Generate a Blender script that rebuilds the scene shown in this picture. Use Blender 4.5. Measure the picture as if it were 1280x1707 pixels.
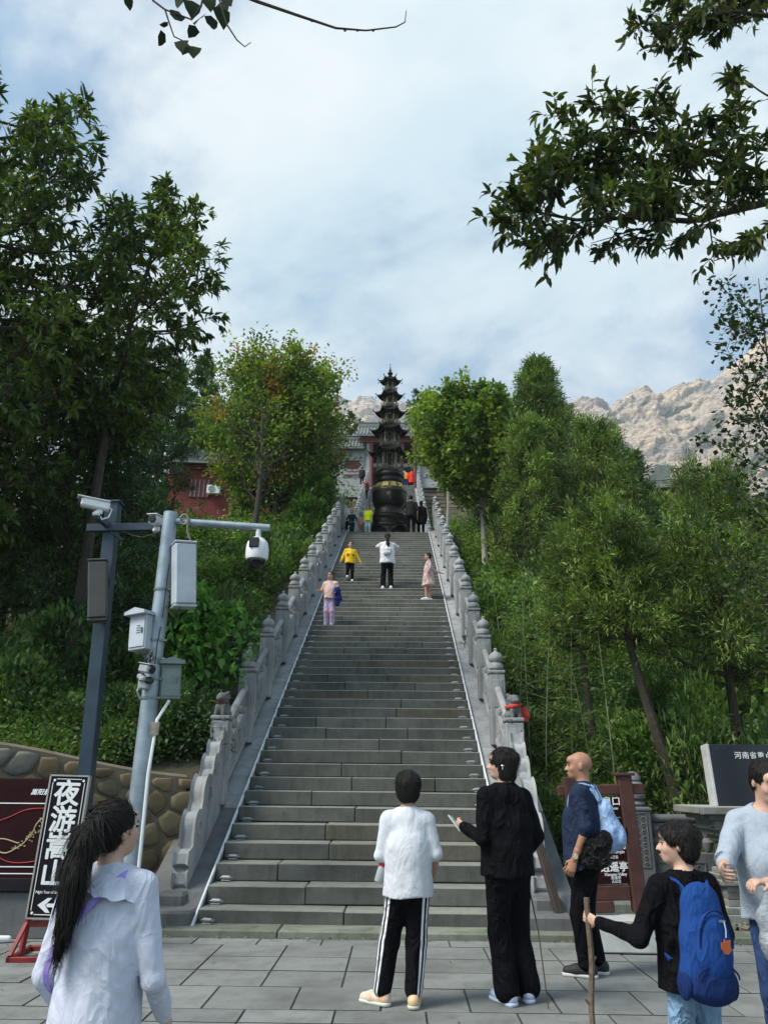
import bpy, math, random
import numpy as np
from mathutils import Vector, Matrix, Euler

for o in list(bpy.data.objects):
    bpy.data.objects.remove(o)
SC = bpy.context.scene
COL = SC.collection
R = math.radians
random.seed(7)
rng = np.random.default_rng(7)

# ------------------------------------------------------------------ camera
CAM_Z, PITCH, ROLL, F = 1.45, R(19.25), R(0.55), 1280.0
cam = bpy.data.cameras.new('camera')
cam.sensor_fit = 'HORIZONTAL'; cam.sensor_width = 36.0; cam.lens = 36.0
cam.clip_start = 0.05; cam.clip_end = 6000
CAMO = bpy.data.objects.new('camera', cam); COL.objects.link(CAMO)
CM = Matrix.Rotation(math.pi/2 + PITCH, 3, 'X') @ Matrix.Rotation(ROLL, 3, 'Z')
CAMO.matrix_world = Matrix.Translation((0, 0, CAM_Z)) @ CM.to_4x4()
SC.camera = CAMO

def at(px, py, Y):
    """the world point at depth Y seen at pixel (px, py) of the 1280 x 1707 photograph"""
    d = CM @ Vector(((px - 640) / F, (853.5 - py) / F, -1))
    return Vector((d.x, d.y, d.z)) * (Y / d.y) + Vector((0, 0, CAM_Z))

# ------------------------------------------------------------------ sky, sun, exposure
SUN_EL, SUN_AZ = R(48), R(-62)          # sun high to the left, slightly behind the camera
W = bpy.data.worlds.new('World'); SC.world = W; W.use_nodes = True
nt = W.node_tree; nt.nodes.clear()
def wn(t, **k):
    n = nt.nodes.new(t)
    for a, b in k.items(): setattr(n, a, b)
    return n
out = wn('ShaderNodeOutputWorld'); bg = wn('ShaderNodeBackground')
sky = wn('ShaderNodeTexSky', sky_type='NISHITA', sun_disc=False, sun_elevation=SUN_EL, sun_rotation=R(180+62), air_density=1.0, dust_density=0.6, ozone_density=2.0)
tc = wn('ShaderNodeTexCoord'); sep = wn('ShaderNodeSeparateXYZ')
nt.links.new(tc.outputs['Generated'], sep.inputs[0])
def wm(op, a, b=None, c=None):
    n = wn('ShaderNodeMath', operation=op)
    for i, v in enumerate((a, b, c)):
        if v is None: continue
        if isinstance(v, (int, float)): n.inputs[i].default_value = v
        else: nt.links.new(v, n.inputs[i])
    return n.outputs[0]
zz = wm('ADD', wm('MAXIMUM', sep.outputs[2], 0.0), 0.22)
cx, cy = wm('DIVIDE', sep.outputs[0], zz), wm('DIVIDE', sep.outputs[1], zz)
cmb = wn('ShaderNodeCombineXYZ'); nt.links.new(cx, cmb.inputs[0]); nt.links.new(cy, cmb.inputs[1]); cmb.inputs[2].default_value = 3.4
def wnoise(scale, det, rough, dist=0.0, off=(0, 0, 0)):
    m = wn('ShaderNodeMapping'); m.inputs['Location'].default_value = off
    nt.links.new(cmb.outputs[0], m.inputs[0])
    n = wn('ShaderNodeTexNoise'); n.inputs['Scale'].default_value = scale; n.inputs['Detail'].default_value = det
    n.inputs['Roughness'].default_value = rough; n.inputs['Distortion'].default_value = dist
    nt.links.new(m.outputs[0], n.inputs['Vector']); return n.outputs['Fac']
def wramp(v, a, b, lo=0.0, hi=1.0):
    n = wn('ShaderNodeMapRange', interpolation_type='SMOOTHSTEP')
    nt.links.new(v, n.inputs[0])
    for i, q in enumerate((a, b, lo, hi)): n.inputs[i+1].default_value = q
    return n.outputs[0]
big = wnoise(1.05, 9, 0.60, 0.9, (9.1, 3.0, 4.7))
mid = wnoise(3.4, 9, 0.66, 0.35, (4.0, 7.0, 2.0))
cover = wramp(wm('ADD', wm('MULTIPLY', big, 0.68), wm('MULTIPLY', mid, 0.32)), 0.40, 0.56, 0.12, 1.0)
shade = wramp(wnoise(1.9, 7, 0.55, 0.4, (8.1, 2.2, 5.0)), 0.34, 0.66, 0.0, 1.0)
cc = wn('ShaderNodeMix', data_type='RGBA'); nt.links.new(shade, cc.inputs[0])
cc.inputs[6].default_value = (4.25, 5.35, 5.95, 1); cc.inputs[7].default_value = (6.1, 6.4, 6.5, 1)
mx = wn('ShaderNodeMix', data_type='RGBA'); nt.links.new(cover, mx.inputs[0])
sk = wn('ShaderNodeMix', data_type='RGBA', blend_type='MULTIPLY'); sk.inputs[0].default_value = 1
nt.links.new(sky.outputs[0], sk.inputs[6]); sk.inputs[7].default_value = (.88, 1.28, 1.28, 1)
nt.links.new(sk.outputs[2], mx.inputs[6]); nt.links.new(cc.outputs[2], mx.inputs[7])
nt.links.new(mx.outputs[2], bg.inputs[0]); bg.inputs[1].default_value = 0.1
nt.links.new(bg.outputs[0], out.inputs[0])
sun = bpy.data.lights.new('sun', 'SUN'); sun.energy = 3.9; sun.angle = R(22); sun.color = (1, .95, .87)
so = bpy.data.objects.new('sun', sun); COL.objects.link(so)
sd = Vector((math.sin(SUN_AZ) * math.cos(SUN_EL), -abs(math.cos(SUN_AZ)) * math.cos(SUN_EL), math.sin(SUN_EL)))
so.rotation_euler = sd.to_track_quat('Z', 'Y').to_euler()
SC.view_settings.view_transform = 'Standard'; SC.view_settings.look = 'None'
SC.view_settings.exposure = 0.75; SC.view_settings.gamma = 1; SC.view_settings.use_curve_mapping = False
try:
    SC.cycles.max_bounces = 6; SC.cycles.diffuse_bounces = 3; SC.cycles.glossy_bounces = 2
    SC.cycles.transmission_bounces = 4; SC.cycles.transparent_max_bounces = 6; SC.cycles.volume_bounces = 0
    SC.cycles.use_denoising = True; SC.cycles.caustics_reflective = False; SC.cycles.caustics_refractive = False
except Exception: pass

# ------------------------------------------------------------------ numpy noise
_P = np.random.default_rng(11).random(4096)
def _h(i, j, k):
    return _P[(i * 73856093 ^ j * 19349663 ^ k * 83492791) & 4095]
def vnoise(p):
    p = np.asarray(p, float); i = np.floor(p).astype(np.int64); f = p - i; f = f*f*(3-2*f)
    r = 0
    for a in (0, 1):
        wa = f[..., 0] if a else 1 - f[..., 0]
        for b in (0, 1):
            wb = f[..., 1] if b else 1 - f[..., 1]
            for c in (0, 1):
                wc = f[..., 2] if c else 1 - f[..., 2]
                r = r + wa*wb*wc*_h(i[..., 0]+a, i[..., 1]+b, i[..., 2]+c)
    return r
def fbm(p, oct=4, lac=2.03, gain=.5, ridge=False):
    p = np.asarray(p, float); s = 0; a = 1; t = 0
    for o in range(oct):
        n = vnoise(p + o*17.3)
        if ridge: n = 1 - np.abs(2*n - 1)
        s = s + a*n; t += a; a *= gain; p = p*lac
    return s/t

# ------------------------------------------------------------------ materials
class NT:
    def __init__(s, name):
        s.m = bpy.data.materials.new(name); s.m.use_nodes = True; s.t = s.m.node_tree
        s.b = s.t.nodes['Principled BSDF']; s.out = s.t.nodes['Material Output']
    def n(s, t, **k):
        x = s.t.nodes.new(t)
        for a, b in k.items(): setattr(x, a, b)
        return x
    def l(s, a, b): s.t.links.new(a, b)
    def coord(s, kind='Object', scale=(1, 1, 1)):
        c = s.n('ShaderNodeTexCoord'); m = s.n('ShaderNodeMapping'); m.inputs['Scale'].default_value = scale
        s.l(c.outputs[kind], m.inputs[0]); return m.outputs[0]
    def noise(s, vec, scale, det=4, rough=.55, dist=0):
        x = s.n('ShaderNodeTexNoise'); x.inputs['Scale'].default_value = scale; x.inputs['Detail'].default_value = det
        x.inputs['Roughness'].default_value = rough; x.inputs['Distortion'].default_value = dist
        s.l(vec, x.inputs['Vector']); return x.outputs['Fac']
    def ramp(s, v, a, b, lo=0., hi=1.):
        x = s.n('ShaderNodeMapRange'); s.l(v, x.inputs[0])
        for i, q in enumerate((a, b, lo, hi)): x.inputs[i+1].default_value = q
        return x.outputs[0]
    def math(s, op, a, b=None):
        x = s.n('ShaderNodeMath', operation=op)
        for i, v in enumerate((a, b)):
            if v is None: continue
            if isinstance(v, (int, float)): x.inputs[i].default_value = v
            else: s.l(v, x.inputs[i])
        return x.outputs[0]
    def mix(s, f, a, b, mode='MIX'):
        x = s.n('ShaderNodeMix', data_type='RGBA', blend_type=mode)
        for i, v in ((0, f), (6, a), (7, b)):
            if isinstance(v, (int, float)): x.inputs[i].default_value = v
            elif isinstance(v, tuple): x.inputs[i].default_value = (*v[:3], 1)
            else: s.l(v, x.inputs[i])
        return x.outputs[2]
    def rand(s): return s.n('ShaderNodeObjectInfo').outputs['Random']
    def attr(s, name): return s.n('ShaderNodeAttribute', attribute_name=name).outputs['Fac']
    def bump(s, v, strength=.3, dist=.01):
        x = s.n('ShaderNodeBump'); x.inputs['Strength'].default_value = strength; x.inputs['Distance'].default_value = dist
        s.l(v, x.inputs['Height']); s.l(x.outputs[0], s.b.inputs['Normal'])
    def col(s, c):
        if isinstance(c, tuple): s.b.inputs['Base Color'].default_value = (*c[:3], 1)
        else: s.l(c, s.b.inputs['Base Color'])
    def set(s, rough=.6, metal=0., spec=None):
        s.b.inputs['Roughness'].default_value = rough; s.b.inputs['Metallic'].default_value = metal
        if spec is not None: s.b.inputs['Specular IOR Level'].default_value = spec
        return s.m
MATS = {}
def simple(name, c, rough=.6, metal=0., var=.12, scale=6., bump=.0, bs=60., spec=None, c2=None):
    """plain surface with blotchy wear: colour c varied towards c2 by noise"""
    if name in MATS: return MATS[name]
    t = NT(name); v = t.coord('Object')
    c2 = c2 or tuple(x*(1-2.2*var) for x in c)
    f = t.ramp(t.noise(v, scale, 6, .6), .35, .68)
    t.col(t.mix(f, c, c2))
    if bump: t.bump(t.noise(v, bs, 5, .6), bump, .01)
    MATS[name] = t.set(rough, metal, spec); return MATS[name]
def stone(name, c, c2, c3, streak=False, bump=.5, rough=.85, sc=1., spread=.35, top_tint=None, stain=0.):
    """weathered stone: two scales of mottling, darker stains, per-piece tone"""
    t = NT(name); v = t.coord('Object')
    a = t.mix(t.ramp(t.noise(v, 3.1*sc, 7, .65), .3, .7), c, c2)
    vs = t.coord('Object', (1, 1, .12)) if streak else v
    a = t.mix(t.ramp(t.noise(vs, 5.*sc, 6, .7), .52, .72), a, c3)
    a = t.mix(t.ramp(t.noise(v, 95*sc, 3, .7), .35, .75, 0, .38), a, c2)
    r = t.rand(); k = t.ramp(r, 0, 1, 1-spread, 1+spread*.6)
    cc = t.n('ShaderNodeCombineXYZ'); [t.l(k, cc.inputs[i]) for i in range(3)]
    a = t.mix(1., a, cc.outputs[0], 'MULTIPLY')
    if stain:     # damp patches and grime that run across several pieces
        gp_ = t.n('ShaderNodeNewGeometry').outputs['Position']
        m4 = t.math('MULTIPLY', t.ramp(t.noise(gp_, 1.1, 6, .65), .48, .66, 0, 1), stain); a = t.mix(m4, a, tuple(x*.45 for x in c2))
        m5 = t.math('MULTIPLY', t.ramp(t.noise(gp_, 5.5, 4, .7), .60, .68, 0, 1), stain*.8); a = t.mix(m5, a, tuple(x*.55 for x in c2))
    if top_tint:      # patchy paler colour on every upward face
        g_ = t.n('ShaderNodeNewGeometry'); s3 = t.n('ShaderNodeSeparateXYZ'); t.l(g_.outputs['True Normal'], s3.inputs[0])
        m3 = t.math('MULTIPLY', t.ramp(s3.outputs[2], .35, .8), t.ramp(t.noise(v, 7, 5, .7), .25, .6, .45, .95)); a = t.mix(m3, a, top_tint)
    t.col(a)
    h = t.math('ADD', t.noise(v, 26*sc, 6, .7), t.math('MULTIPLY', t.noise(v, 120*sc, 3, .6), .4))
    t.bump(h, bump, .012)
    MATS[name] = t.set(rough, 0, .3); return MATS[name]
def leafmat(name, c, c2, c3=None, trans=.35, rough=.55, f3=(.8, .95)):
    """leaves: colours by the per-leaf attribute tone and per-clump attribute clump"""
    t = NT(name)
    a = t.mix(t.ramp(t.attr('clump'), .15, .85), c, c2)
    k = t.ramp(t.attr('tone'), 0, 1, .62, 1.35)
    cc = t.n('ShaderNodeCombineXYZ'); [t.l(k, cc.inputs[i]) for i in range(3)]
    a = t.mix(1., a, cc.outputs[0], 'MULTIPLY')
    if c3: a = t.mix(t.ramp(t.attr('odd'), f3[0], f3[1]), a, c3)
    t.col(a); t.b.inputs['Roughness'].default_value = rough; t.b.inputs['Specular IOR Level'].default_value = .35
    tr = t.n('ShaderNodeBsdfTranslucent'); t.l(t.mix(1., a, (1.25, 1.3, .55), 'MULTIPLY'), tr.inputs[0])
    ms = t.n('ShaderNodeMixShader'); ms.inputs[0].default_value = trans
    t.l(t.b.outputs[0], ms.inputs[1]); t.l(tr.outputs[0], ms.inputs[2]); t.l(ms.outputs[0], t.out.inputs[0])
    MATS[name] = t.m; return t.m

# ------------------------------------------------------------------ objects
def link(o): COL.objects.link(o); return o
def tag(o, label=None, cat=None, group=None, kind=None):
    if label: o['label'] = label
    if cat: o['category'] = cat
    if group: o['group'] = group
    if kind: o['kind'] = kind
    return o
def thing(name, label, cat, loc=(0, 0, 0), rz=0, group=None, rot=None):
    o = bpy.data.objects.new(name, None); o.empty_display_size = .1
    link(o); o.location = loc; o.rotation_euler = rot or (0, 0, rz)
    return tag(o, label, cat, group)
def kids(o): return [c for c in bpy.data.objects if c.parent == o]
def copytree(o, ch=None, parent=None):
    c = o.copy(); link(c)
    if parent: c.parent = parent
    for k in o.children: copytree(k, parent=c)
    return c
def rawmesh(name, V, Fc, mats=(), mi=None, smooth=False, attrs=None, tris=None):
    me = bpy.data.meshes.new(name)
    if isinstance(Fc, np.ndarray):
        V = np.asarray(V, np.float32); nf, k = Fc.shape
        me.vertices.add(len(V)); me.vertices.foreach_set('co', V.ravel())
        me.loops.add(nf*k); me.loops.foreach_set('vertex_index', Fc.astype(np.int32).ravel())
        me.polygons.add(nf); me.polygons.foreach_set('loop_start', np.arange(0, nf*k, k, dtype=np.int32))
        me.update(calc_edges=True)
    else:
        me.from_pydata([tuple(v) for v in V], [], [tuple(f) for f in Fc])
    for m in (mats if isinstance(mats, (list, tuple)) else [mats]): me.materials.append(m)
    if mi is not None: me.polygons.foreach_set('material_index', np.asarray(mi, np.int32))
    if smooth: me.polygons.foreach_set('use_smooth', np.ones(len(me.polygons), bool))
    for a, (dom, val) in (attrs or {}).items():
        at_ = me.attributes.new(a, 'FLOAT', dom); at_.data.foreach_set('value', np.asarray(val, np.float32))
    me.update(); return me
def obj(name, me, parent=None, loc=(0, 0, 0), rot=(0, 0, 0), scale=(1, 1, 1)):
    o = bpy.data.objects.new(name, me); link(o); o.parent = parent
    o.location = loc; o.rotation_euler = rot; o.scale = scale; return o

class MB:
    def __init__(s): s.v = []; s.f = []; s.m = []
    def add(s, V, Fc, mi=0):
        b = len(s.v); s.v += [tuple(v) for v in V]; s.f += [tuple(b+i for i in f) for f in Fc]; s.m += [mi]*len(Fc); return s
    def box(s, c, d, rot=None, mi=0, bev=0., shear=None):
        """box at centre c, size d; bev chamfers all edges; shear=(a): z += a*y"""
        hx, hy, hz = d[0]/2, d[1]/2, d[2]/2; b = min(bev, hx*.9, hy*.9, hz*.9)
        V = []; Fc = []
        if b <= 0:
            V = [(x*hx, y*hy, z*hz) for z in (-1, 1) for y in (-1, 1) for x in (-1, 1)]
            Fc = [(0, 2, 3, 1), (4, 5, 7, 6), (0, 1, 5, 4), (2, 6, 7, 3), (0, 4, 6, 2), (1, 3, 7, 5)]
        else:
            idx = {}
            for sx in (-1, 1):
                for sy in (-1, 1):
                    for sz in (-1, 1):
                        for ax in range(3):
                            p = [sx*hx, sy*hy, sz*hz]
                            for q in range(3):
                                if q != ax: p[q] -= (sx, sy, sz)[q]*b
                            idx[sx, sy, sz, ax] = len(V); V.append(tuple(p))
            S = (-1, 1)
            for ax in range(3):
                o1, o2 = (ax+1) % 3, (ax+2) % 3
                for sg in S:
                    q = []
                    for (a, c2) in ((-1, -1), (1, -1), (1, 1), (-1, 1)):
                        t = [0, 0, 0]; t[ax] = sg; t[o1] = a; t[o2] = c2; q.append(idx[(*t, ax)])
                    Fc.append(tuple(q if sg > 0 else q[::-1]))
                    # edges along ax: between faces o1 and o2
                for a in S:
                    for c2 in S:
                        t0 = [0, 0, 0]; t0[ax] = -1; t0[o1] = a; t0[o2] = c2; t1 = list(t0); t1[ax] = 1
                        q = [idx[(*t0, o1)], idx[(*t1, o1)], idx[(*t1, o2)], idx[(*t0, o2)]]
                        Fc.append(tuple(q if a*c2 < 0 else q[::-1]))
            for sx in S:
                for sy in S:
                    for sz in S:
                        q = [idx[sx, sy, sz, i] for i in range(3)]
                        Fc.append(tuple(q if sx*sy*sz > 0 else q[::-1]))
        M = rot.to_matrix() if isinstance(rot, Euler) else (Euler(rot).to_matrix() if rot else Matrix.Identity(3))
        V2 = []
        for v in V:
            w = Vector(v)
            if shear: w.z += shear*w.y
            V2.append(M @ w + Vector(c))
        return s.add(V2, Fc, mi)
    def bar(s, a, b, w, h=None, mi=0, up=(0, 0, 1), bev=0.):
        a, b = Vector(a), Vector(b); d = b-a; L = d.length; y = d.normalized(); x = y.cross(Vector(up))
        if x.length < 1e-4: x = y.cross(Vector((1, 0, 0)))
        x.normalize(); z = x.cross(y)
        n = MB(); n.box((0, 0, 0), (w, L, h or w), bev=bev)
        M = Matrix((x, y, z)).transposed(); c = (a+b)/2
        return s.add([M @ Vector(v)+c for v in n.v], n.f, mi)
    def tube(s, pts, rad, seg=8, mi=0, cap=True, flat=None):
        pts = [Vector(p) for p in pts]; n = len(pts)
        if not hasattr(rad, '__len__'): rad = [rad]*n
        V = []; prev = None
        for i, p in enumerate(pts):
            d = (pts[min(i+1, n-1)]-pts[max(i-1, 0)]).normalized()
            if prev is None:
                u = d.cross(Vector((0, 0, 1)))
                if u.length < .05: u = d.cross(Vector((1, 0, 0)))
            else:
                u = prev - d*prev.dot(d)
            u.normalize(); prev = u; w = d.cross(u)
            for k in range(seg):
                t = 2*math.pi*k/seg
                V.append(p + u*(rad[i]*math.cos(t)) + w*(rad[i]*math.sin(t)*(flat or 1)))
        Fc = [(i*seg+k, i*seg+(k+1) % seg, (i+1)*seg+(k+1) % seg, (i+1)*seg+k) for i in range(n-1) for k in range(seg)]
        if cap: Fc += [tuple(range(seg))[::-1], tuple(range((n-1)*seg, n*seg))]
        return s.add(V, Fc, mi)
    def lathe(s, prof, seg=16, c=(0, 0, 0), mi=0, sq=None, rot0=0., sy=1.):
        """prof: list of (r, z); seg sides"""
        V = []; Fc = []; n = len(prof)
        for r, z in prof:
            for k in range(seg):
                t = 2*math.pi*(k+.5)/seg + rot0
                V.append((c[0]+r*math.cos(t), c[1]+r*sy*math.sin(t), c[2]+z))
        for i in range(n-1):
            for k in range(seg): Fc.append((i*seg+k, i*seg+(k+1) % seg, (i+1)*seg+(k+1) % seg, (i+1)*seg+k))
        if prof[0][0] > 1e-4: Fc.append(tuple(range(seg))[::-1])
        if prof[-1][0] > 1e-4: Fc.append(tuple(range((n-1)*seg, n*seg)))
        return s.add(V, Fc, mi)
    def prism(s, poly, t, M=None, mi=0, bev=0.):
        """poly in the local x-z plane (counter-clockwise seen from -y), thickness t along y, centred"""
        n = len(poly); h = t/2; V = []; Fc = []
        if bev > 0:
            cen = (sum(p[0] for p in poly)/n, sum(p[1] for p in poly)/n)
            ins = []
            for i in range(n):
                a, b, c = poly[i-1], poly[i], poly[(i+1) % n]
                e1 = Vector((b[0]-a[0], b[1]-a[1])).normalized(); e2 = Vector((c[0]-b[0], c[1]-b[1])).normalized()
                nn = Vector((-(e1.y+e2.y), e1.x+e2.x))
                if nn.length < 1e-5: nn = Vector((-e1.y, e1.x))
                nn.normalize(); ins.append((b[0]+nn.x*bev, b[1]+nn.y*bev))
            rings = [(ins, -h), (poly, -h+bev), (poly, h-bev), (ins, h)]
        else: rings = [(poly, -h), (poly, h)]
        for P_, y in rings: V += [(p[0], y, p[1]) for p in P_]
        for r in range(len(rings)-1):
            for i in range(n):
                j = (i+1) % n; Fc.append((r*n+i, (r+1)*n+i, (r+1)*n+j, r*n+j))
        Fc.append(tuple(range(n))); Fc.append(tuple(range((len(rings)-1)*n, len(rings)*n))[::-1])
        if M is not None: V = [M @ Vector(v) for v in V]
        return s.add(V, Fc, mi)
    def mesh(s, name, mats, smooth=False):
        me = rawmesh(name, s.v, s.f, mats, s.m)
        if smooth:
            me.polygons.foreach_set('use_smooth', np.ones(len(me.polygons), bool))
            try: me.set_sharp_from_angle(angle=R(38))
            except Exception: pass
        return me
    def build(s, name, mats, parent=None, smooth=False, loc=(0, 0, 0), rot=(0, 0, 0)):
        return obj(name, s.mesh(name, mats, smooth), parent, loc, rot)

def text(body, size, mats, parent, M, name='lettering', bold=0., ext=.002, align='CENTER', spacing=1., shear=0.):
    bold_, bold = bold, 0.
    cu = bpy.data.curves.new(name, 'FONT'); cu.body = body; cu.size = size; cu.extrude = ext
    cu.align_x = align; cu.align_y = 'CENTER'; cu.offset = bold; cu.space_character = spacing; cu.resolution_u = 3; cu.shear = shear
    t = bpy.data.objects.new(name, cu); link(t)
    dg = bpy.context.evaluated_depsgraph_get(); dg.update()
    me = bpy.data.meshes.new_from_object(t.evaluated_get(dg)); bpy.data.objects.remove(t)
    if bold_:
        n = len(me.vertices); co = np.zeros(n*3, np.float32); me.vertices.foreach_get('co', co); co = co.reshape(-1, 3)
        F_ = [tuple(p.vertices) for p in me.polygons]; V_ = []; Fc_ = []
        for k, (dx, dy) in enumerate(((1, 0), (-1, 0), (0, 1), (0, -1), (.7, .7), (-.7, -.7), (.7, -.7), (-.7, .7), (0, 0))):
            V_.append(co+np.array([dx*bold_, dy*bold_, k*.00012])); Fc_ += [tuple(v+k*n for v in f) for f in F_]
        me = bpy.data.meshes.new(name); me.from_pydata(np.concatenate(V_).tolist(), [], Fc_)
    me.name = name; me.materials.clear(); me.materials.append(mats)
    o = obj(name, me, parent); o.matrix_local = M; return o
def facing(loc, rz=0., tilt=0.):
    """local matrix that stands text upright, readable from -Y"""
    return Matrix.Translation(loc) @ Matrix.Rotation(rz, 4, 'Z') @ Matrix.Rotation(math.pi/2+tilt, 4, 'X')

# frame of the stairway: origin at the foot of its first step, y up the stairs
S_O = Vector((-0.235, 8.73, 0)); S_A = -R(1.1)
S_M = Matrix.Translation(S_O) @ Matrix.Rotation(S_A, 4, 'Z')
def S(x, y, z=0): return S_M @ Vector((x, y, z))
RISE, RUN, NST = .186, .358, 58
SLOPE = RISE/RUN
LZ, LY = RISE*NST, RUN*NST          # landing height and its front edge in the stair frame
Y2, SL2 = 25.4, .56                 # second flight
TY, TZ = Y2+22.0, RISE*NST+22.0*.56 # temple terrace

# ------------------------------------------------------------------ colours
M_STEP = stone('step_stone', (.15, .152, .138), (.095, .10, .09), (.05, .055, .045), streak=True, spread=.15, top_tint=(.27, .27, .235), stain=.6)
M_STEP2 = stone('step_stone_brown', (.165, .155, .12), (.105, .10, .08), (.055, .055, .045), streak=True, spread=.15, top_tint=(.27, .265, .225), stain=.5)
M_GREY = stone('grey_carved_stone', (.40, .41, .415), (.28, .29, .295), (.15, .16, .16), streak=True, spread=.12, stain=.4)
M_GREYD = stone('dark_grey_stone', (.17, .175, .18), (.11, .115, .12), (.07, .072, .075), streak=True, spread=.12)
M_PAVE = stone('paving_stone', (.235, .245, .235), (.19, .20, .19), (.15, .155, .145), bump=.3, sc=1.3, spread=.16, stain=.55)
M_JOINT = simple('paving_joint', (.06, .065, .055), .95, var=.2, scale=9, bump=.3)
M_KERB = stone('kerb_stone', (.23, .24, .20), (.15, .17, .13), (.08, .09, .06), spread=.15)
M_SOIL = simple('soil', (.07, .055, .035), .95, var=.2, scale=2.5, bump=.6, bs=20, c2=(.035, .05, .02))
M_MORTAR = stone('mortar', (.20, .175, .13), (.14, .12, .085), (.09, .085, .06), spread=0)
M_COB = [stone('cobble_brown', (.20, .145, .08), (.13, .10, .06), (.08, .065, .045), spread=.3),
         stone('cobble_olive', (.19, .165, .10), (.13, .12, .075), (.08, .075, .05), spread=.3),
         stone('cobble_grey', (.22, .21, .18), (.15, .145, .125), (.09, .09, .075), spread=.3)]
M_BRONZE = simple('blackened_bronze', (.014, .014, .013), .45, .6, .3, 9., .3, 30, c2=(.028, .025, .018))
M_BRONZE2 = simple('worn_bronze', (.24, .21, .14), .45, .6, .3, 12., .3, 30, c2=(.03, .027, .018))
M_BRZGOLD = simple('gold_letters', (.55, .42, .12), .4, .4, .1)
M_TILE = stone('roof_tile', (.20, .21, .21), (.14, .15, .15), (.08, .085, .08), spread=.2)
M_RED = simple('red_wall_plaster', (.20, .035, .03), .85, 0, .18, 3., .2, 30)
M_REDW = simple('red_painted_wood', (.17, .03, .03), .6, 0, .15)
M_WHITE = simple('white_paint', (.78, .80, .82), .45, 0, .05)
M_BARK = simple('bark', (.06, .048, .036), .95, 0, .25, 10., .8, 24, c2=(.03, .026, .02))
M_BARKP = simple('pale_bark', (.36, .34, .28), .9, 0, .2, 8., .4, 24, c2=(.22, .22, .17))
# ================================================================== signed distance modelling
def sd_eval(P, prims, k):
    D = None
    for p in prims:
        kk = k; neg = False
        if p[0] == 'e' or p[0] == '-e':
            c = np.array(p[1], np.float32); r = np.array(p[2], np.float32); q = P-c
            if len(p) > 3 and p[3] is not None:
                q = q @ np.array(p[3], np.float32)     # columns are the ellipsoid's axes
            k0 = np.sqrt(((q/r)**2).sum(-1)); k1 = np.sqrt(((q/(r*r))**2).sum(-1))+1e-9
            d = np.where(k0 < 1e-4, -r.min(), k0*(k0-1)/k1)
            if p[0] == '-e': neg = True
            if len(p) > 4: kk = p[4]
        elif p[0] == 'c':      # round cone, optional flattening (axis scale about the segment)
            a = np.array(p[1], np.float32); b = np.array(p[2], np.float32); ra, rb = p[3], p[4]
            fl = p[5] if len(p) > 5 else None      # (dir, factor): squash distance along dir
            ab = b-a; q = P-a; t = np.clip((q@ab)/max(float(ab@ab), 1e-9), 0, 1)
            w = q - t[..., None]*ab
            if fl is not None:
                dv = np.array(fl[0], np.float32); dv = dv/np.linalg.norm(dv); w = w + (w@dv)[..., None]*dv*(1/fl[1]-1)
            d = np.sqrt((w**2).sum(-1)) - (ra+(rb-ra)*t)
            if len(p) > 6 and p[6] is not None: kk = p[6]
        elif p[0] == '-h':     # cut away everything on the side n.(P-c) > 0
            c = np.array(p[1], np.float32); n = np.array(p[2], np.float32); n = n/np.linalg.norm(n)
            d = (P-c)@n; D = np.maximum(D, d); continue
        if D is None: D = d
        elif neg:
            h = np.clip(.5-.5*(D+d)/kk, 0, 1); D = D*(1-h) + (-d)*h + kk*h*(1-h)
        else:
            h = np.clip(.5+.5*(d-D)/kk, 0, 1); D = d*(1-h) + D*h - kk*h*(1-h)
    return D
def surfnet(Fv, org, h):
    s = Fv < 0; nx, ny, nz = Fv.shape
    acc = np.zeros((nx-1, ny-1, nz-1, 3), np.float32); cnt = np.zeros((nx-1, ny-1, nz-1), np.float32)
    for ax in range(3):
        o1, o2 = [(1, 2), (0, 2), (0, 1)][ax]
        sl0 = [slice(None)]*3; sl1 = [slice(None)]*3; sl0[ax] = slice(0, -1); sl1[ax] = slice(1, None)
        a, b = Fv[tuple(sl0)], Fv[tuple(sl1)]; m = (a < 0) != (b < 0)
        t = np.where(m, a/np.where(m, a-b, 1), 0)
        for i in (0, 1):
            for j in (0, 1):
                ss = [slice(None)]*3
                ss[o1] = slice(i, Fv.shape[o1]-1+i); ss[o2] = slice(j, Fv.shape[o2]-1+j)
                mm = m[tuple(ss)]; tt = t[tuple(ss)]
                acc[..., ax] += mm*tt; acc[..., o1] += mm*i; acc[..., o2] += mm*j; cnt += mm
    act = cnt > 0; idx = -np.ones(act.shape, np.int64); idx[act] = np.arange(act.sum())
    ijk = np.argwhere(act); V = (ijk + acc[act]/cnt[act][:, None])*h + org
    Q = []
    for ax in range(3):
        o1, o2 = [(1, 2), (2, 0), (0, 1)][ax]
        sl0 = [slice(None)]*3; sl1 = [slice(None)]*3; sl0[ax] = slice(0, -1); sl1[ax] = slice(1, None)
        a, b = s[tuple(sl0)], s[tuple(sl1)]
        e = np.argwhere(a != b)
        e = e[(e[:, o1] > 0) & (e[:, o2] > 0) & (e[:, o1] < Fv.shape[o1]-1) & (e[:, o2] < Fv.shape[o2]-1)]
        ins = a[e[:, 0], e[:, 1], e[:, 2]]
        def g(d1, d2):
            c = e.copy(); c[:, o1] -= d1; c[:, o2] -= d2; return idx[c[:, 0], c[:, 1], c[:, 2]]
        q = np.stack([g(1, 1), g(0, 1), g(0, 0), g(1, 0)], 1)
        q[~ins] = q[~ins][:, ::-1]; Q.append(q)
    return V, np.concatenate(Q)
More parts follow.
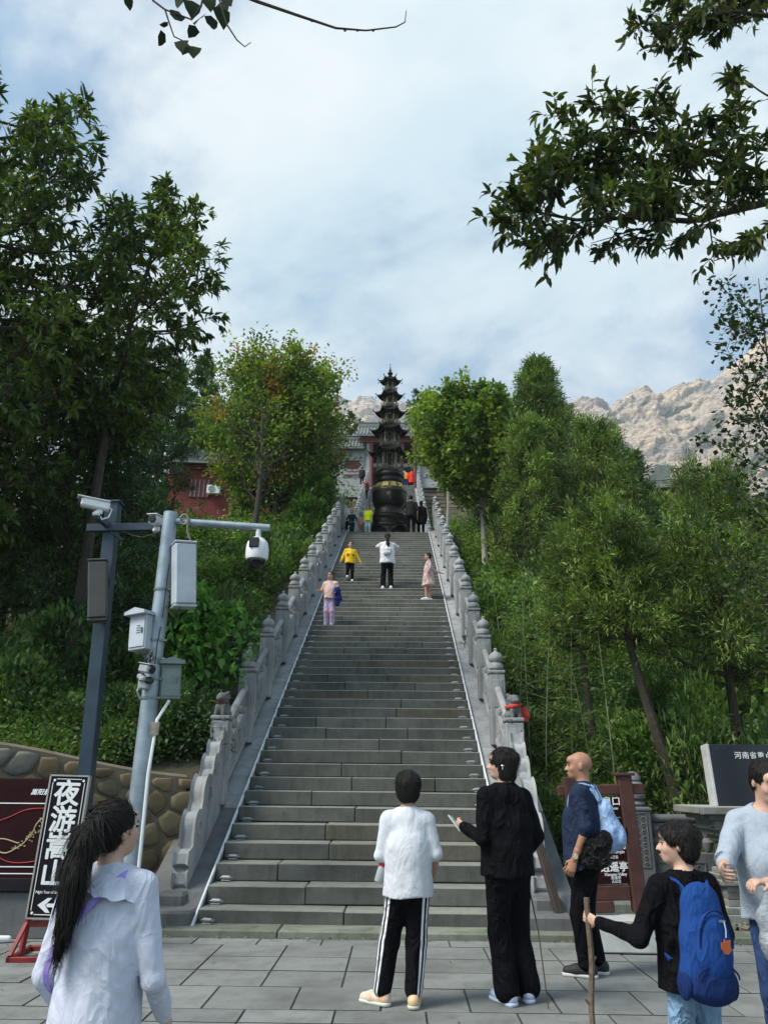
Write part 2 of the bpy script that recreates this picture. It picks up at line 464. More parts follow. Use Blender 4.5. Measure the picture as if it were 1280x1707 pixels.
def sdf_mesh(name, prims, h, mats, k=.02, disp=None, cut=None):
    lo = np.full(3, 1e9); hi = -lo
    for p in prims:
        if p[0] == 'e':
            r = max(p[2]) if len(p) > 3 and p[3] is not None else np.array(p[2]); lo = np.minimum(lo, np.array(p[1])-r); hi = np.maximum(hi, np.array(p[1])+r)
        elif p[0] == 'c':
            r = max(p[3], p[4]); 
            for e in (p[1], p[2]): lo = np.minimum(lo, np.array(e)-r); hi = np.maximum(hi, np.array(e)+r)
    lo -= k+2.5*h; hi += k+2.5*h
    n = np.ceil((hi-lo)/h).astype(int)+1
    ax = [lo[i]+np.arange(n[i])*h for i in range(3)]
    P = np.stack(np.meshgrid(*ax, indexing='ij'), -1).astype(np.float32)
    D = sd_eval(P, prims, k)
    if disp is not None: D = D + disp(P)
    if cut is not None: D = np.maximum(D, cut(P))
    V, Q = surfnet(D, lo, h)
    return rawmesh(name, V, Q, mats, smooth=True)
def sdf_obj(name, prims, h, mats, parent, k=.02, disp=None, cut=None):
    return obj(name, sdf_mesh(name, prims, h, mats, k, disp, cut), parent)
# ================================================================== ground, pavement
Mground = MB(); Mground.box((0, -20, -.16), (60, 64, .2)); g = Mground.build('ground', M_SOIL); tag(g, kind='structure')
pav = thing('pavement', None, None, S_O, S_A); tag(pav, kind='structure')
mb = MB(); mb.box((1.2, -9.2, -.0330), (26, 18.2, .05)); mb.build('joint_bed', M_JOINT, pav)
slab_meshes = {}
def slab_mesh(w, d, v):
    k = (round(w, 2), round(d, 2), v)
    if k not in slab_meshes:
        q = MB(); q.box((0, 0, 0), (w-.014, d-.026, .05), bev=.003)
        q.m = [0 if max(q.v[i][2] for i in f) > .0245 and min(q.v[i][2] for i in f) > .018 else 1 for f in q.f]; slab_meshes[k] = q.mesh('paving_slab', [M_PAVE, M_JOINT])  # slab sides take the dark joint colour, painting in the deep joints' shade
    return slab_meshes[k]
y = -.42; row = 0
while y > -8.6:
    d = (.3, .5, .5, .5, .6)[row % 5]; x = -6.4 + (row*7 % 5)*.0
    off = .0 if row % 4 else .3
    x = -6.6 + off
    while x < 7.2:
        wd = .6
        zc = (8.73+y)
        if abs(x/zc) < .72 and zc > 2.0:
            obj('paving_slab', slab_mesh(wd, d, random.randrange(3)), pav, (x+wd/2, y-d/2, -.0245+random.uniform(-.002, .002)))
        x += wd
    y -= d; row += 1
mb = MB(); mb.box((1.0, -6.5-2.0, -.0212), (26, 13, .012)) if False else None
# kerb stones below the first step
kb = thing('kerb', None, None, S_O, S_A); tag(kb, kind='structure')
for i in range(9):
    w = 1.15; q = MB(); q.box((0, 0, 0), (w-.01, .36, .11), bev=.012); q.build('kerb_stone', M_KERB, kb, loc=(-3.9+i*w+w/2-.3, -.19+random.uniform(-.01, .01), .0+random.uniform(-.004, .004)))
# litter along the kerb
mb = MB()
for i in range(240):
    x = random.uniform(-3.8, 4.2); yy = -.40-abs(random.gauss(0, .05)); a = random.uniform(0, 6.28); L = random.uniform(.008, .03)
    M = Matrix.Translation((x, yy, .006)) @ Euler((random.uniform(-.4, .4), random.uniform(-.4, .4), a)).to_matrix().to_4x4()
    mb.add([M @ Vector(p) for p in ((-L, 0, 0), (0, -L*.4, .003), (L, 0, 0), (0, L*.4, .004))], [(0, 1, 2, 3)], random.choice((0, 0, 1)))
lt = mb.build('litter', [simple('dry_leaf', (.30, .26, .14), .9), simple('dark_leaf', (.07, .06, .035), .9)], None)
lt.matrix_world = S_M; tag(lt, kind='stuff')

# ================================================================== stairway
st = thing('stone_stairway', 'long worn grey stone stairway climbing from the pavement to the bronze tower', 'stairway', S_O, S_A)
W2 = 1.63
cache = {}
pats = [(1.5, 1.76), (.7, 1.15, 1.41), (2.1, 1.16), (.9, 1.3, 1.06), (1.24, 2.02)]
for i in range(NST):
    if i % 2 == 0 or True:
        pat = list(pats[(i*3) % 5]);
        if i % 3 == 1: pat.reverse()
    x = -W2
    for wd in pat:
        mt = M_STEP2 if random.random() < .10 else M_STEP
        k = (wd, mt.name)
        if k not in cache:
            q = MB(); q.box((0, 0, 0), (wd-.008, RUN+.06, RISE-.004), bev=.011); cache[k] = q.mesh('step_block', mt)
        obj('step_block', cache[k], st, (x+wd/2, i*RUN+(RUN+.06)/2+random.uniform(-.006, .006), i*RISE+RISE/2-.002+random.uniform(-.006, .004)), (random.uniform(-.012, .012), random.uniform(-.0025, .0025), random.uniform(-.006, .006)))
        x += wd
q = MB(); q.add([(-W2, .06, -.3), (W2, .06, -.3), (W2, LY+.06, LZ-.3), (-W2, LY+.06, LZ-.3), (-W2, .06, -1), (W2, .06, -1), (W2, LY+.06, -1), (-W2, LY+.06, -1)],
                [(0, 1, 2, 3), (4, 7, 6, 5), (0, 4, 5, 1), (1, 5, 6, 2), (2, 6, 7, 3), (3, 7, 4, 0)])
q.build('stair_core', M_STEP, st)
# landing with slabs
ld = thing('landing', None, None, S_O, S_A); tag(ld, kind='structure')
q = MB(); q.box((0, (LY+Y2+6)/2, LZ-.27), (5.6, Y2+6-LY-.1, .5)); q.build('landing_bed', M_JOINT, ld)
for i in range(9):
    for j in range(6):
        q = MB() if (i, j) == (0, 0) else q
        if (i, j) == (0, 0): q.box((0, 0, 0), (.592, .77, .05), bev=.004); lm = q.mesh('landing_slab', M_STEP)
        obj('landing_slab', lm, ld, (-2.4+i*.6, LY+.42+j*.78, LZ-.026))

def sloped_slab(length_y, width, thick, slope, mats, name):
    q = MB(); q.box((0, 0, 0), (width, length_y, thick), bev=.008, shear=slope); return q.mesh(name, mats)

# ---- posts, finials, panels of the sloping balustrades
PW = .24
q = MB(); q.box((0, 0, .03), (PW, PW, 1.06), bev=.012); q.box((0, 0, .60), (PW+.02, PW+.02, .05), bev=.012)
for s_ in (-1, 1):
    q.box((0, s_*(PW/2+.004), .27), (.15, .012, .42), bev=.005); q.box((s_*(PW/2+.004), 0, .27), (.012, .15, .42), bev=.005)
post_me = q.mesh('post', M_GREY)
fin_prof = [(.105, 0), (.125, .01), (.125, .05), (.09, .06), (.088, .075), (.118, .10), (.122, .14), (.105, .175), (.085, .185), (.085, .20), (.112, .225), (.120, .265), (.105, .31), (.07, .345), (.035, .365), (.022, .385), (.03, .40), (.018, .42), (0, .428)]
q = MB(); q.lathe(fin_prof, 16); fin_me = q.mesh('finial', M_GREY, True)
q = MB(); q.lathe([fin_prof[i] for i in (0, 2, 4, 6, 8, 11, 13, 15, 18)], 8); fin_far = q.mesh('finial', M_GREY, True)
SP = 1.62
def panel_meshes(slope):
    L = SP-PW; q = MB()
    q.box((0, 0, 0), (.10, L, .115), bev=.03, shear=slope); rail = q.mesh('handrail', M_GREY)
    q = MB(); q.box((0, 0, 0), (.085, L, .42), shear=slope)
    for s_ in (-1, 1):
        x = s_*.047
        q.box((x, 0, .17), (.014, L-.06, .035), bev=.004, shear=slope); q.box((x, 0, -.17), (.014, L-.06, .035), bev=.004, shear=slope)
        for yy in (-L/2+.05, -.17, .17, L/2-.05): q.box((x, yy, slope*yy), (.014, .035, .31), bev=.004)
        for yy in (-.42, .42):
            for dz in (-.055, .055): q.box((x, yy, slope*yy+dz), (.018, .26, .045), bev=.012, shear=slope)
        q.lathe([(.0, -.011), (.07, -.009), (.085, 0), (.07, .009), (0, .011)], 10)
        n = len(q.v) - 5*10
        for i in range(n, len(q.v)):
            a = q.v[i]; q.v[i] = (x+a[2]*s_, a[0], a[1])
    pan = q.mesh('panel', M_GREY)
    q = MB()
    for yy in (-L/3, 0, L/3):
        q.lathe([(.03, -.12), (.05, -.09), (.055, -.04), (.03, .0), (.05, .05), (.06, .09), (.035, .12)], 8, c=(0, yy, slope*yy))
    vas = q.mesh('vase_struts', M_GREY, True)
    q = MB(); q.box((0, 0, 0), (.13, L, .09), bev=.01, shear=slope); foot = q.mesh('bottom_rail', M_GREY)
    return rail, pan, vas, foot
PM1, PM2 = panel_meshes(SLOPE), panel_meshes(SL2)
BX = W2 + .33
def balustrade(side, y0, z0, n, slope, PM, label, lion=False, sc=1.):
    root = thing('stone_balustrade', label, 'balustrade', S(side*BX, y0, z0), S_A, 'carved stone balustrades of the stairways')
    top = .55
    for i in range(n):
        y, z = i*SP, i*SP*slope
        p = obj('post', post_me, root, (0, y, z+top-.01))
        if not (lion and i == 0): obj('finial', fin_me if i < 7 and lion else fin_far, p, (0, 0, .56))
        if i < n-1:
            ym = y+SP/2; zm = ym*slope
            obj('handrail', PM[0], root, (0, ym, zm+.93)); obj('vase_struts', PM[2], root, (0, ym, zm+.76))['kind'] = 'stuff'
            obj('panel', PM[1], root, (0, ym, zm+.43)); obj('bottom_rail', PM[3], root, (0, ym, zm+.165))
    return root
YB0 = 1.95
def plane(y): return y*SLOPE + .10
NP1 = 13
# silhouette of the scrolled drum stone that closes the balustrade at its foot (y, z)
def arc(cy, cz, r, a0, a1, n=8): return [(cy+r*math.cos(R(a0+(a1-a0)*i/n)), cz+r*math.sin(R(a0+(a1-a0)*i/n))) for i in range(n+1)]
def drum_outline():
    P_ = [(-.12, .95), (-.22, .95), (-.22, .86)]
    P_ += arc(-.27, .72, .10, 70, 185, 6) + arc(-.47, .50, .14, 60, 190, 7) + arc(-.80, .17, .22, 62, 195, 8) + arc(-1.16, -.17, .17, 65, 190, 7)
    P_ += [(-1.34, -.38), (-1.50, -.42), (-1.52, -.52), (-1.44, -.56), (-1.50, -.62), (-1.50, -.72), (-1.42, -.80), (-1.55, -.86)]
    P_ += [(-.12, -.86+.74)]
    return P_[::-1]
for side, nm in ((-1, 'left'), (1, 'right')):
    z0 = plane(YB0)
    root = balustrade(side, YB0, z0-.03, NP1, SLOPE, PM1, f'carved grey balustrade with lotus finials climbing the lower stairway on its {nm} side', True)
    Mx = Matrix(((0, -1, 0, 0), (1, 0, 0, 0), (0, 0, 1, 0), (0, 0, 0, 1)))      # outline x -> local y
    q = MB(); q.prism([(p[0], p[1]) for p in drum_outline()], .17, Mx, bev=.035)
    for (cy, cz, r) in ((-.27, .70, .06), (-.47, .48, .09), (-.80, .15, .15), (-1.16, -.19, .11)):
        for sx in (-1, 1):
            q.tube([(sx*.088, cy+r*math.cos(a)*(1-.08*a), cz+r*math.sin(a)*(1-.08*a)) for a in [k*.55 for k in range(14)]], .012, 5)
    q.build('drum_stone', M_GREY, root, True)
    q = MB(); q.box((-side*.05, -1.80, -1.02), (.50, .68, .24), bev=.02); q.box((side*.02, -1.52, -.88), (.30, .5, .2), bev=.03); q.build('foot_stone', M_GREYD, root)
    # coping stones beside the steps and side wall
    y = -.16
    for i in range(13):
        L = SP if i else YB0+.16
        cw = .66; me = sloped_slab(L-.008, cw, .16, SLOPE, M_GREYD if i == 0 else M_GREY, 'coping_stone')
        obj('coping_stone', me, root, (-side*(BX-W2-cw/2-.002), y+L/2-YB0, plane(y+L/2)-z0-.07))
        y += L
    q = MB(); yb = LY+.4
    V = []
    for x in (side*(W2+.03-BX), side*(W2+.64-BX)):
        V += [(x, -.16-YB0, -1.1-z0+.2), (x, yb-YB0, -1.1-z0+.2), (x, yb-YB0, plane(yb)-.2-z0), (x, -.16-YB0, plane(-.16)-.2-z0)]
    q.add(V, [(0, 1, 2, 3), (7, 6, 5, 4), (0, 3, 7, 4), (1, 5, 6, 2), (3, 2, 6, 7), (0, 4, 5, 1)]); q.build('side_wall', M_GREYD, root)
    # white strip along the inner edge of the coping
    q = MB(); a = Vector((side*(W2+.012), -.17, .03)); b = Vector((side*(W2+.012), LY+.1, plane(LY+.1)+.03))
    for k in range(9):
        p0, p1 = a.lerp(b, k/9+.0006), a.lerp(b, (k+1)/9-.0006)
        q.bar(p0, p1, .026, .05, bev=.005)
    s_ = q.build('metal_strip', simple('white_strip', (.80, .84, .88), .3, .1, .06, 14), None); s_.matrix_world = S_M
    tag(s_, f'narrow white light strip running up the {nm} edge of the lower steps', 'light strip', 'light strips beside the lower steps')
    # little spotlights at the ends of the treads
    q = MB(); q.box((0, 0, .006), (.10, .06, .012), bev=.003); brm = q.mesh('bracket', MATS.get('alu') or simple('alu', (.34, .36, .38), .5, .3, .2))
    q = MB(); q.tube([(-.045, 0, .036), (.05, -.01, .036)], .021, 10); q.tube([(-.075, .0, .03), (-.045, 0, .036)], [.006, .012], 6); q.lathe([(0, 0), (.019, 0), (.019, .012), (0, .012)], 8, c=(.062, -.01, .03)); hm = q.mesh('lamp_head', MATS['alu'], True)
    q = MB(); q.tube([(side*.05, .02, .01), (side*.09, .05, .03), (side*.10, .12, .10), (side*.105, .24, .17)], .005, 5); cm_ = q.mesh('cable', simple('grey_cable', (.10, .10, .11), .6))
    for i in range(0, 45):
        x = side*(W2-.13)+random.uniform(-.015, .015)
        z = i*RISE if i else .058
        ONES = 'lowest second third fourth fifth sixth seventh eighth ninth tenth eleventh twelfth thirteenth fourteenth fifteenth sixteenth seventeenth eighteenth nineteenth'.split()
        k1 = i+1; tens = ('', '', 'twenty', 'thirty', 'forty')[k1//10] if k1 > 19 else ''
        ordn = ONES[i] if k1 < 20 else (tens[:-1]+'ieth' if k1 % 10 == 0 else tens+' '+(['', 'first']+ONES[1:9])[k1 % 10])
        t = thing('step_light', f'small silver step light at the {nm} end of the {ordn} step', 'step light', S(x, i*RUN-.055, z), S_A+random.uniform(-.3, .3), f'step lights along the {nm} edge of the lower stairway')
        # each lamp sits on tread i-1 (height i*RISE), close to the riser behind it
        t.location = S(x, i*RUN-.055, i*RISE+ (.058 if i == 0 else .001))
        obj('bracket', brm, t); obj('lamp_head', hm, t); obj('cable', cm_, t)

# ---- lions on the first posts with red cloths
def lion(side, label):
    t = thing('stone_lion', label, 'lion statue', S(side*BX, YB0, plane(YB0)-.03+1.10), S_A + R(20*side), 'stone lions on the first posts')
    q = MB(); q.box((0, 0, .025), (.22, .22, .05), bev=.01)
    q.build('plinth', M_GREYD, t)
    pr = [('e', (0, .03, .15), (.085, .10, .10)), ('e', (0, -.02, .20), (.075, .07, .09)), ('e', (0, -.045, .30), (.075, .075, .07)),
          ('e', (0, -.11, .285), (.045, .035, .03)), ('e', (.05, -.03, .35), (.02, .02, .02)), ('e', (-.05, -.03, .35), (.02, .02, .02)),
          ('c', (.05, -.06, .19), (.055, -.085, .06), .032, .027), ('c', (-.05, -.06, .19), (-.055, -.085, .06), .032, .027),
          ('e', (.075, .02, .10), (.04, .07, .05)), ('e', (-.075, .02, .10), (.04, .07, .05)), ('e', (0, .11, .2), (.03, .03, .08))]
    for k in range(16):
        a = random.uniform(0, 6.28); zz_ = random.uniform(.24, .37)
        pr.append(('e', (.07*math.cos(a), -.01+.06*abs(math.sin(a)), zz_), (.022, .022, .022)))
    sdf_obj('body', pr, .011, M_GREYD, t, k=.02)
    return t
lionL = lion(-1, 'small stone lion with a thin red collar on the post left of the stairs')
lionR = lion(1, 'small stone lion draped with a bright red cloth on the post right of the stairs')
M_CLOTH = simple('red_cloth', (.62, .045, .03), .8, 0, .1)
for Lr, sd_, lab in ((lionL, -1, 'dark red ribbon tied round the neck of the lion left of the stairs'), (lionR, 1, 'bright red cloth knotted over the lion right of the stairs')):
    q = MB()
    if sd_ < 0:
        q.tube([(.085*math.cos(a), -.02+.085*math.sin(a), .235) for a in [k*math.pi/6 for k in range(13)]], .009, 6)
    else:
        q.tube([(.098*math.cos(a), -.01+.098*math.sin(a), .225+.02*math.cos(a)) for a in [k*math.pi/6 for k in range(13)]], .022, 6)
        for (dx, dz, L) in ((.12, -.02, .16), (.155, -.0, .13)):
            V = []; n = 5
            for i in range(n+1):
                f = i/n; V += [(dx+.02*f-.035, -.05+.02*math.sin(f*5), .22+dz-L*f), (dx+.02*f+.03+.03*f, -.045+.015*math.cos(f*4), .22+dz-L*f-.02)]
            V2 = [(a, b+.006, c) for a, b, c in V]; m = len(V)
            q.add(V+V2, [(2*i, 2*i+1, 2*i+3, 2*i+2) for i in range(n)]+[(m+2*i+2, m+2*i+3, m+2*i+1, m+2*i) for i in range(n)])
    o = q.build('red_cloth', M_CLOTH if sd_ > 0 else simple('dark_red_ribbon', (.20, .02, .02), .8, 0, .1), None); o.matrix_world = Matrix.Translation(Lr.location) @ Matrix.Rotation(Lr.rotation_euler.z, 4, 'Z'); tag(o, lab, 'cloth')

# upper flight ------------------------------------------------------
st2 = thing('stone_stairway', 'upper grey stone stairway behind the bronze tower leading to the temple', 'stairway', S(0, Y2, LZ), S_A)
q = MB(); n2 = 62; r2 = 22*SL2/n2; u2 = 22/n2
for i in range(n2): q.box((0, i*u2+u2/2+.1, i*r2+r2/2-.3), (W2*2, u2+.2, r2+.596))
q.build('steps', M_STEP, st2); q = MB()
for side, nm in ((-1, 'left'), (1, 'right')):
    root = balustrade(side, Y2+.2, LZ+.12, 14, SL2, PM2, f'carved grey balustrade climbing the upper stairway on its {nm} side behind the tower')
    me = sloped_slab(22.4, .62, .5, SL2, M_GREY, 'coping_stone'); obj('coping_stone', me, root, (-side*.06, 11-.2, 11*SL2-.3-.12+.02))

# ================================================================== bronze incense tower
TWX, TWY = .04, LY+.93
tw = thing('bronze_tower', 'tall black bronze incense tower with a round cauldron and five hexagonal pagoda roofs', 'incense tower', S(TWX, TWY, LZ), S_A)
HX = R(0)       # hexagon with a flat face to the front
def hexlathe(q, prof, **k): return q.lathe(prof, 6, rot0=0, **k)
q = MB()
q.lathe([(.70, .42), (.76, .46), (.78, .56), (.74, .66), (.70, .70), (.68, .78), (.73, .84), (.755, .92), (.74, 1.02), (.69, 1.08), (.66, 1.16), (.64, 1.26), (.60, 1.33), (.56, 1.38)], 40)
for z, r in ((.50, .785), (.62, .77), (.90, .762), (1.0, .755), (1.30, .625)):
    q.tube([(r*math.cos(a), r*math.sin(a), z) for a in [k*math.pi/20 for k in range(41)]], .02, 6)
for k in range(40):
    a = k*math.pi/20; q.tube([(.76*math.cos(a), .76*math.sin(a), .70), (.80*math.cos(a+.06), .80*math.sin(a+.06), .75), (.77*math.cos(a+.1), .77*math.sin(a+.1), .81)], .018, 4)
q.build('base_ring', M_BRONZE, tw, True)
for k in range(4):                                   # four cabriole feet
    a = -math.pi/2 + k*math.pi/2
    poly = [(-.34, .46), (-.24, .36), (-.15, .30), (-.11, .22), (-.12, .08), (-.19, 0), (.19, 0), (.12, .08), (.11, .22), (.15, .30), (.24, .36), (.34, .46)]
    q = MB(); M = Matrix.Rotation(a+math.pi/2, 4, 'Z') @ Matrix.Translation((0, -.66, 0)); q.prism(poly, .12, M, bev=.02)
    q.lathe([(.0, -.03), (.05, -.02), (.06, 0), (.05, .02), (0, .03)], 10, c=tuple(M @ Vector((0, -.07, .34))))
    q.build('foot', M_BRONZE, tw)
q = MB(); q.lathe([(.50, 1.36), (.60, 1.42), (.68, 1.55), (.72, 1.75), (.73, 1.95), (.725, 2.02)], 48); q.build('cauldron', M_BRONZE, tw, True)
q = MB(); q.lathe([(.725, 2.02), (.75, 2.05), (.75, 2.10), (.735, 2.2), (.69, 2.32), (.60, 2.41), (.54, 2.45)], 48); q.build('shoulder_band', M_BRONZE2, tw, True)
for i, ch in enumerate('君仙道洞'):                      # gilt characters round the shoulder
    a = (i-1.5)*.46
    text(ch, .27, M_BRZGOLD, tw, Matrix.Rotation(a, 4, 'Z') @ facing((0, -.735, 2.23), 0, R(-24)), bold=.008, ext=.008)
q = MB()                                             # lion mask on the belly
q.lathe([(.0, -.05), (.06, -.045), (.095, -.02), (.10, 0), (0, .0)], 14); mk = [(a, -.72+c-.0, 1.82+b) for a, b, c in q.v]; q.v = mk
for sx in (-1, 1): q.lathe([(0, 0), (.025, .01), (.025, .03), (0, .045)], 8, c=(sx*.045, -.775, 1.85))
q.tube([(.06*math.cos(t), -.77, 1.66+.075*math.sin(t)) for t in [k*math.pi/8 for k in range(17)]], .014, 6)
q.build('mask_handle', M_BRONZE2, tw, True)
q = MB(); q.lathe([(.52, 2.42), (.60, 2.46), (.62, 2.52), (.60, 2.60), (.57, 2.64), (.585, 2.70), (.62, 2.74), (.63, 2.80), (.60, 2.86), (.585, 2.9)], 40)
for k in range(12):
    a = k*math.pi/6+.26; q.lathe([(0, 0), (.028, .01), (.02, .03), (0, .035)], 8, c=(.615*math.cos(a), .615*math.sin(a), 2.54))
q.build('neck_ring', M_BRONZE, tw, True)

def hexpt(r, k, z): a = math.pi/6 + k*math.pi/3 + math.pi/6*0; a = k*math.pi/3; return Vector((r*math.cos(a), r*math.sin(a), z))
def roof_geo(rc, ze, rt, zt, lift):
    """hexagonal roof: corners at radius rc, eave height ze at mid-edge (corners lifted), top radius rt at zt"""
    q = MB(); N = 6; M_ = 5; V = []; rows = []
    for j in range(M_+1):
        f = j/M_; row = []
        for k in range(6):
            a, b = hexpt(1, k, 0), hexpt(1, k+1, 0)
            for i in range(N):
                u = i/N; d = a.lerp(b, u); e = abs(2*u-1)**2.2
                rad = (rc*(1-f)+rt*f)*(1+.06*e*(1-f)) if j < M_ else rt
                z = ze + (zt-ze)*(f**1.55*.75+f*.25) + lift*e*(1-f)**2
                row.append(len(V)); V.append(Vector((d.x*rad, d.y*rad, z)))
        rows.append(row)
    n = len(rows[0]); Fc = []
    for j in range(M_):
        for i in range(n): Fc.append((rows[j][i], rows[j][(i+1) % n], rows[j+1][(i+1) % n], rows[j+1][i]))
    q.add(V, Fc)
    V2 = [v - Vector((0, 0, .035)) for v in V]; q.add(V2, [f[::-1] for f in Fc])
    b = len(V); q.f += [(i, b+i, b+(i+1) % n, (i+1) % n) for i in range(n)]; q.m += [0]*n
    for k in range(6):                                # hip ridges and tile ribs
        pts = [V[rows[j][k*N]]+Vector((0, 0, .02)) for j in range(M_+1)]
        e = (pts[0]-pts[1]).normalized(); pts = [pts[0]+e*.05+Vector((0, 0, .05))]+pts
        q.tube([pts[0]+e*.03+Vector((0, 0, .05))]+pts, [.008]+[.022]*len(pts), 6)
        a, b_ = hexpt(1, k, 0), hexpt(1, k+1, 0)
        for i in range(1, 9):
            u = i/9; d = a.lerp(b_, u); e2 = abs(2*u-1)**2.2
            pp = []
            for j in range(M_+1):
                f = j/M_; rad = (rc*(1-f)+rt*f)*(1+.06*e2*(1-f))
                uu = .5+(u-.5)*(1 if True else 1); z = ze + (zt-ze)*(f**1.55*.75+f*.25) + lift*e2*(1-f)**2
                pp.append(Vector((d.x*rad, d.y*rad, z+.008)))
            q.tube(pp, .011, 4)
    return q
tiers = [  # floor z, body corner radius, eave z, corner radius, roof top z, top radius, has railing
    (2.93, .53, 3.74, .86, 4.08, .46), (4.10, .40, 4.76, .78, 5.12, .34), (5.16, .32, 5.66, .64, 5.96, .27), (5.99, .27, 6.48, .545, 6.77, .21), (6.80, .21, 7.20, .46, 7.50, .05)]
for ti, (z0, rb, ze, rc, zt, rt) in enumerate(tiers):
    tr = obj('tier', None, tw) if False else None
    q = MB(); hexlathe(q, [(rb*1.16, z0-.03), (rb*1.2, z0), (rb*1.2, z0+.05), (rb*1.05, z0+.07)])
    hexlathe(q, [(rb*1.0, ze+.02), (rb*1.15, ze+.04), (rb*1.25, ze+.09), (rb*.7, ze+.12)])
    hexlathe(q, [(rb*.55, z0+.03), (rb*.55, ze+.05)])
    q.v = [tuple(Matrix.Rotation(-math.pi/6, 3, 'Z') @ Vector(v)) for v in q.v]
    body = q.build('tier_body', M_BRONZE, tw)
    for k in range(6):
        p = hexpt(rb, k, 0); q = MB(); q.tube([(p.x, p.y, z0+.05), (p.x, p.y, ze+.05)], .034*(.6+rb), 8); q.build('column', M_BRONZE2, body)
        a, b_ = hexpt(rb*.98, k, 0), hexpt(rb*.98, k+1, 0)
        q = MB()                                     # door leaves with an open arch between
        for u in (.10, .30, .70, .90):
            m_ = a.lerp(b_, u); q.bar((m_.x, m_.y, z0+.06), (m_.x, m_.y, ze+.03), rb*.045, rb*.045)
        for u0, u1 in ((.10, .30), (.70, .90)):
            c0, c1 = a.lerp(b_, u0), a.lerp(b_, u1)
            for zf in (.0, .3, .34, .95): q.bar((c0.x, c0.y, z0+.08+(ze-z0-.12)*zf), (c1.x, c1.y, z0+.08+(ze-z0-.12)*zf), .014, .02)
            mid_ = (c0+c1)/2; q.bar((mid_.x, mid_.y, z0+.06), (mid_.x, mid_.y, z0+.06+(ze-z0)*.3), rb*.15, .012)
        c0, c1 = a.lerp(b_, .3), a.lerp(b_, .7); q.bar((c0.x, c0.y, ze-.02), (c1.x, c1.y, ze-.02), .02, .06)
        q.build('door_screen', M_BRONZE2, body)
        # railing
        a, b_ = hexpt(rb*1.17, k, 0), hexpt(rb*1.17, k+1, 0); q = MB()
        hz = .13*(.5+rb)
        q.bar((a.x, a.y, z0+.05+hz), (b_.x, b_.y, z0+.05+hz), .014, .016); q.bar((a.x, a.y, z0+.05+hz*.5), (b_.x, b_.y, z0+.05+hz*.5), .01, .012)
        for i in range(7):
            m_ = a.lerp(b_, i/6); q.bar((m_.x, m_.y, z0+.04), (m_.x, m_.y, z0+.06+hz*(1.2 if i in (0, 6) else 1)), .012, .012)
        q.build('railing', M_BRONZE2, body)
    rf = roof_geo(rc, ze+.06, rt, zt, .10*rc/.7).build('roof', M_BRONZE, tw)
    q = MB()
    for k in range(18):                              # bracket blocks under the eave
        a = hexpt(1, k//3, 0).lerp(hexpt(1, k//3+1, 0), (.2, .5, .8)[k % 3]); q.box((a.x*rb*1.35, a.y*rb*1.35, ze+.06), (.05, .05, .06))
    q.build('brackets', M_BRONZE2, rf)['kind'] = 'stuff'
    for k in range(6):
        p = hexpt(rc*1.13, k, ze+.06+.10*rc/.7); q = MB()
        q.tube([(p.x, p.y, p.z), (p.x, p.y, p.z-.07)], .004, 4); q.lathe([(.004, -.07), (.016, -.08), (.02, -.115), (.028, -.13)], 8, c=(p.x, p.y, p.z)); q.build('bell', M_BRONZE, rf)
q = MB(); q.lathe([(.10, 7.48), (.12, 7.53), (.07, 7.57), (.06, 7.60), (.11, 7.65), (.12, 7.70), (.08, 7.76), (.045, 7.80), (.06, 7.84), (.045, 7.89), (.025, 7.93), (.03, 7.97), (.014, 8.02), (.01, 8.10), (.02, 8.12), (.0, 8.22)], 14); q.build('spire', M_BRONZE, tw, True)

tw.scale = (1, 1, 1.022)
# ================================================================== temple
tm = thing('temple_gate', 'grey tiled temple gate with hexagonal red lattice windows at the head of the stairs', 'temple', S(0, TY+1.4, TZ), S_A)
M_PLAST = stone('grey_plaster', (.36, .37, .37), (.28, .29, .29), (.18, .19, .19), spread=.05)
def tiled_roof(q, x0, x1, y0, y1, ze, zt):
    """two slopes with half-round tile ribs; ridge along x"""
    ym = (y0+y1)/2; M_ = 5
    for sg in (-1, 1):
        yy0 = y0 if sg < 0 else y1; P_ = []
        for j in range(M_+1):
            f = j/M_; P_.append((yy0+(ym-yy0)*f, ze+(zt-ze)*(f*.55+f*f*.45)))
        V = [(x, y, z) for (y, z) in P_ for x in (x0, x1)]+[(x, y, z-.12) for (y, z) in P_ for x in (x0, x1)]
        Fc = [(2*j, 2*j+1, 2*j+3, 2*j+2) for j in range(M_)]; n = 2*(M_+1)
        Fc += [(n+2*j+2, n+2*j+3, n+2*j+1, n+2*j) for j in range(M_)] + [(0, n, n+1, 1)] + [(2*j, 2*j+2, n+2*j+2, n+2*j) for j in range(M_)] + [(2*j+1, n+2*j+1, n+2*j+3, 2*j+3) for j in range(M_)]
        q.add(V, Fc)
        x = x0+.12
        while x < x1:
            q.tube([(x, y, z+.02) for y, z in P_], .075, 6); x += .27
def ridge(q, x0, x1, y, z):
    q.box(((x0+x1)/2, y, z+.16), (x1-x0, .2, .34), bev=.03); q.box(((x0+x1)/2, y, z+.36), (x1-x0+.1, .28, .07), bev=.02)
    for x, s_ in ((x0, -1), (x1, 1)):
        q.prism([(0, 0), (.34, 0), (.42, .3), (.30, .62), (.12, .66), (.20, .45), (.08, .34), (-.05, .30)] if s_ > 0 else [(-.34, 0), (0, 0), (.05, .30), (-.08, .34), (-.20, .45), (-.12, .66), (-.30, .62), (-.42, .3)], .16, Matrix.Translation((x, y, z+.3)))
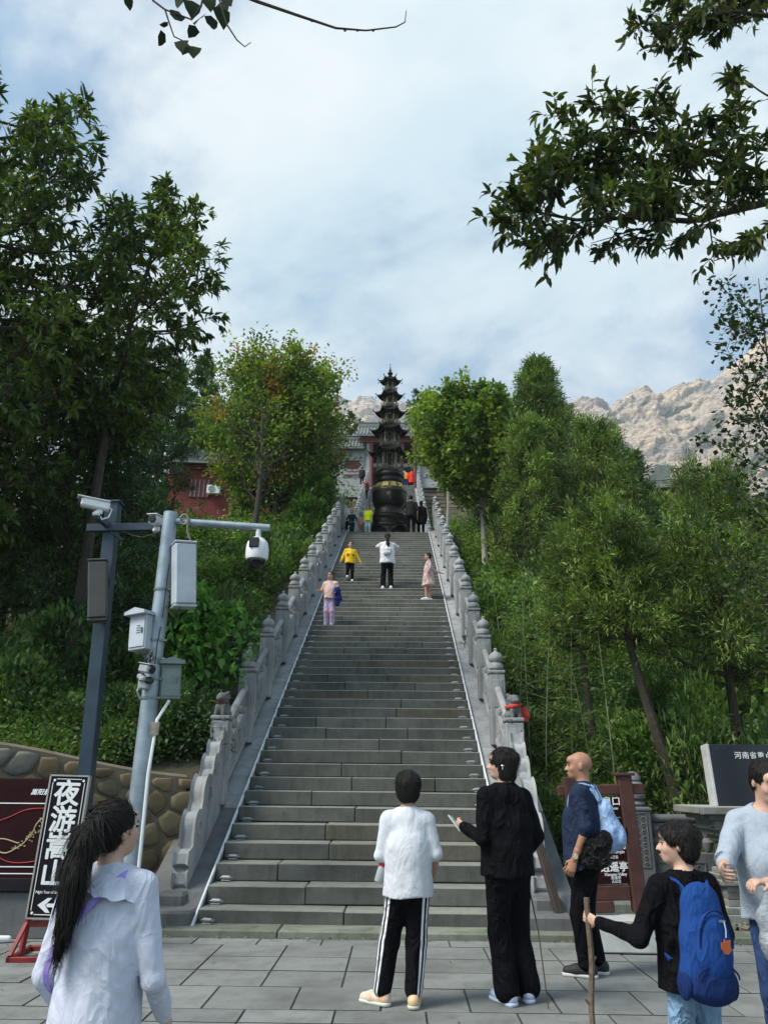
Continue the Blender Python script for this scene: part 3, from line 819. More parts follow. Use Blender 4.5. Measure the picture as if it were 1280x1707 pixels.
def hexwin(cx, cz):
    w = thing_child('window', tm)
    pts = [(-.78, 0), (-.42, -.42), (.42, -.42), (.78, 0), (.42, .42), (-.42, .42)]
    q = MB()
    for i in range(6):
        a, b = pts[i], pts[(i+1) % 6]; q.bar((cx+a[0]*1.08, -.03, cz+a[1]*1.1), (cx+b[0]*1.08, -.03, cz+b[1]*1.1), .13, .10, up=(0, 1, 0))
    fr = q.build('window_frame', M_PLAST, tm)
    q = MB(); q.prism([(cx+a, cz+b) for a, b in pts], .03, Matrix.Translation((0, -.01, 0))); q.build('backing', simple('dark_void', (.02, .015, .015), .8), fr)
    q = MB()
    def clip(x0, z0, x1, z1):
        t0, t1 = 0., 1.
        for i in range(6):
            ax, az = pts[i]; bx, bz = pts[(i+1) % 6]; nx, nz = -(bz-az), bx-ax
            d0 = (x0-ax)*nx+(z0-az)*nz; d1 = (x1-ax)*nx+(z1-az)*nz
            if d0 < 0 and d1 < 0: return
            if d0 < 0: t0 = max(t0, d0/(d0-d1))
            if d1 < 0: t1 = min(t1, d0/(d0-d1))
        if t0 < t1: q.bar((cx+x0+(x1-x0)*t0, -.045, cz+z0+(z1-z0)*t0), (cx+x0+(x1-x0)*t1, -.045, cz+z0+(z1-z0)*t1), .045, .05, up=(0, 1, 0))
    for k in range(-9, 10):
        for sg in (-1, 1): clip(k*.17-.5, -.5*sg, k*.17+.5, .5*sg)
    q.build('lattice', M_REDW, fr)
def thing_child(*a): return None
for sx in (-1, 1):
    x0, x1 = (2.1, 6.6)
    q = MB(); q.box((sx*(x0+x1)/2, .25, 1.75), (x1-x0, .5, 4.1)); q.build('wall', M_PLAST, tm)
for sx in (-1, 1):
    hexwin(sx*3.28, 2.45)
    q = MB(); q.box((sx*3.28, -.03, 1.55), (1.7, .08, .30), bev=.01); q.box((sx*3.28, -.075, 1.55), (1.3, .03, .16), mi=1); q.build('window_sill', [M_PLAST, M_REDW], tm)
    q = MB(); x0, x1 = sorted((sx*2.3, sx*6.9)); tiled_roof(q, x0, x1, -.7, 1.7, 3.75, 4.9); ridge(q, x0, x1, .5, 4.9); q.build('side_roof', M_TILE, tm)
q = MB(); q.box((0, 1.2, 2.5), (4.4, 2.2, .3)); q.box((-2.0, .9, 2.5), (.35, 2.4, 5.2)); q.box((2.0, .9, 2.5), (.35, 2.4, 5.2)); q.box((0, 1.9, 2.5), (4, .2, 5.2), mi=1); q.build('gate_wall', [M_PLAST, M_REDW], tm)
for x in (-1.75, -.7, .7, 1.75):
    q = MB(); q.tube([(x, -.35, 0), (x, -.35, 4.5)], .14, 12); q.build('column', M_REDW, tm)
q = MB(); tiled_roof(q, -3.0, 3.0, -1.1, 2.9, 4.7, 6.3); ridge(q, -2.9, 2.9, .9, 6.3); q.box((0, -.45, 4.45), (5.6, .2, .35), mi=1); q.build('gate_roof', [M_TILE, M_REDW], tm)
q = MB(); q.box((0, -.42, 3.7), (1.8, .08, .7), bev=.02); q.build('name_board', simple('dark_board', (.03, .04, .07), .5), tm)

# terrace right of the upper stairs: masonry wall with a stone railing
tr = thing('terrace_wall', 'rough brown masonry terrace wall topped by a grey stone railing right of the upper stairs', 'terrace wall', S(2.4, TY-.2, TZ), S_A)
M_MAS = stone('masonry', (.24, .20, .15), (.17, .14, .10), (.10, .085, .06), spread=.4)
q = MB(); q.box((4.3, .6, -2.6), (8.6, 1.0, 4.9)); q.build('wall_core', M_MORTAR, tr)
q = MB(); q.box((4.35, .5, -.06), (8.9, 1.5, .3), bev=.02); q.build('terrace_slab', M_PLAST, tr)
mm = []
for v in range(4):
    q = MB(); q.box((0, 0, 0), (.62+.16*v, .2, .27), bev=.03); mm.append((.66+.16*v, q.mesh('stone', M_MAS)))
for r_ in range(14):
    x = -.05
    while x < 8.3:
        w, me = random.choice(mm); obj('stone', me, tr, (x+w/2, .06+random.uniform(-.03, .03), -.38-r_*.31), (0, random.uniform(-.03, .03), 0)); x += w
for i in range(6):
    x = .3+i*1.6
    if i: 
        q = MB(); q.box((x, 0, .55), (.2, .2, 1.0), bev=.02); p = q.build('railing_post', M_PLAST, tr)
        q = MB(); q.box((x-.8, 0, .95), (1.4, .12, .12), bev=.02); q.box((x-.8, 0, .2), (1.4, .1, .25), bev=.01)
        for k in range(-2, 3): q.box((x-.8+k*.27, 0, .6), (.06, .08, .6))
        for zz_ in (.45, .7): q.box((x-.8, 0, zz_), (1.4, .07, .06))
        q.build('railing_panel', M_PLAST, tr)

# red hall half hidden on the left with its air conditioner, small hall far right
def hall(name, label, M, w, d, h, wallm, group=None):
    t = thing(name, label, 'hall', M.translation, M.to_euler().z, group)
    q = MB(); q.box((0, d/2, h/2-1.5), (w, d, h+3)); q.build('wall', wallm, t)
    q = MB(); tiled_roof(q, -w/2-.5, w/2+.5, -.8, d+.8, h, h+1.6); ridge(q, -w/2-.4, w/2+.4, d/2, h+1.6); q.build('roof', M_TILE, t)
    q = MB(); q.box((0, -.12, h-.12), (w+.4, .16, .25)); q.build('eave_beam', M_REDW, t)
    for x in (-w*.28, w*.28):
        q = MB(); q.box((x, -.02, h*.5), (1.1, .08, 1.0)); f = q.build('window', M_REDW, t)
        q = MB()
        for k in range(5): q.box((x-.44+k*.22, -.08, h*.5), (.04, .04, .96))
        q.build('window_bars', M_PLAST, f)
    return t
pL = at(405, 846, 38)
HL = Matrix.Translation((pL.x-.2, 38, pL.z-.3)) @ Matrix.Rotation(R(4), 4, 'Z')
hallL = hall('red_hall', 'red walled hall half hidden by trees left of the stairway', HL, 7.6, 5, 2.55, M_RED)
pa = at(356, 823, 37.7)
ac = thing('air_conditioner', 'white outdoor air conditioner unit hung on the red wall among the trees', 'air conditioner', (pa.x, 37.62, pa.z-.05), R(4)); ac.scale = (.8, .8, .8)
q = MB(); q.box((0, 0, .3), (.85, .32, .6), bev=.03); q.build('casing', M_WHITE, ac)
q = MB(); q.lathe([(0, 0), (.21, 0), (.21, .02), (0, .02)], 20); q.v = [(a-.1, -.165-c, .3+b) for a, b, c in q.v]
f = q.build('fan_opening', simple('fan_dark', (.12, .14, .12), .6), ac); q = MB()
for r_ in (.07, .13, .19, .22): q.tube([(-.1+r_*math.cos(a), -.19, .3+r_*math.sin(a)) for a in [k*math.pi/10 for k in range(21)]], .007, 4)
for k in range(6): q.bar((-.1, -.19, .3), (-.1+.21*math.cos(k*1.047), -.19, .3+.21*math.sin(k*1.047)), .008, .008)
q.build('fan_grille', M_WHITE, f)
pR = at(1120, 858, 60)
hallR = hall('small_hall', 'small grey roofed hall glimpsed between the trees under the rocky mountain', Matrix.Translation((pR.x+2.5, 60, pR.z)) @ Matrix.Rotation(R(-8), 4, 'Z'), 7, 6, 2.4, M_REDW)
# ================================================================== hillside
KL = ([-60, 7, 10, 14, 20, 29, 34, 50, 56, 75, 200, 500, 2500], [1.5, 1.6, 1.45, 2.9, 6.0, 10.2, 11.6, 18.6, 21.8, 24, 38, 60, 60])
KR = ([-60, 11.8, 14, 20, 29, 34, 50, 56, 75, 200, 500, 2500], [.1, .12, .9, 4.1, 9.6, 11, 17.6, 21, 22, 34, 55, 60])
KC = ([-60, 8.9, 9.6, 29.5, 34, 56, 75, 200, 500, 2500], [-.5, -.5, -.2, 10.1, 10.3, 22.6, 24, 38, 58, 60])
def Hgt(x, y):
    x = np.asarray(x, float); y = np.asarray(y, float)
    l, r, c = (np.interp(y, *K) for K in (KL, KR, KC))
    xs = x - (S_O.x + (y-8.73)*.0192)
    h = np.where(xs < -2.0, l, np.where(xs > 2.0, r, c))
    h = h*np.where(xs > 8, 1-.42*np.clip((xs-8)/30, 0, 1)*(y < 400), 1)
    n = (fbm(np.stack([x*.25, y*.25, x*0], -1), 4)-.5)
    return h + n*np.clip((np.abs(xs)-2.3)*.4, 0, .9)*np.clip((y-9.5)*.2, .0, 1)
def front(x):        # where the hillside begins, per column
    return np.interp(x, [-200, -7.8, -2.3, -2.05, 2.0, 2.25, 200], [-3, 8.05, 10.4, 9.0, 9.0, 10.75, 10.75])
xs_ = np.concatenate([-np.geomspace(40, 1800, 16)[::-1], np.linspace(-38, -8, 22), np.linspace(-7.5, 7.5, 61), np.linspace(8, 38, 22), np.geomspace(40, 1800, 16)])
vs_ = np.concatenate([np.linspace(0, 30, 61), np.linspace(31, 80, 36), np.geomspace(84, 2300, 26)])
X = np.repeat(xs_[:, None], len(vs_), 1); Yv = front(xs_)[:, None] + vs_[None]
Z = Hgt(X, Yv); V = np.stack([X, Yv, Z], -1); a, b = X.shape
sk_ = V[:, :1].copy(); sk_[..., 2] = -.4; V = np.concatenate([sk_, V], 1); b += 1
I = np.arange(a*b).reshape(a, b)
Q = np.stack([I[:-1, :-1], I[1:, :-1], I[1:, 1:], I[:-1, 1:]], -1).reshape(-1, 4)
tag(obj('hillside', rawmesh('hillside', V.reshape(-1, 3), Q, M_SOIL, smooth=True)), kind='structure')

# ================================================================== mountains
t = NT('mountain_rock'); v = t.coord('Object'); gp = t.n('ShaderNodeNewGeometry')
v2 = t.n('ShaderNodeMapping'); v2.inputs['Rotation'].default_value = (0, R(52), 0); v2.inputs['Scale'].default_value = (.5, 1, 3.0); t.l(v, v2.inputs[0])
rk = t.mix(t.ramp(t.noise(v2.outputs[0], .018, 8, .75), .42, .58), (.86, .65, .46), (.50, .46, .42))
ck = t.math('ABSOLUTE', t.math('SUBTRACT', t.noise(v2.outputs[0], .045, 7, .72, .5), .5)); rk = t.mix(t.ramp(ck, .0, .028, .9, 0), rk, (.05, .05, .048)); rk = t.mix(t.ramp(t.noise(v, .09, 6, .75, .6), .54, .62, 0, .7), rk, (.12, .12, .11))  # dark crevice lines painted in, carrying relief the soft sun leaves unshaded
green = t.math('ADD', t.attr('veg'), t.math('MULTIPLY', t.math('SUBTRACT', t.noise(v, .035, 8, .7), .5), 1.3))
gr = t.mix(t.noise(v, .12, 5, .7), (.035, .062, .030), (.07, .11, .05))
t.col(t.mix(t.ramp(green, .47, .56), rk, gr)); t.bump(t.math('ADD', t.noise(v2.outputs[0], .07, 8, .75), t.noise(v, .02, 6, .7)), 1., 9.); M_ROCK = t.set(.95, 0, .1)
def mountain(name, prof, Yb, Yt, zb, seed, amp, vegb):
    """prof: list of (pixel x, pixel y) along the skyline, read at depth Yt"""
    px = np.array([p[0] for p in prof], float); py = np.array([p[1] for p in prof], float)
    n, m = 560, 190; u = np.linspace(px[0], px[-1], n)
    top = np.array([at(float(a_), float(np.interp(a_, px, py)), Yt) for a_ in u]); V = np.zeros((n, m, 3)); f = np.linspace(0, 1.25, m)
    for j, ff in enumerate(f):
        if ff <= 1: 
            Y = Yb+(Yt-Yb)*ff; V[:, j, 0] = top[:, 0]*(.72+.28*ff); V[:, j, 1] = Y; V[:, j, 2] = zb+(top[:, 2]-zb)*ff**.9
        else:
            V[:, j, 0] = top[:, 0]*(1+(ff-1)*.5); V[:, j, 1] = Yt+(ff-1)*(Yt-Yb)*1.4; V[:, j, 2] = top[:, 2]-(top[:, 2]-zb)*(ff-1)*2.2
    P_ = V.copy(); ca, sa = math.cos(R(38)), math.sin(R(38))
    a_ = (P_[..., 0]*ca+P_[..., 2]*sa); b_ = (-P_[..., 0]*sa+P_[..., 2]*ca)
    q = np.stack([a_*.008, b_*.034, P_[..., 1]*.006+seed], -1)
    r1 = fbm(q, 8, 2.1, .62, ridge=True); r2 = fbm(np.stack([P_[..., 0]*.009, P_[..., 2]*.009, P_[..., 1]*.009+seed], -1), 5, 2.1, .5, ridge=True)
    d = (r1-.6)*amp*.6+(r2-.6)*amp*1.5
    w = np.clip(f*4, 0, 1)[None]; keep = 1-.9*np.clip(1-np.abs(f-1)*12, 0, 1)[None]
    V[..., 1] -= d*w*1.5; V[..., 2] += d*w*.5*keep
    veg = .75*(1-np.clip(f, 0, 1))[None]**.8+vegb+.56+(.56-r1)*3.8+(.5-r2)*1.2  # plant cover, plus gullies darkened by colour in place of relief shading
    I = np.arange(n*m).reshape(n, m); Q = np.stack([I[:-1, :-1], I[1:, :-1], I[1:, 1:], I[:-1, 1:]], -1).reshape(-1, 4)
    o = obj(name, rawmesh(name, V.reshape(-1, 3), Q, M_ROCK, smooth=False, attrs={'veg': ('POINT', veg.ravel())})); tag(o, kind='structure'); return o
mountain('mountain', [(330, 690), (470, 690), (540, 672), (560, 662), (590, 664), (606, 657), (622, 655), (640, 664), (662, 668), (690, 674), (740, 690), (800, 705), (900, 712)], 900, 1250, 120, 3.1, 34, .10)
mountain('mountain', [(860, 700), (930, 680), (962, 675), (985, 676), (1012, 686), (1024, 672), (1052, 659), (1070, 658), (1090, 668), (1110, 660), (1140, 646), (1150, 638), (1180, 634), (1210, 618), (1235, 600), (1262, 574), (1290, 566), (1360, 560), (1500, 600), (1700, 640)], 520, 900, 90, 8.7, 34, -.06)

# ================================================================== leaves
LEAF = {  # outlines in (along, across): one folded leaf made of two or four faces
 'lance': (np.array([(0, 0, 0), (.35, .5, .10), (.75, .33, .06), (1, 0, -.16), (.75, -.33, .06), (.35, -.5, .10)]), [(0, 1, 4, 5), (1, 2, 3, 4)]),
 'oval': (np.array([(0, 0, 0), (.45, .5, .12), (1, 0, -.05), (.45, -.5, .12)]), [(0, 1, 2, 3)]),
 'heart': (np.array([(0, 0, 0), (.18, .5, .05), (.6, .38, .04), (1, 0, -.1), (.6, -.38, .04), (.18, -.5, .05)]), [(0, 1, 4, 5), (1, 2, 3, 4)]),
}
def rot_from(dirs, g, droop=.0):
    d = dirs/np.linalg.norm(dirs, axis=1, keepdims=True)
    up = np.tile([0, 0, 1.], (len(d), 1)) + g.normal(0, .45, d.shape)
    x = np.cross(d, up); x /= np.linalg.norm(x, axis=1, keepdims=True)+1e-9
    return d, x, np.cross(x, d)
def leaves(pos, dirs, L, Wd, shape, g, clump=None, odd=None):
    """one joined mesh of many real leaves"""
    n = len(pos); base, fc = LEAF[shape]; d, x, z = rot_from(dirs, g)
    L = np.broadcast_to(L, (n,)); Wd = np.broadcast_to(Wd, (n,))
    V = pos[:, None] + d[:, None]*(base[None, :, 0:1]*L[:, None, None]) + x[:, None]*(base[None, :, 1:2]*Wd[:, None, None]) + z[:, None]*(base[None, :, 2:3]*L[:, None, None])
    k = len(base); Q = np.concatenate([np.array(f)[None]+np.arange(n)[:, None]*k for f in fc]); nf = len(fc)
    tone = np.tile(g.random(n), nf); cl = np.tile(clump if clump is not None else g.random(n), nf); od = np.tile(odd if odd is not None else g.random(n), nf)
    return V.reshape(-1, 3), Q, {'tone': ('FACE', tone), 'clump': ('FACE', cl), 'odd': ('FACE', od)}
def sph(g, n, zb=0.):
    v = g.normal(size=(n, 3)); v /= np.linalg.norm(v, axis=1, keepdims=True); v[:, 2] += zb; return v/np.linalg.norm(v, axis=1, keepdims=True)
def tree_meshes(g, h, env, nlimb, nsub, style, L, Wd, per, trunk_r, lean=(0, 0), z0=.3, mat_l=None, mat_b=None, upw=.5, bend=.06, spray=.35, twigs=True, topz=.97):
    """env(f, az) gives the crown radius at height fraction f; returns trunk mesh and crown mesh"""
    q = MB(); ph = g.random()*6
    def tp(f): return Vector((lean[0]*f+bend*h*math.sin(f*4+ph)*.35, lean[1]*f+bend*h*math.cos(f*3.1+ph)*.3, f*h))
    n = 9; q.tube([tp(i/n*topz) for i in range(n+1)], [trunk_r*(1-.88*i/n)*(1.25 if i == 0 else 1) for i in range(n+1)], 8)
    ends = []; dirs_ = []; cl = []
    for i in range(nlimb):
        f = z0+(topz-z0)*((i+.5)/nlimb)**.85; az = i*2.4+g.random()*.8
        rad = env(f, az)*(.82+.36*g.random())
        up_ = upw*rad*(.5+.6*g.random())
        a = tp(max(f-up_/h*.9, z0*.8)); b = tp(f)+Vector((rad*math.cos(az), rad*math.sin(az), 0)); 
        m1 = a.lerp(b, .5)+Vector((0, 0, -.08*rad if upw > 0 else .1*rad))
        r0 = max(trunk_r*(.5-.35*f), .012); limbc = g.random()
        q.tube([a, m1, b], [r0, r0*.6, r0*.2], 5, cap=False)
        for j in range(nsub):
            t_ = .25+.8*(j+.5)/nsub; c = (a.lerp(m1, t_*2) if t_ < .5 else m1.lerp(b, t_*2-1))
            dv = (b-a).normalized()*.6+Vector(tuple(sph(g, 1, .15)[0])); sp_ = spray*(.5+rad*.35)
            e = c+dv.normalized()*sp_*(1.2-.4*t_)
            if twigs: q.tube([c, e], [max(r0*.25, .006), .003], 3, cap=False)
            cc_ = np.clip(.5*limbc+.5*g.random()+.25*(t_-.6), 0, 1); k = per
            tt = g.random(k)**.7
            pts = np.array(c)[None]*(1-tt[:, None])+np.array(e)[None]*tt[:, None]
            dd = np.tile(np.array(dv.normalized())[None], (k, 1))
            if style == 'whorl': 
                tip = g.random(k) < .65; pts[tip] = np.array(e)[None]; dd = sph(g, k)+dd*.7; dd[:, 2] -= .35
                pts += g.normal(0, .02, pts.shape)
            elif style == 'feather': dd = dd*1.0+sph(g, k)*.75; dd[:, 2] += .25; pts += g.normal(0, sp_*.13, pts.shape)
            elif style == 'droop': dd = dd*.5+sph(g, k)*.8; dd[:, 2] -= .25; pts += g.normal(0, sp_*.22, pts.shape)
            else: dd = dd*.5+sph(g, k)*.9; pts += g.normal(0, sp_*.26, pts.shape)
            ends.append(pts); dirs_.append(dd); cl.append(np.full(k, cc_))
    P_ = np.concatenate(ends); D_ = np.concatenate(dirs_); C_ = np.concatenate(cl)
    odd = np.clip(vnoise(P_*(.9/max(h*.12, .5)))*.75+g.random(len(P_))*.3, 0, 1)
    V, Q, at_ = leaves(P_, D_, L*(.7+.6*g.random(len(P_))), Wd*(.75+.5*g.random(len(P_))), {'whorl': 'lance', 'feather': 'oval', 'droop': 'oval', 'broad': 'oval'}[style], g, C_, odd)
    return q.mesh('trunk', mat_b, True), rawmesh('crown', V, Q, mat_l, attrs=at_)
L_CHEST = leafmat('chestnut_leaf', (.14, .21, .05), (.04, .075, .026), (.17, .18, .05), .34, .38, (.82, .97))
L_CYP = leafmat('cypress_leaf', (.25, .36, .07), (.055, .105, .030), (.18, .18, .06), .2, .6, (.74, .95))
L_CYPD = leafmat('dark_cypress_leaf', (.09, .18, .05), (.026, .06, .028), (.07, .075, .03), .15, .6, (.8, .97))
L_ELM = leafmat('elm_leaf', (.22, .30, .04), (.07, .14, .032), (.42, .15, .03), .45, .5, (.70, .84))
L_ELM2 = leafmat('bright_broad_leaf', (.27, .36, .05), (.09, .17, .035), (.22, .22, .05), .4, .5, (.75, .95))
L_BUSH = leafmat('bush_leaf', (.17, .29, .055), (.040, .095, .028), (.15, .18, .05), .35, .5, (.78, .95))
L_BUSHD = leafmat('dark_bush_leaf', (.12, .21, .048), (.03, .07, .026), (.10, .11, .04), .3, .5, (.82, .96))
L_BRIGHT = leafmat('bright_cypress_leaf', (.13, .25, .035), (.06, .15, .028), None, .3, .5)
L_BAM = leafmat('bamboo_leaf', (.15, .24, .05), (.045, .10, .03), (.26, .25, .09), .4, .5, (.86, .98))
L_POP = leafmat('poplar_leaf', (.05, .085, .03), (.028, .05, .022), (.16, .17, .07), .3, .55, (.8, .95))
L_POPD = leafmat('dark_poplar_leaf', (.022, .038, .014), (.012, .022, .010), None, .10, .95)
L_BOUGH = leafmat('shaded_chestnut_leaf', (.075, .115, .03), (.024, .044, .017), (.14, .15, .04), .26, .5, (.82, .97))  # chestnut leaf coloured darker, painting the boughs' near silhouette into it
L_KUD = leafmat('broad_bush_leaf', (.13, .30, .05), (.05, .14, .035), None, .35, .45)
M_BAMB = simple('bamboo_stem', (.20, .25, .12), .5, 0, .15, 6)
def env_round(h, r, f0=.25, p=.6, sd=0):
    def e(f, az):
        u = np.clip((f-f0)/(1-f0), 0.02, .98); return r*(4*u*(1-u))**p*(.78+.44*float(vnoise(np.array([math.cos(az)*1.5+sd, math.sin(az)*1.5, f*5]))))
    return e
def env_cone(h, r, f0=.1, p=.75, sd=0):
    def e(f, az):
        u = np.clip((f-f0)/(1-f0), 0, 1); return r*min(1., u*6+.3)*(1.02-u)**p*(.75+.5*float(vnoise(np.array([math.cos(az)*1.5+sd, math.sin(az)*1.5, f*6]))))
    return e
def place_tree(name, label, px, top, Y, width, style, group=None, base=None, mats=None, seed=1, cone=None, f0=.2, nl=26, ns=14, per=9, L=.12, Wd=.05, lean=(0, 0), tr=None, upw=.5, bark=None, spray=.35, p=.6, z0=None, bend=.06, base_px=None):
    g = np.random.default_rng(seed); pt = at(px, top, Y)
    bx = pt.x-lean[0]; by = Y-lean[1]
    gz = float(Hgt(bx, by))-.15 if base is None else base
    h = pt.z-gz; zc = Y*.944+(pt.z*.7)*.33; r = width/2/F*zc
    env = env_cone(h, r, f0, cone, seed) if cone else env_round(h, r, f0, p, seed)
    a, b_ = tree_meshes(g, h, env, nl, ns, style, L, Wd, per, tr or h*.016+.03, lean, z0 if z0 is not None else max(f0, .12), mats, bark or M_BARK, upw, bend, spray)
    t_ = thing(name, label, 'tree', (bx, by, gz), 0, group)
    obj('trunk', a, t_); obj('crown', b_, t_); return t_
GT = 'trees on the left slope'; GR = 'trees on the right slope'; GB = 'trees beyond the stairs'
# left: chestnuts near the wall
place_tree('chestnut_tree', 'tallest dark chestnut tree at the left edge with long drooping leaves against the sky', 20, 160, 11.2, 420, 'whorl', GT, mats=L_CHEST, seed=3, f0=.28, nl=64, ns=20, per=15, L=.20, Wd=.062, tr=.2, spray=.42, p=.42)
place_tree('chestnut_tree', 'dark chestnut tree leaning right beside the tallest one with leaf fans on its tips', 292, 325, 13, 225, 'whorl', GT, mats=L_CHEST, seed=8, f0=.46, nl=42, ns=15, per=14, L=.20, Wd=.06, lean=(1.0, 0), tr=.13, spray=.42, p=.5)
place_tree('chestnut_tree', 'chestnut tree filling the corner above the wall at the left edge', -60, 380, 12.5, 420, 'whorl', GT, mats=L_CHEST, seed=13, f0=.3, nl=36, ns=16, per=14, L=.20, Wd=.062, tr=.2, spray=.42, p=.42)
for i, (px, top, Y, w, sd, nl) in enumerate([(100, 500, 16, 300, 21, 60), (232, 560, 18, 185, 22, 50), (20, 560, 14.5, 260, 23, 46), (190, 640, 14.5, 230, 24, 50)]):
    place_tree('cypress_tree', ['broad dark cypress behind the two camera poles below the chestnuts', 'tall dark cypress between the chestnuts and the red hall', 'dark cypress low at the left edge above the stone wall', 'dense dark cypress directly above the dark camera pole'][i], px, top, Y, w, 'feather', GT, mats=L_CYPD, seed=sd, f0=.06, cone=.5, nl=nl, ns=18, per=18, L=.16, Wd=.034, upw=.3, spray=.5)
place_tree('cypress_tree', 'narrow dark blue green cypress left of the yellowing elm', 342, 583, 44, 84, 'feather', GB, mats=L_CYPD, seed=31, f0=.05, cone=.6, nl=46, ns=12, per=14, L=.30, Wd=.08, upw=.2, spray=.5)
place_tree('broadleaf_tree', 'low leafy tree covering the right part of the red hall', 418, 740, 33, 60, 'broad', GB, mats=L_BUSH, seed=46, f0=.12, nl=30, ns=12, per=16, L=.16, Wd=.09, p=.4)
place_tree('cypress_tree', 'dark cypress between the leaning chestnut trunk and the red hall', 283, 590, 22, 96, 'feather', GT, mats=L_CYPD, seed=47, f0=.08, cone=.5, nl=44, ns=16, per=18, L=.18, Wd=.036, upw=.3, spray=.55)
place_tree('elm_tree', 'elm turning yellow and orange beside the upper left balustrade', 478, 592, 30, 185, 'broad', GB, mats=L_ELM, seed=33, f0=.25, nl=70, ns=20, per=22, L=.19, Wd=.12, upw=.7, spray=.7, p=.3)
place_tree('elm_tree', 'lower yellow green elm between the orange tipped elm and the tower', 532, 660, 33, 90, 'broad', GB, mats=L_ELM, seed=35, f0=.2, nl=34, ns=14, per=16, L=.15, Wd=.09, upw=.6, spray=.55, p=.4)
place_tree('broadleaf_tree', 'round dark tree left of the tower in front of the far ridge', 580, 680, 66, 46, 'broad', GB, mats=L_BUSHD, seed=37, f0=.1, nl=30, ns=12, per=14, L=.22, Wd=.13, p=.4)
place_tree('broadleaf_tree', 'low spreading tree over the roof of the red hall', 365, 700, 43, 120, 'broad', GB, mats=L_BUSH, seed=39, f0=.72, nl=30, ns=12, per=16, L=.20, Wd=.11, p=.4)
place_tree('bare_tree', 'half bare forked tree standing in front of the yellowing elm', 438, 640, 25, 110, 'broad', GB, mats=L_ELM, seed=41, f0=.4, nl=16, ns=8, per=2, L=.12, Wd=.06, upw=1.3, tr=.14, spray=1.1, bark=M_BARK)
place_tree('cypress_bush', 'bright green rounded cypress beside the upper left balustrade', 522, 795, 29, 84, 'feather', None, mats=L_BRIGHT, seed=43, f0=.02, cone=.35, nl=46, ns=14, per=18, L=.20, Wd=.05, upw=.5, spray=.5)
# right
place_tree('broadleaf_tree', 'bright broad tree on a pale forked trunk right of the tower', 772, 655, 26.5, 165, 'broad', GR, mats=L_ELM2, seed=51, f0=.5, nl=66, ns=20, per=22, L=.20, Wd=.13, bark=M_BARKP, tr=.13, upw=.9, spray=.5, p=.33, lean=(-.75, 0))
place_tree('broadleaf_tree', 'slim pale trunked tree between the tower and the forked one', 738, 664, 37, 84, 'broad', GR, mats=L_ELM2, seed=53, f0=.64, nl=34, ns=14, per=18, L=.20, Wd=.13, bark=M_BARKP, tr=.1, upw=.9, spray=.6, p=.33)
place_tree('cypress_tree', 'tallest cypress on the right with a pointed tip against the sky', 888, 600, 28, 215, 'feather', GR, mats=L_CYP, seed=55, f0=.10, cone=.85, nl=74, ns=26, per=26, L=.20, Wd=.036, upw=.35, spray=.8)
place_tree('cypress_tree', 'cypress with a broken top right of the tallest pointed one', 985, 705, 25, 190, 'feather', GR, mats=L_CYP, seed=57, f0=.12, cone=.5, nl=60, ns=24, per=24, L=.19, Wd=.034, upw=.35, spray=.75)
place_tree('cypress_tree', 'leaning bright cypress between the pale forked trunk and the tallest pointed one', 868, 690, 24, 110, 'feather', GR, mats=L_CYP, seed=56, f0=.12, cone=.5, nl=44, ns=20, per=22, L=.18, Wd=.032, upw=.35, spray=.7)
place_tree('cypress_tree', 'small dark cypress tip in front of the rocky slope', 1052, 752, 27, 90, 'feather', GR, mats=L_CYPD, seed=58, f0=.1, cone=.6, nl=40, ns=14, per=16, L=.2, Wd=.045, upw=.3, spray=.5)
place_tree('cypress_tree', 'yellow green feathery cypress under the rocky mountain', 1172, 762, 18, 230, 'feather', GR, mats=L_CYP, seed=59, f0=.28, cone=.42, nl=62, ns=22, per=22, L=.14, Wd=.023, upw=.45, spray=.6)
place_tree('cypress_tree', 'cypress with a bare leaning trunk in the middle of the right slope', 1000, 835, 12.7, 180, 'feather', GR, mats=L_CYP, seed=61, f0=.58, cone=.35, nl=44, ns=18, per=22, L=.13, Wd=.021, lean=(-.85, 0), tr=.12, upw=.3, spray=.5)
place_tree('cypress_tree', 'cypress with thin dark trunk left of the leaning one', 950, 870, 13.6, 140, 'feather', GR, mats=L_CYP, seed=63, f0=.56, cone=.35, nl=36, ns=18, per=22, L=.13, Wd=.021, lean=(-.3, 0), tr=.09, upw=.3, spray=.5)
place_tree('cypress_tree', 'dark double trunked cypress above the stone tablet', 1170, 870, 12.9, 200, 'feather', GR, mats=L_CYP, seed=65, f0=.50, cone=.35, nl=44, ns=18, per=22, L=.13, Wd=.021, tr=.12, upw=.4, spray=.5)
place_tree('cypress_tree', 'shaded cypress at the right edge behind the poplar', 1300, 830, 16, 220, 'feather', GR, mats=L_CYP, seed=67, f0=.2, cone=.45, nl=44, ns=16, per=16, L=.15, Wd=.032, upw=.4, spray=.55)
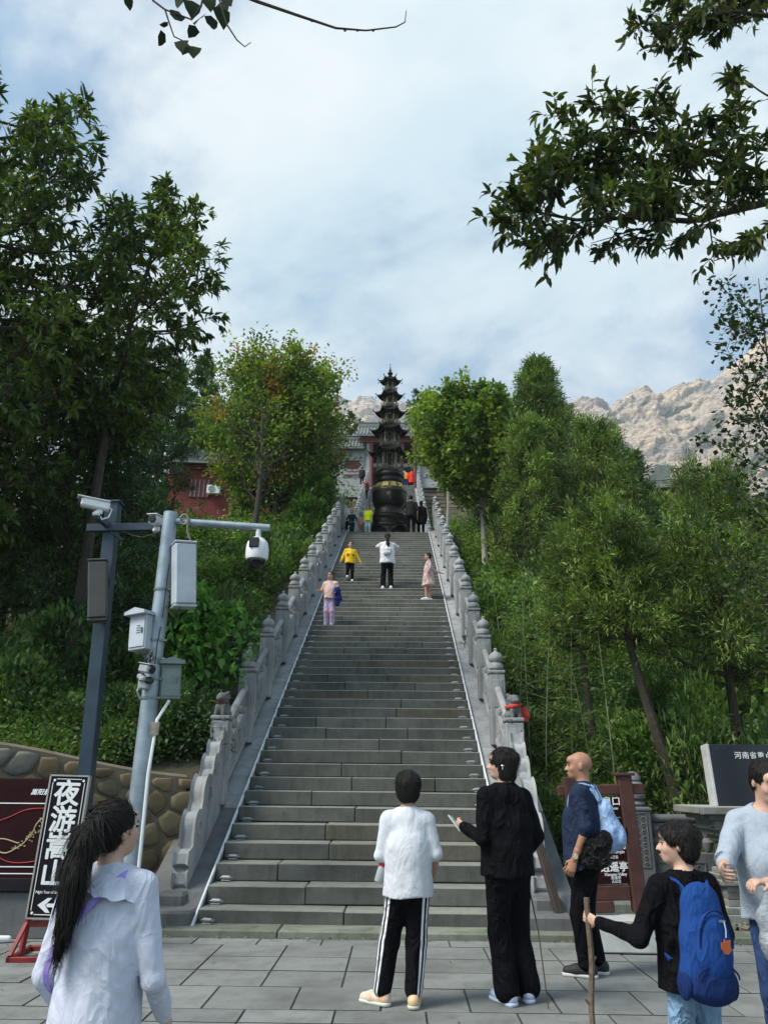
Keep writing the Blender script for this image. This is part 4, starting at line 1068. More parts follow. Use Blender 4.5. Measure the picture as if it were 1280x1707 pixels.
for i, (px, top, Y, w, sd, m_) in enumerate([(700, 650, 62, 60, 71, L_CYPD), (815, 690, 50, 60, 72, L_CYPD), (610, 720, 64, 40, 74, L_BUSHD), (1200, 790, 40, 120, 75, L_CYP), (1090, 830, 34, 110, 76, L_CYP), (300, 640, 40, 130, 77, L_CYPD), (420, 600, 44, 90, 78, L_BUSHD)]):
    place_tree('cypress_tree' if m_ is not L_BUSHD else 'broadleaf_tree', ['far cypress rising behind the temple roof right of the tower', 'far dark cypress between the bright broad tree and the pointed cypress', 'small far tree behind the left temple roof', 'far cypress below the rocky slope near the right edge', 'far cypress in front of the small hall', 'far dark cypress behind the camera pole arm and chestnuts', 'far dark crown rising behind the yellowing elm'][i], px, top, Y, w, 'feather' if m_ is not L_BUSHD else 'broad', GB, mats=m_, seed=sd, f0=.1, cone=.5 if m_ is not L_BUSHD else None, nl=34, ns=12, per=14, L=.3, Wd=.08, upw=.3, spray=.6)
# poplar sapling at the right edge: sparse round leaves
g = np.random.default_rng(81)
place_tree('poplar_tree', 'sparse young poplar with round leaves at the right edge before the mountain', 1262, 430, 9.5, 210, 'droop', None, mats=L_POP, seed=81, f0=.2, nl=40, ns=11, per=9, L=.08, Wd=.07, upw=1.2, tr=.05, spray=.42, p=.38, bark=M_BARK)

# ---- overhanging chestnut boughs, grown from a trunk outside the frame on the right
def bough(q, g, pts, r0, r1, nsub, spread, per, L, Wd, res, fill=1., droop=.3, start=.15):
    pts = [Vector(p) for p in pts]; n = len(pts)
    rr = [r0+(r1-r0)*i/(n-1) for i in range(n)]; q.tube(pts, rr, 7)
    for j in range(nsub):
        t_ = (start+(1-start)*(j+.5)/nsub)*(n-1); i = min(int(t_), n-2); c = pts[i].lerp(pts[i+1], t_-i)
        tv = (pts[i+1]-pts[i]).normalized()
        dv = (tv*.8+Vector(tuple(sph(g, 1)[0]))*1.0+Vector((0, 0, .22))).normalized(); Lb = spread*(.45+.75*g.random())*(1.15-.45*j/nsub)
        e = c+dv*Lb; m1 = c.lerp(e, .5)+Vector((0, 0, .06*Lb)); q.tube([c, m1, e], [rr[i]*.35, rr[i]*.22, .004], 5)
        for k in range(int(4*fill)):
            s_ = .35+.65*(k+1)/int(4*fill); b0 = c.lerp(e, s_); d2 = (dv+Vector(tuple(sph(g, 1)[0]))*.9).normalized(); e2 = b0+d2*spread*.32*(.5+g.random())
            q.tube([b0, e2], [.006, .003], 4)
            cc_ = g.random(); tt = np.where(g.random(per) < .35, 1., g.random(per)); P_ = np.array(b0)*(1-tt[:, None])+np.array(e2)*tt[:, None]
            D_ = sph(g, per)*.8+np.array(d2)*.65; D_[:, 2] -= droop
            res.append((P_+g.normal(0, .012, P_.shape), D_, np.full(per, cc_)))
q = MB(); res = []; g = np.random.default_rng(5)
TX = Vector((5.4, 6.6, 0)); crown0 = at(1420, 330, 7.2)
q.tube([TX+Vector((0, 0, -.1)), TX+Vector((.05, 0, 1.6)), TX+Vector((-.05, .1, 3.4)), Vector((crown0.x, crown0.y, crown0.z-.6)), Vector((crown0.x+.2, crown0.y+.2, crown0.z+2.6))], [.24, .2, .17, .13, .05], 10)
Y0 = 7.2
def A(*p): return [at(a_, b_, c_) for a_, b_, c_ in p]
bough(q, g, A((1420, 352, 7.2), (1280, 336, 7.2), (1215, 352, 7.15), (1150, 368, 7.1), (1060, 362, 7.0), (960, 366, 6.9), (880, 350, 6.85)), .055, .012, 34, .72, 10, .17, .048, res, 1.5, start=.16)
bough(q, g, A((1420, 330, 7.3), (1300, 300, 7.3), (1200, 260, 7.3), (1110, 225, 7.3), (1010, 210, 7.3), (930, 255, 7.2)), .045, .01, 26, .62, 10, .17, .048, res, 1.5, start=.2)
bough(q, g, A((1250, 310, 7.5), (1140, 300, 7.4), (1050, 290, 7.3), (960, 300, 7.2), (900, 330, 7.1)), .03, .01, 22, .55, 10, .17, .05, res, 1.25)
bough(q, g, A((1430, 60, 7.4), (1300, 28, 7.3), (1220, 18, 7.2), (1150, 30, 7.1), (1085, 55, 7.0)), .04, .008, 18, .5, 10, .17, .048, res, 1.3, start=.2)
bough(q, g, A((1430, 20, 7.7), (1330, -30, 7.6), (1230, -20, 7.5), (1150, -15, 7.4)), .04, .01, 16, .5, 10, .17, .048, res, 1.3, start=.2)
bough(q, g, A((1430, 330, 7.0), (1330, 355, 6.7), (1285, 380, 6.6), (1250, 400, 6.5)), .03, .006, 4, .2, 10, .18, .055, res, 1., start=.5)
bough(q, g, A((1420, 200, 7.2), (1330, 190, 7.0), (1265, 150, 6.9), (1225, 120, 6.9)), .02, .005, 4, .3, 7, .17, .055, res, .8, start=.5)
for pp in (A((1085, 366, 7.05), (1050, 405, 7.0), (1000, 425, 6.9), (975, 408, 6.9)), A((1200, 366, 7.1), (1170, 380, 7.1), (1120, 400, 7.1), (1040, 411, 7.0)), A((1062, 380, 7.0), (1020, 395, 6.95), (985, 405, 6.9))): q.tube(pp, [.008, .006, .004, .003], 5)
P_, D_, C_ = (np.concatenate([r_[i] for r_ in res]) for i in range(3))
V, Q, at_ = leaves(P_, D_, .165*(.65+.6*g.random(len(P_))), .05*(.8+.5*g.random(len(P_))), 'lance', g, C_)
ct = thing('chestnut_tree', 'overhanging chestnut boughs with long dark leaves reaching in from the upper right', 'tree', (0, 0, 0))
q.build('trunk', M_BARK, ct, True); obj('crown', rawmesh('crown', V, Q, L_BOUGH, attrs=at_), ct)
print('chest leaves', len(P_))
# ---- poplar twigs hanging in at the top left, from a tree outside the frame
q = MB(); g = np.random.default_rng(9)
px0 = Vector((-4.6, 3.0, 0)); q.tube([px0+Vector((0, 0, -.1)), px0+Vector((.05, 0, 2)), px0+Vector((.2, .2, 4.2)), px0+Vector((.4, .5, 6.2))], [.14, .11, .08, .04], 9)
Yt = 3.9
top_ = at(360, -160, Yt); q.tube([px0+Vector((.2, .2, 4.2)), at(150, -260, Yt), top_], [.05, .035, .025], 7)
q.tube([top_]+A((400, -10, Yt), (430, 2, Yt), (500, 26, Yt), (560, 46, Yt), (610, 50, Yt), (660, 44, Yt), (675, 36, Yt), (677, 17, Yt)), [.02, .016, .012, .010, .008, .006, .005, .004, .003], 6)
for a_, b_ in ((455, 10), (487, 22), (520, 34), (575, 50), (596, 50), (622, 50)): p = at(a_, b_, Yt); q.lathe([(0, -.012), (.011, 0), (0, .014)], 6, c=tuple(p))
q.tube([top_]+A((262, -60, 3.9), (255, 0, 3.85), (275, 15, 3.85), (283, 40, 3.85), (290, 60, 3.85), (303, 66, 3.85), (316, 80, 3.85)), [.02, .014, .008, .007, .006, .005, .004, .003], 6)
q.tube(A((275, 15, 3.85), (320, 32, 3.85), (335, 10, 3.85), (342, -20, 3.85)), [.006, .006, .007, .009], 6)
q.tube([top_]+A((350, -40, 3.9), (366, 0, 3.9), (378, 40, 3.9), (395, 66, 3.9), (408, 77, 3.9), (418, 70, 3.9)), [.015, .008, .006, .006, .005, .004, .003], 6)
tips = [(298, 18, -.1, 1, 1.25), (320, 0, .1, 1, 1.5), (338, 28, -.35, 1, 1.3), (352, 25, .15, 1, 1.2), (366, 10, .25, 1, 1.6), (360, 32, -.3, 1, .9), (368, 2, .1, 1, 1.5), (276, 56, -.5, 1, 1.1), (303, 66, .1, 1, 1.2), (322, 76, .15, 1, 1.35), (280, 42, -.6, .4, .7), (326, 42, -.5, .8, 1.0), (345, -6, .3, 1, 1.4), (214, -8, 0, 1, 1.), (300, -14, 0, 1, 1.4), (330, -20, .4, 1, 1.4), (378, -10, .3, 1, 1.4), (311, 70, -.3, 1, 1.)]
P_ = np.array([at(a_, b_, 3.86+.02*k) for k, (a_, b_, *_r) in enumerate(tips)]); D_ = np.array([(r_[0], g.normal(0, .25), -r_[1]) for _a, _b, *r_ in tips]); sz = np.array([r_[2] for _a, _b, *r_ in tips])
V, Q, at_ = leaves(P_, D_, .105*sz, .088*sz, 'heart', g)
pt_ = thing('poplar_tree', 'dark poplar twigs with a few pointed leaves hanging in at the top left', 'tree', (0, 0, 0))
q.build('trunk', M_BARK, pt_, True); obj('crown', rawmesh('crown', V, Q, L_POPD, attrs=at_), pt_)

# ================================================================== bushes, bamboo, undergrowth
def bush_mesh(g, r, hgt, n, L, Wd, mat_, lob=6, shape='oval', up=.35):
    cs = np.concatenate([sph(g, lob)*[r*.55, r*.55, hgt*.25]+[0, 0, hgt*.5], [[0, 0, hgt*.5]]]); k = g.integers(0, len(cs), n)
    d = sph(g, n, .25); rad = (.72+.33*g.random(n)**.5); P_ = cs[k]+d*rad[:, None]*np.array([r*.5, r*.5, hgt*.42]); P_[:, 2] = np.abs(P_[:, 2])
    D_ = d*.6+sph(g, n)*.7; D_[:, 2] += up
    cl = np.clip(vnoise(P_*(3.2/max(r, .4)))*1.2-.1, 0, 1)
    V, Q, a_ = leaves(P_, D_, L*(.6+.8*g.random(n)), Wd*(.6+.8*g.random(n)), shape, g, cl, np.clip(vnoise(P_*(2./max(r, .4))+9)*.8+g.random(n)*.3, 0, 1))
    return rawmesh('foliage', V, Q, mat_, attrs=a_)
g = np.random.default_rng(101)
BUSH = [bush_mesh(g, 1., 1.3, 2600, .12, .06, L_BUSH), bush_mesh(g, 1., 1.1, 2600, .10, .05, L_BUSHD), bush_mesh(g, 1., 1.5, 2400, .14, .03, L_BAM, shape='oval', up=.1), bush_mesh(g, 1., 1.0, 2600, .12, .07, L_BUSH, 9), bush_mesh(g, 1., 1.2, 2400, .13, .04, L_BUSHD, 8)]
stemq = MB()
for k in range(9):
    a_ = k*.7; stemq.tube([(0.05*math.cos(a_), .05*math.sin(a_), -.3), (.3*math.cos(a_), .3*math.sin(a_), .45), (.5*math.cos(a_), .5*math.sin(a_), .9)], [.02, .014, .006], 4)
stem_me = stemq.mesh('stems', M_BARK)
def shrub(label, px, py, Y, r, hs, kind, group):
    p = at(px, py, Y); z = float(Hgt(p.x, Y))
    t_ = thing('shrub', label, 'shrub', (p.x, Y, z-.1), random.uniform(0, 6), group)
    obj('foliage', BUSH[kind], t_, scale=(r, r, hs)); obj('stems', stem_me, t_, scale=(r, r, hs)); return t_
k_ = bush_mesh(g, 1., 1.4, 3600, .115, .10, L_KUD, 9, 'heart', -.1)
t_ = thing('shrub', 'broad leaved bright bush right behind the grey camera pole', 'shrub', (at(335, 1090, 12.3).x, 12.3, 2.3), 1.)
obj('foliage', k_, t_, scale=(.95, .8, 1.35)); obj('stems', stem_me, t_, scale=(1, 1, 1.8))
t_ = thing('shrub', 'large vine covered mound of bright leaves below the pale forked trunk', 'shrub', (at(800, 930, 24).x, 24, float(Hgt(4, 24))-.2), 0)
obj('foliage', BUSH[3], t_, scale=(1.8, 1.6, 1.4)); obj('stems', stem_me, t_, scale=(1.6, 1.6, 1.5))
def slope_point(side, d, y): return S_O.x+(y-8.73)*.0192+side*d, y
def scatter(side, n, y0, y1, d0, d1, g, dens_pow=1.):
    y = y0+(y1-y0)*g.random(n)**dens_pow; d = d0+(d1-d0)*g.random(n)**1.1*(.5+.5*(y-y0)/(y1-y0))
    x = S_O.x+(y-8.73)*.0192+side*d
    return x, y
def mass(name, label, side, n, y0, y1, d0, d1, hgt, L, Wd, mat_, seed, shape='oval', lp=90, rr=.45, cat=None):
    """undergrowth: thousands of leaf clumps standing on the slope, one joined mesh"""
    g = np.random.default_rng(seed); x, y = scatter(side, n, y0, y1, d0, d1, g); z = Hgt(x, y)
    H_ = hgt*(.3+1.*vnoise(np.stack([x*.7, y*.7, x*0+seed], -1))**1.0)*(.6+.5*g.random(n))
    c = np.repeat(np.stack([x, y, z], -1), lp, 0); hh = np.repeat(H_, lp); m_ = len(c)
    d = sph(g, m_, .2); rad = rr*(.35+.75*g.random(m_)); P_ = c+d*rad[:, None]; P_[:, 2] = c[:, 2]+hh*(.1+.9*g.random(m_)**.55)*np.sqrt(np.clip(1-(rad/(rr*1.15))**2, .12, 1))+d[:, 2]*.12
    D_ = d*.8+sph(g, m_)*.8; D_[:, 2] -= .05
    sc_ = np.clip(y/15, .85, 2.2).repeat(lp)
    cl = np.clip(np.repeat(vnoise(np.stack([x*.5, y*.5, x*0+3], -1))*.9+g.random(n)*.3-.1, lp), 0, 1)
    V, Q, a_ = leaves(P_, D_, L*sc_*(.6+.8*g.random(m_)), Wd*sc_*(.6+.8*g.random(m_)), shape, g, cl, np.clip(np.repeat(g.random(n), lp)*.7+g.random(m_)*.35, 0, 1))
    o = obj(name, rawmesh(name, V, Q, mat_, attrs=a_)); tag(o, label, cat, kind='stuff'); return o
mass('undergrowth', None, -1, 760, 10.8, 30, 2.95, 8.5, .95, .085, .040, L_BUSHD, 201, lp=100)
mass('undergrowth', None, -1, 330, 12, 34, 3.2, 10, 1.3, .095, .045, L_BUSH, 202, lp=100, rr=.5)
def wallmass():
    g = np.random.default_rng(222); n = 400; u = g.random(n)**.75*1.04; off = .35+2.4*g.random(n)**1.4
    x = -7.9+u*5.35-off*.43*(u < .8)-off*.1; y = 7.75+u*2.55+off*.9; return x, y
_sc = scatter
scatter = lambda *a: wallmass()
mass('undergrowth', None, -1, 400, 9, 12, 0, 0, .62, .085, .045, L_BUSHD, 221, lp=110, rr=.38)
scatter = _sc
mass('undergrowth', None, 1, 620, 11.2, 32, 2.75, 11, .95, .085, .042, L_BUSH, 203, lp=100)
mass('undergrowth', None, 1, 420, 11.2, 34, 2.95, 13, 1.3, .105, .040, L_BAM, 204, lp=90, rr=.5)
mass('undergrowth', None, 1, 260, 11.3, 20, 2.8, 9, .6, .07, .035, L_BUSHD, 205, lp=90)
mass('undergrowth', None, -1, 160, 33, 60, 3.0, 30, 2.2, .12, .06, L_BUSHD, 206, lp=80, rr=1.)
_sc = scatter
scatter = lambda side, n, y0, y1, d0, d1, g: (-3.55+1.05*g.random(n)+0*g.random(n), 10.45+1.9*g.random(n))
mass('undergrowth', None, -1, 75, 10.4, 12.2, 0, 0, .42, .075, .04, L_BUSHD, 223, lp=110, rr=.26)
scatter = lambda side, n, y0, y1, d0, d1, g: (3.0+5.5*g.random(n), 33+15*g.random(n))
mass('undergrowth', None, 1, 130, 33, 48, 0, 0, 1.5, .12, .05, L_BAM, 224, lp=90, rr=.6)
scatter = _sc
mass('undergrowth', None, 1, 160, 33, 60, 6.0, 34, 2.2, .12, .06, L_BUSH, 207, lp=80, rr=1.)
sl = [('leafy shrub spilling over the stone wall between the camera poles', 175, 1215, 11.0, .75, .8, 1), ('shrub hanging over the stone wall left of the first post', 300, 1230, 11.3, .8, .8, 4), ('dark shrub at the left edge above the stone wall', 20, 1150, 11.4, 1.0, 1.2, 1),
      ('shrub in deep shade behind the dark camera pole', 120, 1080, 13, 1.2, 1.5, 1), ('feathery shrub beside the third post on the left', 385, 1030, 15, .8, 1.3, 4), ('shrub below the bright cypress left of the stairs', 440, 950, 20, .9, 1.3, 0), ('yellow green shrub under the half bare tree', 435, 915, 22, 1.0, .8, 2),
      ('green shrub below the red hall', 330, 905, 27, 1.4, .9, 0), ('dark shrub low between the poles and the bright bush', 250, 960, 16, 1.2, 1.7, 4), ('dark shrub high on the left slope', 60, 940, 17, 1.6, 2.2, 1), ('shrub under the bright cypress bush', 500, 905, 24, .8, 1.0, 3)]
for a_ in sl: shrub(a_[0], *a_[1:7], 'shrubs on the left slope')
sr = [('pale leafy shrub beside the fourth post on the right', 800, 1010, 17, .9, 1.5, 2), ('leafy shrub crowding the right balustrade halfway up', 790, 950, 22, .9, 1.3, 3), ('round shrub at the foot of the pale forked trunk', 850, 940, 21, 1.3, 1.6, 0), ('yellowish shrub mid slope between two cypress trunks', 900, 1010, 18, 1.2, 1.7, 2),
      ('bright green shrub behind the bald man', 985, 1240, 12.5, .7, 1.1, 3), ('shrub behind the woman in black', 900, 1270, 12.2, .7, .9, 2), ('tall loose shrub left of the stone tablet', 1130, 1180, 12.6, .9, 1.7, 2), ('dark shrub behind the stone tablet', 1230, 1180, 12.8, 1.1, 1.6, 4),
      ('shrub at the foot of the leaning trunk', 1060, 1210, 13.4, .9, 1.3, 0), ('shrub high on the right slope by the poplar', 1240, 1000, 16, 1.5, 2.0, 0), ('leafy shrub between the leaning trunk and the double trunk', 1110, 1080, 15, 1.1, 1.8, 3), ('dark shrub under the tallest pointed cypress', 900, 930, 24, 1.4, 1.8, 4)]
for a_ in sr: shrub(a_[0], *a_[1:7], 'shrubs on the right slope')
# bamboo: thin pale stems with sprays
def bamboo_meshes(g, h, lean, n):
    q = MB(); pts = [Vector((lean*(i/8)**1.6, .1*lean*(i/8), h*i/8)) for i in range(9)]; q.tube(pts, [.014*(1-.7*i/8) for i in range(9)], 6)
    for i in range(1, 14):
        f = i/14; p = Vector((lean*f**1.6, .1*lean*f, h*f)); q.tube([p+Vector((0, 0, -.006)), p+Vector((0, 0, .006))], .017*(1-.7*f), 6)
    P_ = []; D_ = []; C_ = []
    for k in range(n):
        f = .22+.8*g.random(); p = np.array([lean*f**1.6, .1*lean*f, h*f]); az = g.random()*6.28; r = .12+.32*g.random(); e = p+np.array([math.cos(az)*r, math.sin(az)*r, .05+.12*g.random()])
        q.tube([tuple(p), tuple(e)], [.004, .002], 3, cap=False)
        m_ = 9; P_.append(e+g.normal(0, .05, (m_, 3))); d = sph(g, m_)*.7+np.array([math.cos(az), math.sin(az), -.25]); D_.append(d); C_.append(np.full(m_, g.random()))
    V, Q, a_ = leaves(np.concatenate(P_), np.concatenate(D_), .13*(.7+.6*g.random(n*9)), .030, 'oval', g, np.concatenate(C_))
    return q.mesh('stem', M_BAMB, True), rawmesh('foliage', V, Q, L_BAM, attrs=a_)
BMS = [bamboo_meshes(np.random.default_rng(300+i), 3.4, l_, 46) for i, l_ in enumerate((.25, -.3, .5, -.1))]
bl = [(905, 1250, 13.2, 'bamboo stem right behind the woman in black'), (948, 1225, 13.6, 'straight bamboo stem left of the bald man'), (985, 1200, 13.0, 'bamboo stem above the bald head'), (1020, 1220, 12.4, 'bamboo stem above the brown direction sign'), (880, 1180, 14.4, 'bamboo stem beside the draped lion'), (925, 1130, 15.5, 'bamboo stem beside the thin dark trunk'), (860, 1110, 15.8, 'bamboo stem beside the third right finial'), (1080, 1150, 14.2, 'bamboo stem right of the leaning trunk'), (840, 1050, 17.2, 'bamboo stem beside the fifth right finial'), (895, 1040, 17.8, 'bamboo stem below the round shrub'),]
for i, (px, py, Y, lb) in enumerate(bl):
    p = at(px, py, Y); t_ = thing('bamboo', lb, 'bamboo', (p.x, Y, float(Hgt(p.x, Y))-.05), i*1.9, 'bamboo stems on the right slope'); a_, b_ = BMS[i % 4]; s_ = .8+.35*random.random()
    obj('stem', a_, t_, scale=(1, 1, s_)); obj('foliage', b_, t_, scale=(1, 1, s_))

# ================================================================== haze
hz = MB(); hz.box((0, 1000, 399.0-.5), (5200, 4200, 802)); hm_ = bpy.data.materials.new('haze'); hm_.use_nodes = True
for n_ in list(hm_.node_tree.nodes):
    if n_.type == 'BSDF_PRINCIPLED': hm_.node_tree.nodes.remove(n_)
pv = hm_.node_tree.nodes.new('ShaderNodeVolumePrincipled'); pv.inputs['Density'].default_value = .00037; pv.inputs['Color'].default_value = (.84, .93, 1, 1); pv.inputs['Anisotropy'].default_value = .0
hm_.node_tree.links.new(pv.outputs[0], hm_.node_tree.nodes['Material Output'].inputs['Volume'])
ho = hz.build('haze', hm_); tag(ho, kind='stuff')
# ================================================================== retaining wall of cobbles
M_LETW = simple('white_lettering', (.80, .81, .82), .5, 0, .03)
M_MAROON = simple('maroon_board', (.022, .004, .006), .8, 0, .2, 4, spec=.12)
M_SIGNBLK = simple('black_board', (.009, .007, .012), .6, 0, .2, 4, spec=.15)
M_REDFR = simple('red_steel', (.25, .02, .02), .45, .1, .2, 8)
M_BROWN = simple('brown_timber', (.075, .022, .016), .6, 0, .25, 7, .3, 30)
M_DPOLE = simple('slate_pole_paint', (.030, .055, .085), .45, .2, .2, 5)
M_GPOLE = simple('galvanised_pole', (.34, .41, .47), .42, .35, .18, 4, .12, 40)
M_BOXW = simple('grey_white_box', (.50, .54, .60), .45, .1, .1, 5)
M_BOXG = simple('steel_box', (.19, .23, .22), .35, .5, .15, 5)
M_BLACK = simple('black_plastic', (.012, .012, .014), .35, 0, .1)
M_BRONZEBOX = simple('taupe_metal', (.085, .08, .075), .4, .3, .1)
WA, WB = Vector((-7.7, 7.7, 0)), Vector((-2.42, 10.12, 0))
wd_ = (WB-WA); WL = wd_.length; wdir = wd_.normalized(); wang = math.atan2(wdir.y, wdir.x)
rw = thing('retaining_wall', 'rough cobble retaining wall in pale mortar below the left slope', 'wall', WA, wang)
def wtop(u): return 2.30-.80*u/WL+.03*math.sin(u*2.1)
def back(u): return 0
q = MB(); n = 30; V = []
for i in range(n+1):
    u = WL*i/n; zt = wtop(u); V += [(u, -.02, -.1), (u, .0, zt-.03), (u, .05, zt), (u, .42, zt+.01), (u, .42, -.1)]
q.add(V, [(5*i+k, 5*i+5+k, 5*i+6+k, 5*i+1+k) for i in range(n) for k in range(4)] + [(4, 3, 2, 1, 0), tuple(5*n+k for k in range(5))]); q.build('mortar_wall', M_MORTAR, rw)
def clip_poly(P, m_, nrm):
    o = []
    for i in range(len(P)):
        a, b = P[i-1], P[i]; da = (a[0]-m_[0])*nrm[0]+(a[1]-m_[1])*nrm[1]; db = (b[0]-m_[0])*nrm[0]+(b[1]-m_[1])*nrm[1]
        if (da <= 0) != (db <= 0): t_ = da/(da-db); o.append((a[0]+(b[0]-a[0])*t_, a[1]+(b[1]-a[1])*t_))
        if db <= 0: o.append(b)
    return o
g = np.random.default_rng(17); seeds = []
for i in range(7000):
    p = (g.uniform(0, WL), g.uniform(.02, 2.3)); rr = .165+.11*g.random()*(1 if i < 500 else 0)
    if p[1] < wtop(p[0])-.06 and all((p[0]-s_[0])**2+(p[1]-s_[1])**2 > (max(rr, s_[2])*.98)**2 for s_ in seeds): seeds.append((*p, rr))
for (u, v, r_) in seeds:
    P_ = [(u-.4, v-.4), (u+.4, v-.4), (u+.4, v+.4), (u-.4, v+.4)]
    for (u2, v2, r2) in seeds:
        if (u2, v2) != (u, v) and abs(u2-u) < .8 and abs(v2-v) < .8:
            d = math.hypot(u2-u, v2-v); P_ = clip_poly(P_, ((u+u2)/2, (v+v2)/2), ((u2-u)/d, (v2-v)/d))
    P_ = clip_poly(P_, (0, wtop(u)-.05), (0, 1)); P_ = clip_poly(P_, (0, .0), (0, -1))
    if len(P_) < 3: continue
    c = (sum(p[0] for p in P_)/len(P_), sum(p[1] for p in P_)/len(P_)); N = 11; ring = []
    for k in range(N):                      # rounded, shrunk outline
        a = 2*math.pi*k/N; dx, dz = math.cos(a), math.sin(a); best = 9
        for i in range(len(P_)):
            x1, z1 = P_[i-1]; x2, z2 = P_[i]; ex, ez = x2-x1, z2-z1; den = dx*ez-dz*ex
            if abs(den) > 1e-9:
                t_ = ((x1-c[0])*ez-(z1-c[1])*ex)/den; s_ = ((x1-c[0])*dz-(z1-c[1])*dx)/den
                if t_ > 0 and -1e-6 <= s_ <= 1+1e-6: best = min(best, t_)
        ring.append((dx, dz, min(best, .28)))
    rad = [min(r[2], (ring[i-1][2]+ring[(i+1) % N][2])/2*1.35)-.017 for i, r in enumerate(ring)]
    rad = [max(x, .03) for x in rad]; dep = .014+.016*g.random(); V = []
    for sc_, yy in ((1, .0), (.95, -.75), (.70, -1.)):
        V += [(ring[k][0]*rad[k]*sc_*(1+.03*g.normal()), yy*dep*(1+.12*g.normal()), ring[k][1]*rad[k]*sc_) for k in range(N)]
    V.append((0, -dep*1.05, 0)); Fc = [(r_*N+k, r_*N+(k+1) % N, (r_+1)*N+(k+1) % N, (r_+1)*N+k) for r_ in range(2) for k in range(N)] + [(2*N+k, 2*N+(k+1) % N, 3*N) for k in range(N)]
    me = rawmesh('stone', V, Fc, M_COB[int(g.choice(3, p=[.45, .35, .2]))]); 
    me.polygons.foreach_set('use_smooth', np.ones(len(me.polygons), bool)); obj('stone', me, rw, (c[0], -.014, c[1]))

# ================================================================== camera poles
p0 = at(188, 860, 8.6); DX, DY = p0.x, 8.6
dp = thing('camera_pole', 'dark slate blue square steel pole with a thin crossbar behind the night tour sign', 'pole', (DX+.13, DY, 0), rot=(0, -.13/4.4, 0))
ztop = at(190, 845, 8.6).z; zarm = at(200, 884, 8.6).z
q = MB(); q.box((0, 0, ztop/2-.1), (.145, .145, ztop-.2), bev=.008); q.build('shaft', M_DPOLE, dp)
q = MB(); q.box((0, 0, ztop-.09), (.15, .15, .26), bev=.008); q.box((0, 0, ztop+.05), (.19, .19, .02)); q.build('cap', M_DPOLE, dp)
q = MB(); xa = at(150, 884, 8.6).x-DX; xb = at(276, 884, 8.6).x-DX; q.box(((xa+xb)/2, -.10, zarm), (xb-xa, .06, .09), bev=.005); q.build('crossbar', M_DPOLE, dp)
q = MB(); pc = at(160, 860, 8.3); q.bar((.0, -.12, zarm+.02), (pc.x-DX, pc.y-DY, pc.z-.0), .06, .06, bev=.004); q.bar((0, -.1, zarm-.02), (.16, -.05, zarm-.14), .03); q.build('bracket_arm', M_DPOLE, dp)
def bullet(name, label, loc, rz, tilt, L=.30, r=.05, col=M_WHITE, cable=True, cat='camera'):
    t_ = thing(name, label, cat, loc, rz)
    q = MB(); M = Matrix.Rotation(tilt, 4, 'X')
    q2 = MB(); q2.box((0, -L*.1, .10), (r*2.0, L, r*1.9), bev=.02); q2.box((0, -L*.18, .10+r*1.02), (r*2.3, L*1.12, .012), bev=.004); q2.v = [tuple(M @ Vector(v)) for v in q2.v]; q2.build('housing', col, t_)
    q2 = MB(); q2.lathe([(0, 0), (r*.82, 0), (r*.82, .015), (r*.6, .022), (0, .022)], 18); q2.v = [tuple(M @ Vector((a, -L*.6-c, .10+b))) for a, b, c in q2.v]; q2.build('lens_window', M_BLACK, t_)
    q.box((0, .03, .02), (.07, .07, .05), bev=.01); q.lathe([(.035, -.03), (.045, -.02), (.045, .0), (.02, .03)], 12); q.build('bracket', col, t_, True)
    if cable:
        q = MB(); q.tube([(.0, L*.38, .10), (.03, L*.5, .06), (.04, L*.42, -.04), (.02, L*.2, -.07), (0, .05, -.03)], .008, 6); q.build('cable', M_WHITE, t_, True)
    return t_
bullet('security_camera', 'white bullet camera on the angled arm of the dark pole', (pc.x, pc.y, pc.z+.03), R(-66), R(-4), .32, .055)
p = at(262, 872, 8.45); bullet('security_camera', 'small white box camera between the dark crossbar and the grey pole top', (p.x, p.y, p.z-.08), R(-8), R(6), .2, .055, cable=False)
def colspk(label, px0, px1, py0, py1, Y, rz, mat_, tilt=0., grp='column loudspeakers on the poles'):
    a, b = at((px0+px1)/2, py0, Y), at((px0+px1)/2, py1, Y); w = (px1-px0)/F*(Y*.944+.33*2.3)
    t_ = thing('column_speaker', label, 'loudspeaker', (b.x, Y, b.z), rot=(0, math.atan2(a.x-b.x, a.z-b.z)*.9, rz)); h = (a-b).length
    q = MB(); q.box((0, 0, h/2), (w, w*.75, h), bev=.018); q.build('body', mat_, t_)
    q = MB(); q.box((0, -w*.385, h/2), (w*.88, .014, h*.95), bev=.005); q.build('grille', mat_, t_)
    for zz_ in (h+.012, -.012): q = MB(); q.box((0, 0, zz_), (w*1.04, w*.8, .025), bev=.008); q.build('end_cap', mat_, t_)
    for zz_ in (.9, .12): q = MB(); q.box((.0, w*.5, h*zz_), (.05, .16, .04)); q.build('bracket', M_BOXG, t_)
    return t_
colspk('dark taupe column loudspeaker on the slate blue pole', 148, 178, 938, 1033, 8.38, R(14), M_BRONZEBOX)
colspk('light grey column loudspeaker on the right of the grey pole', 288, 324, 909, 1010, 8.22, R(28), M_BOXW)

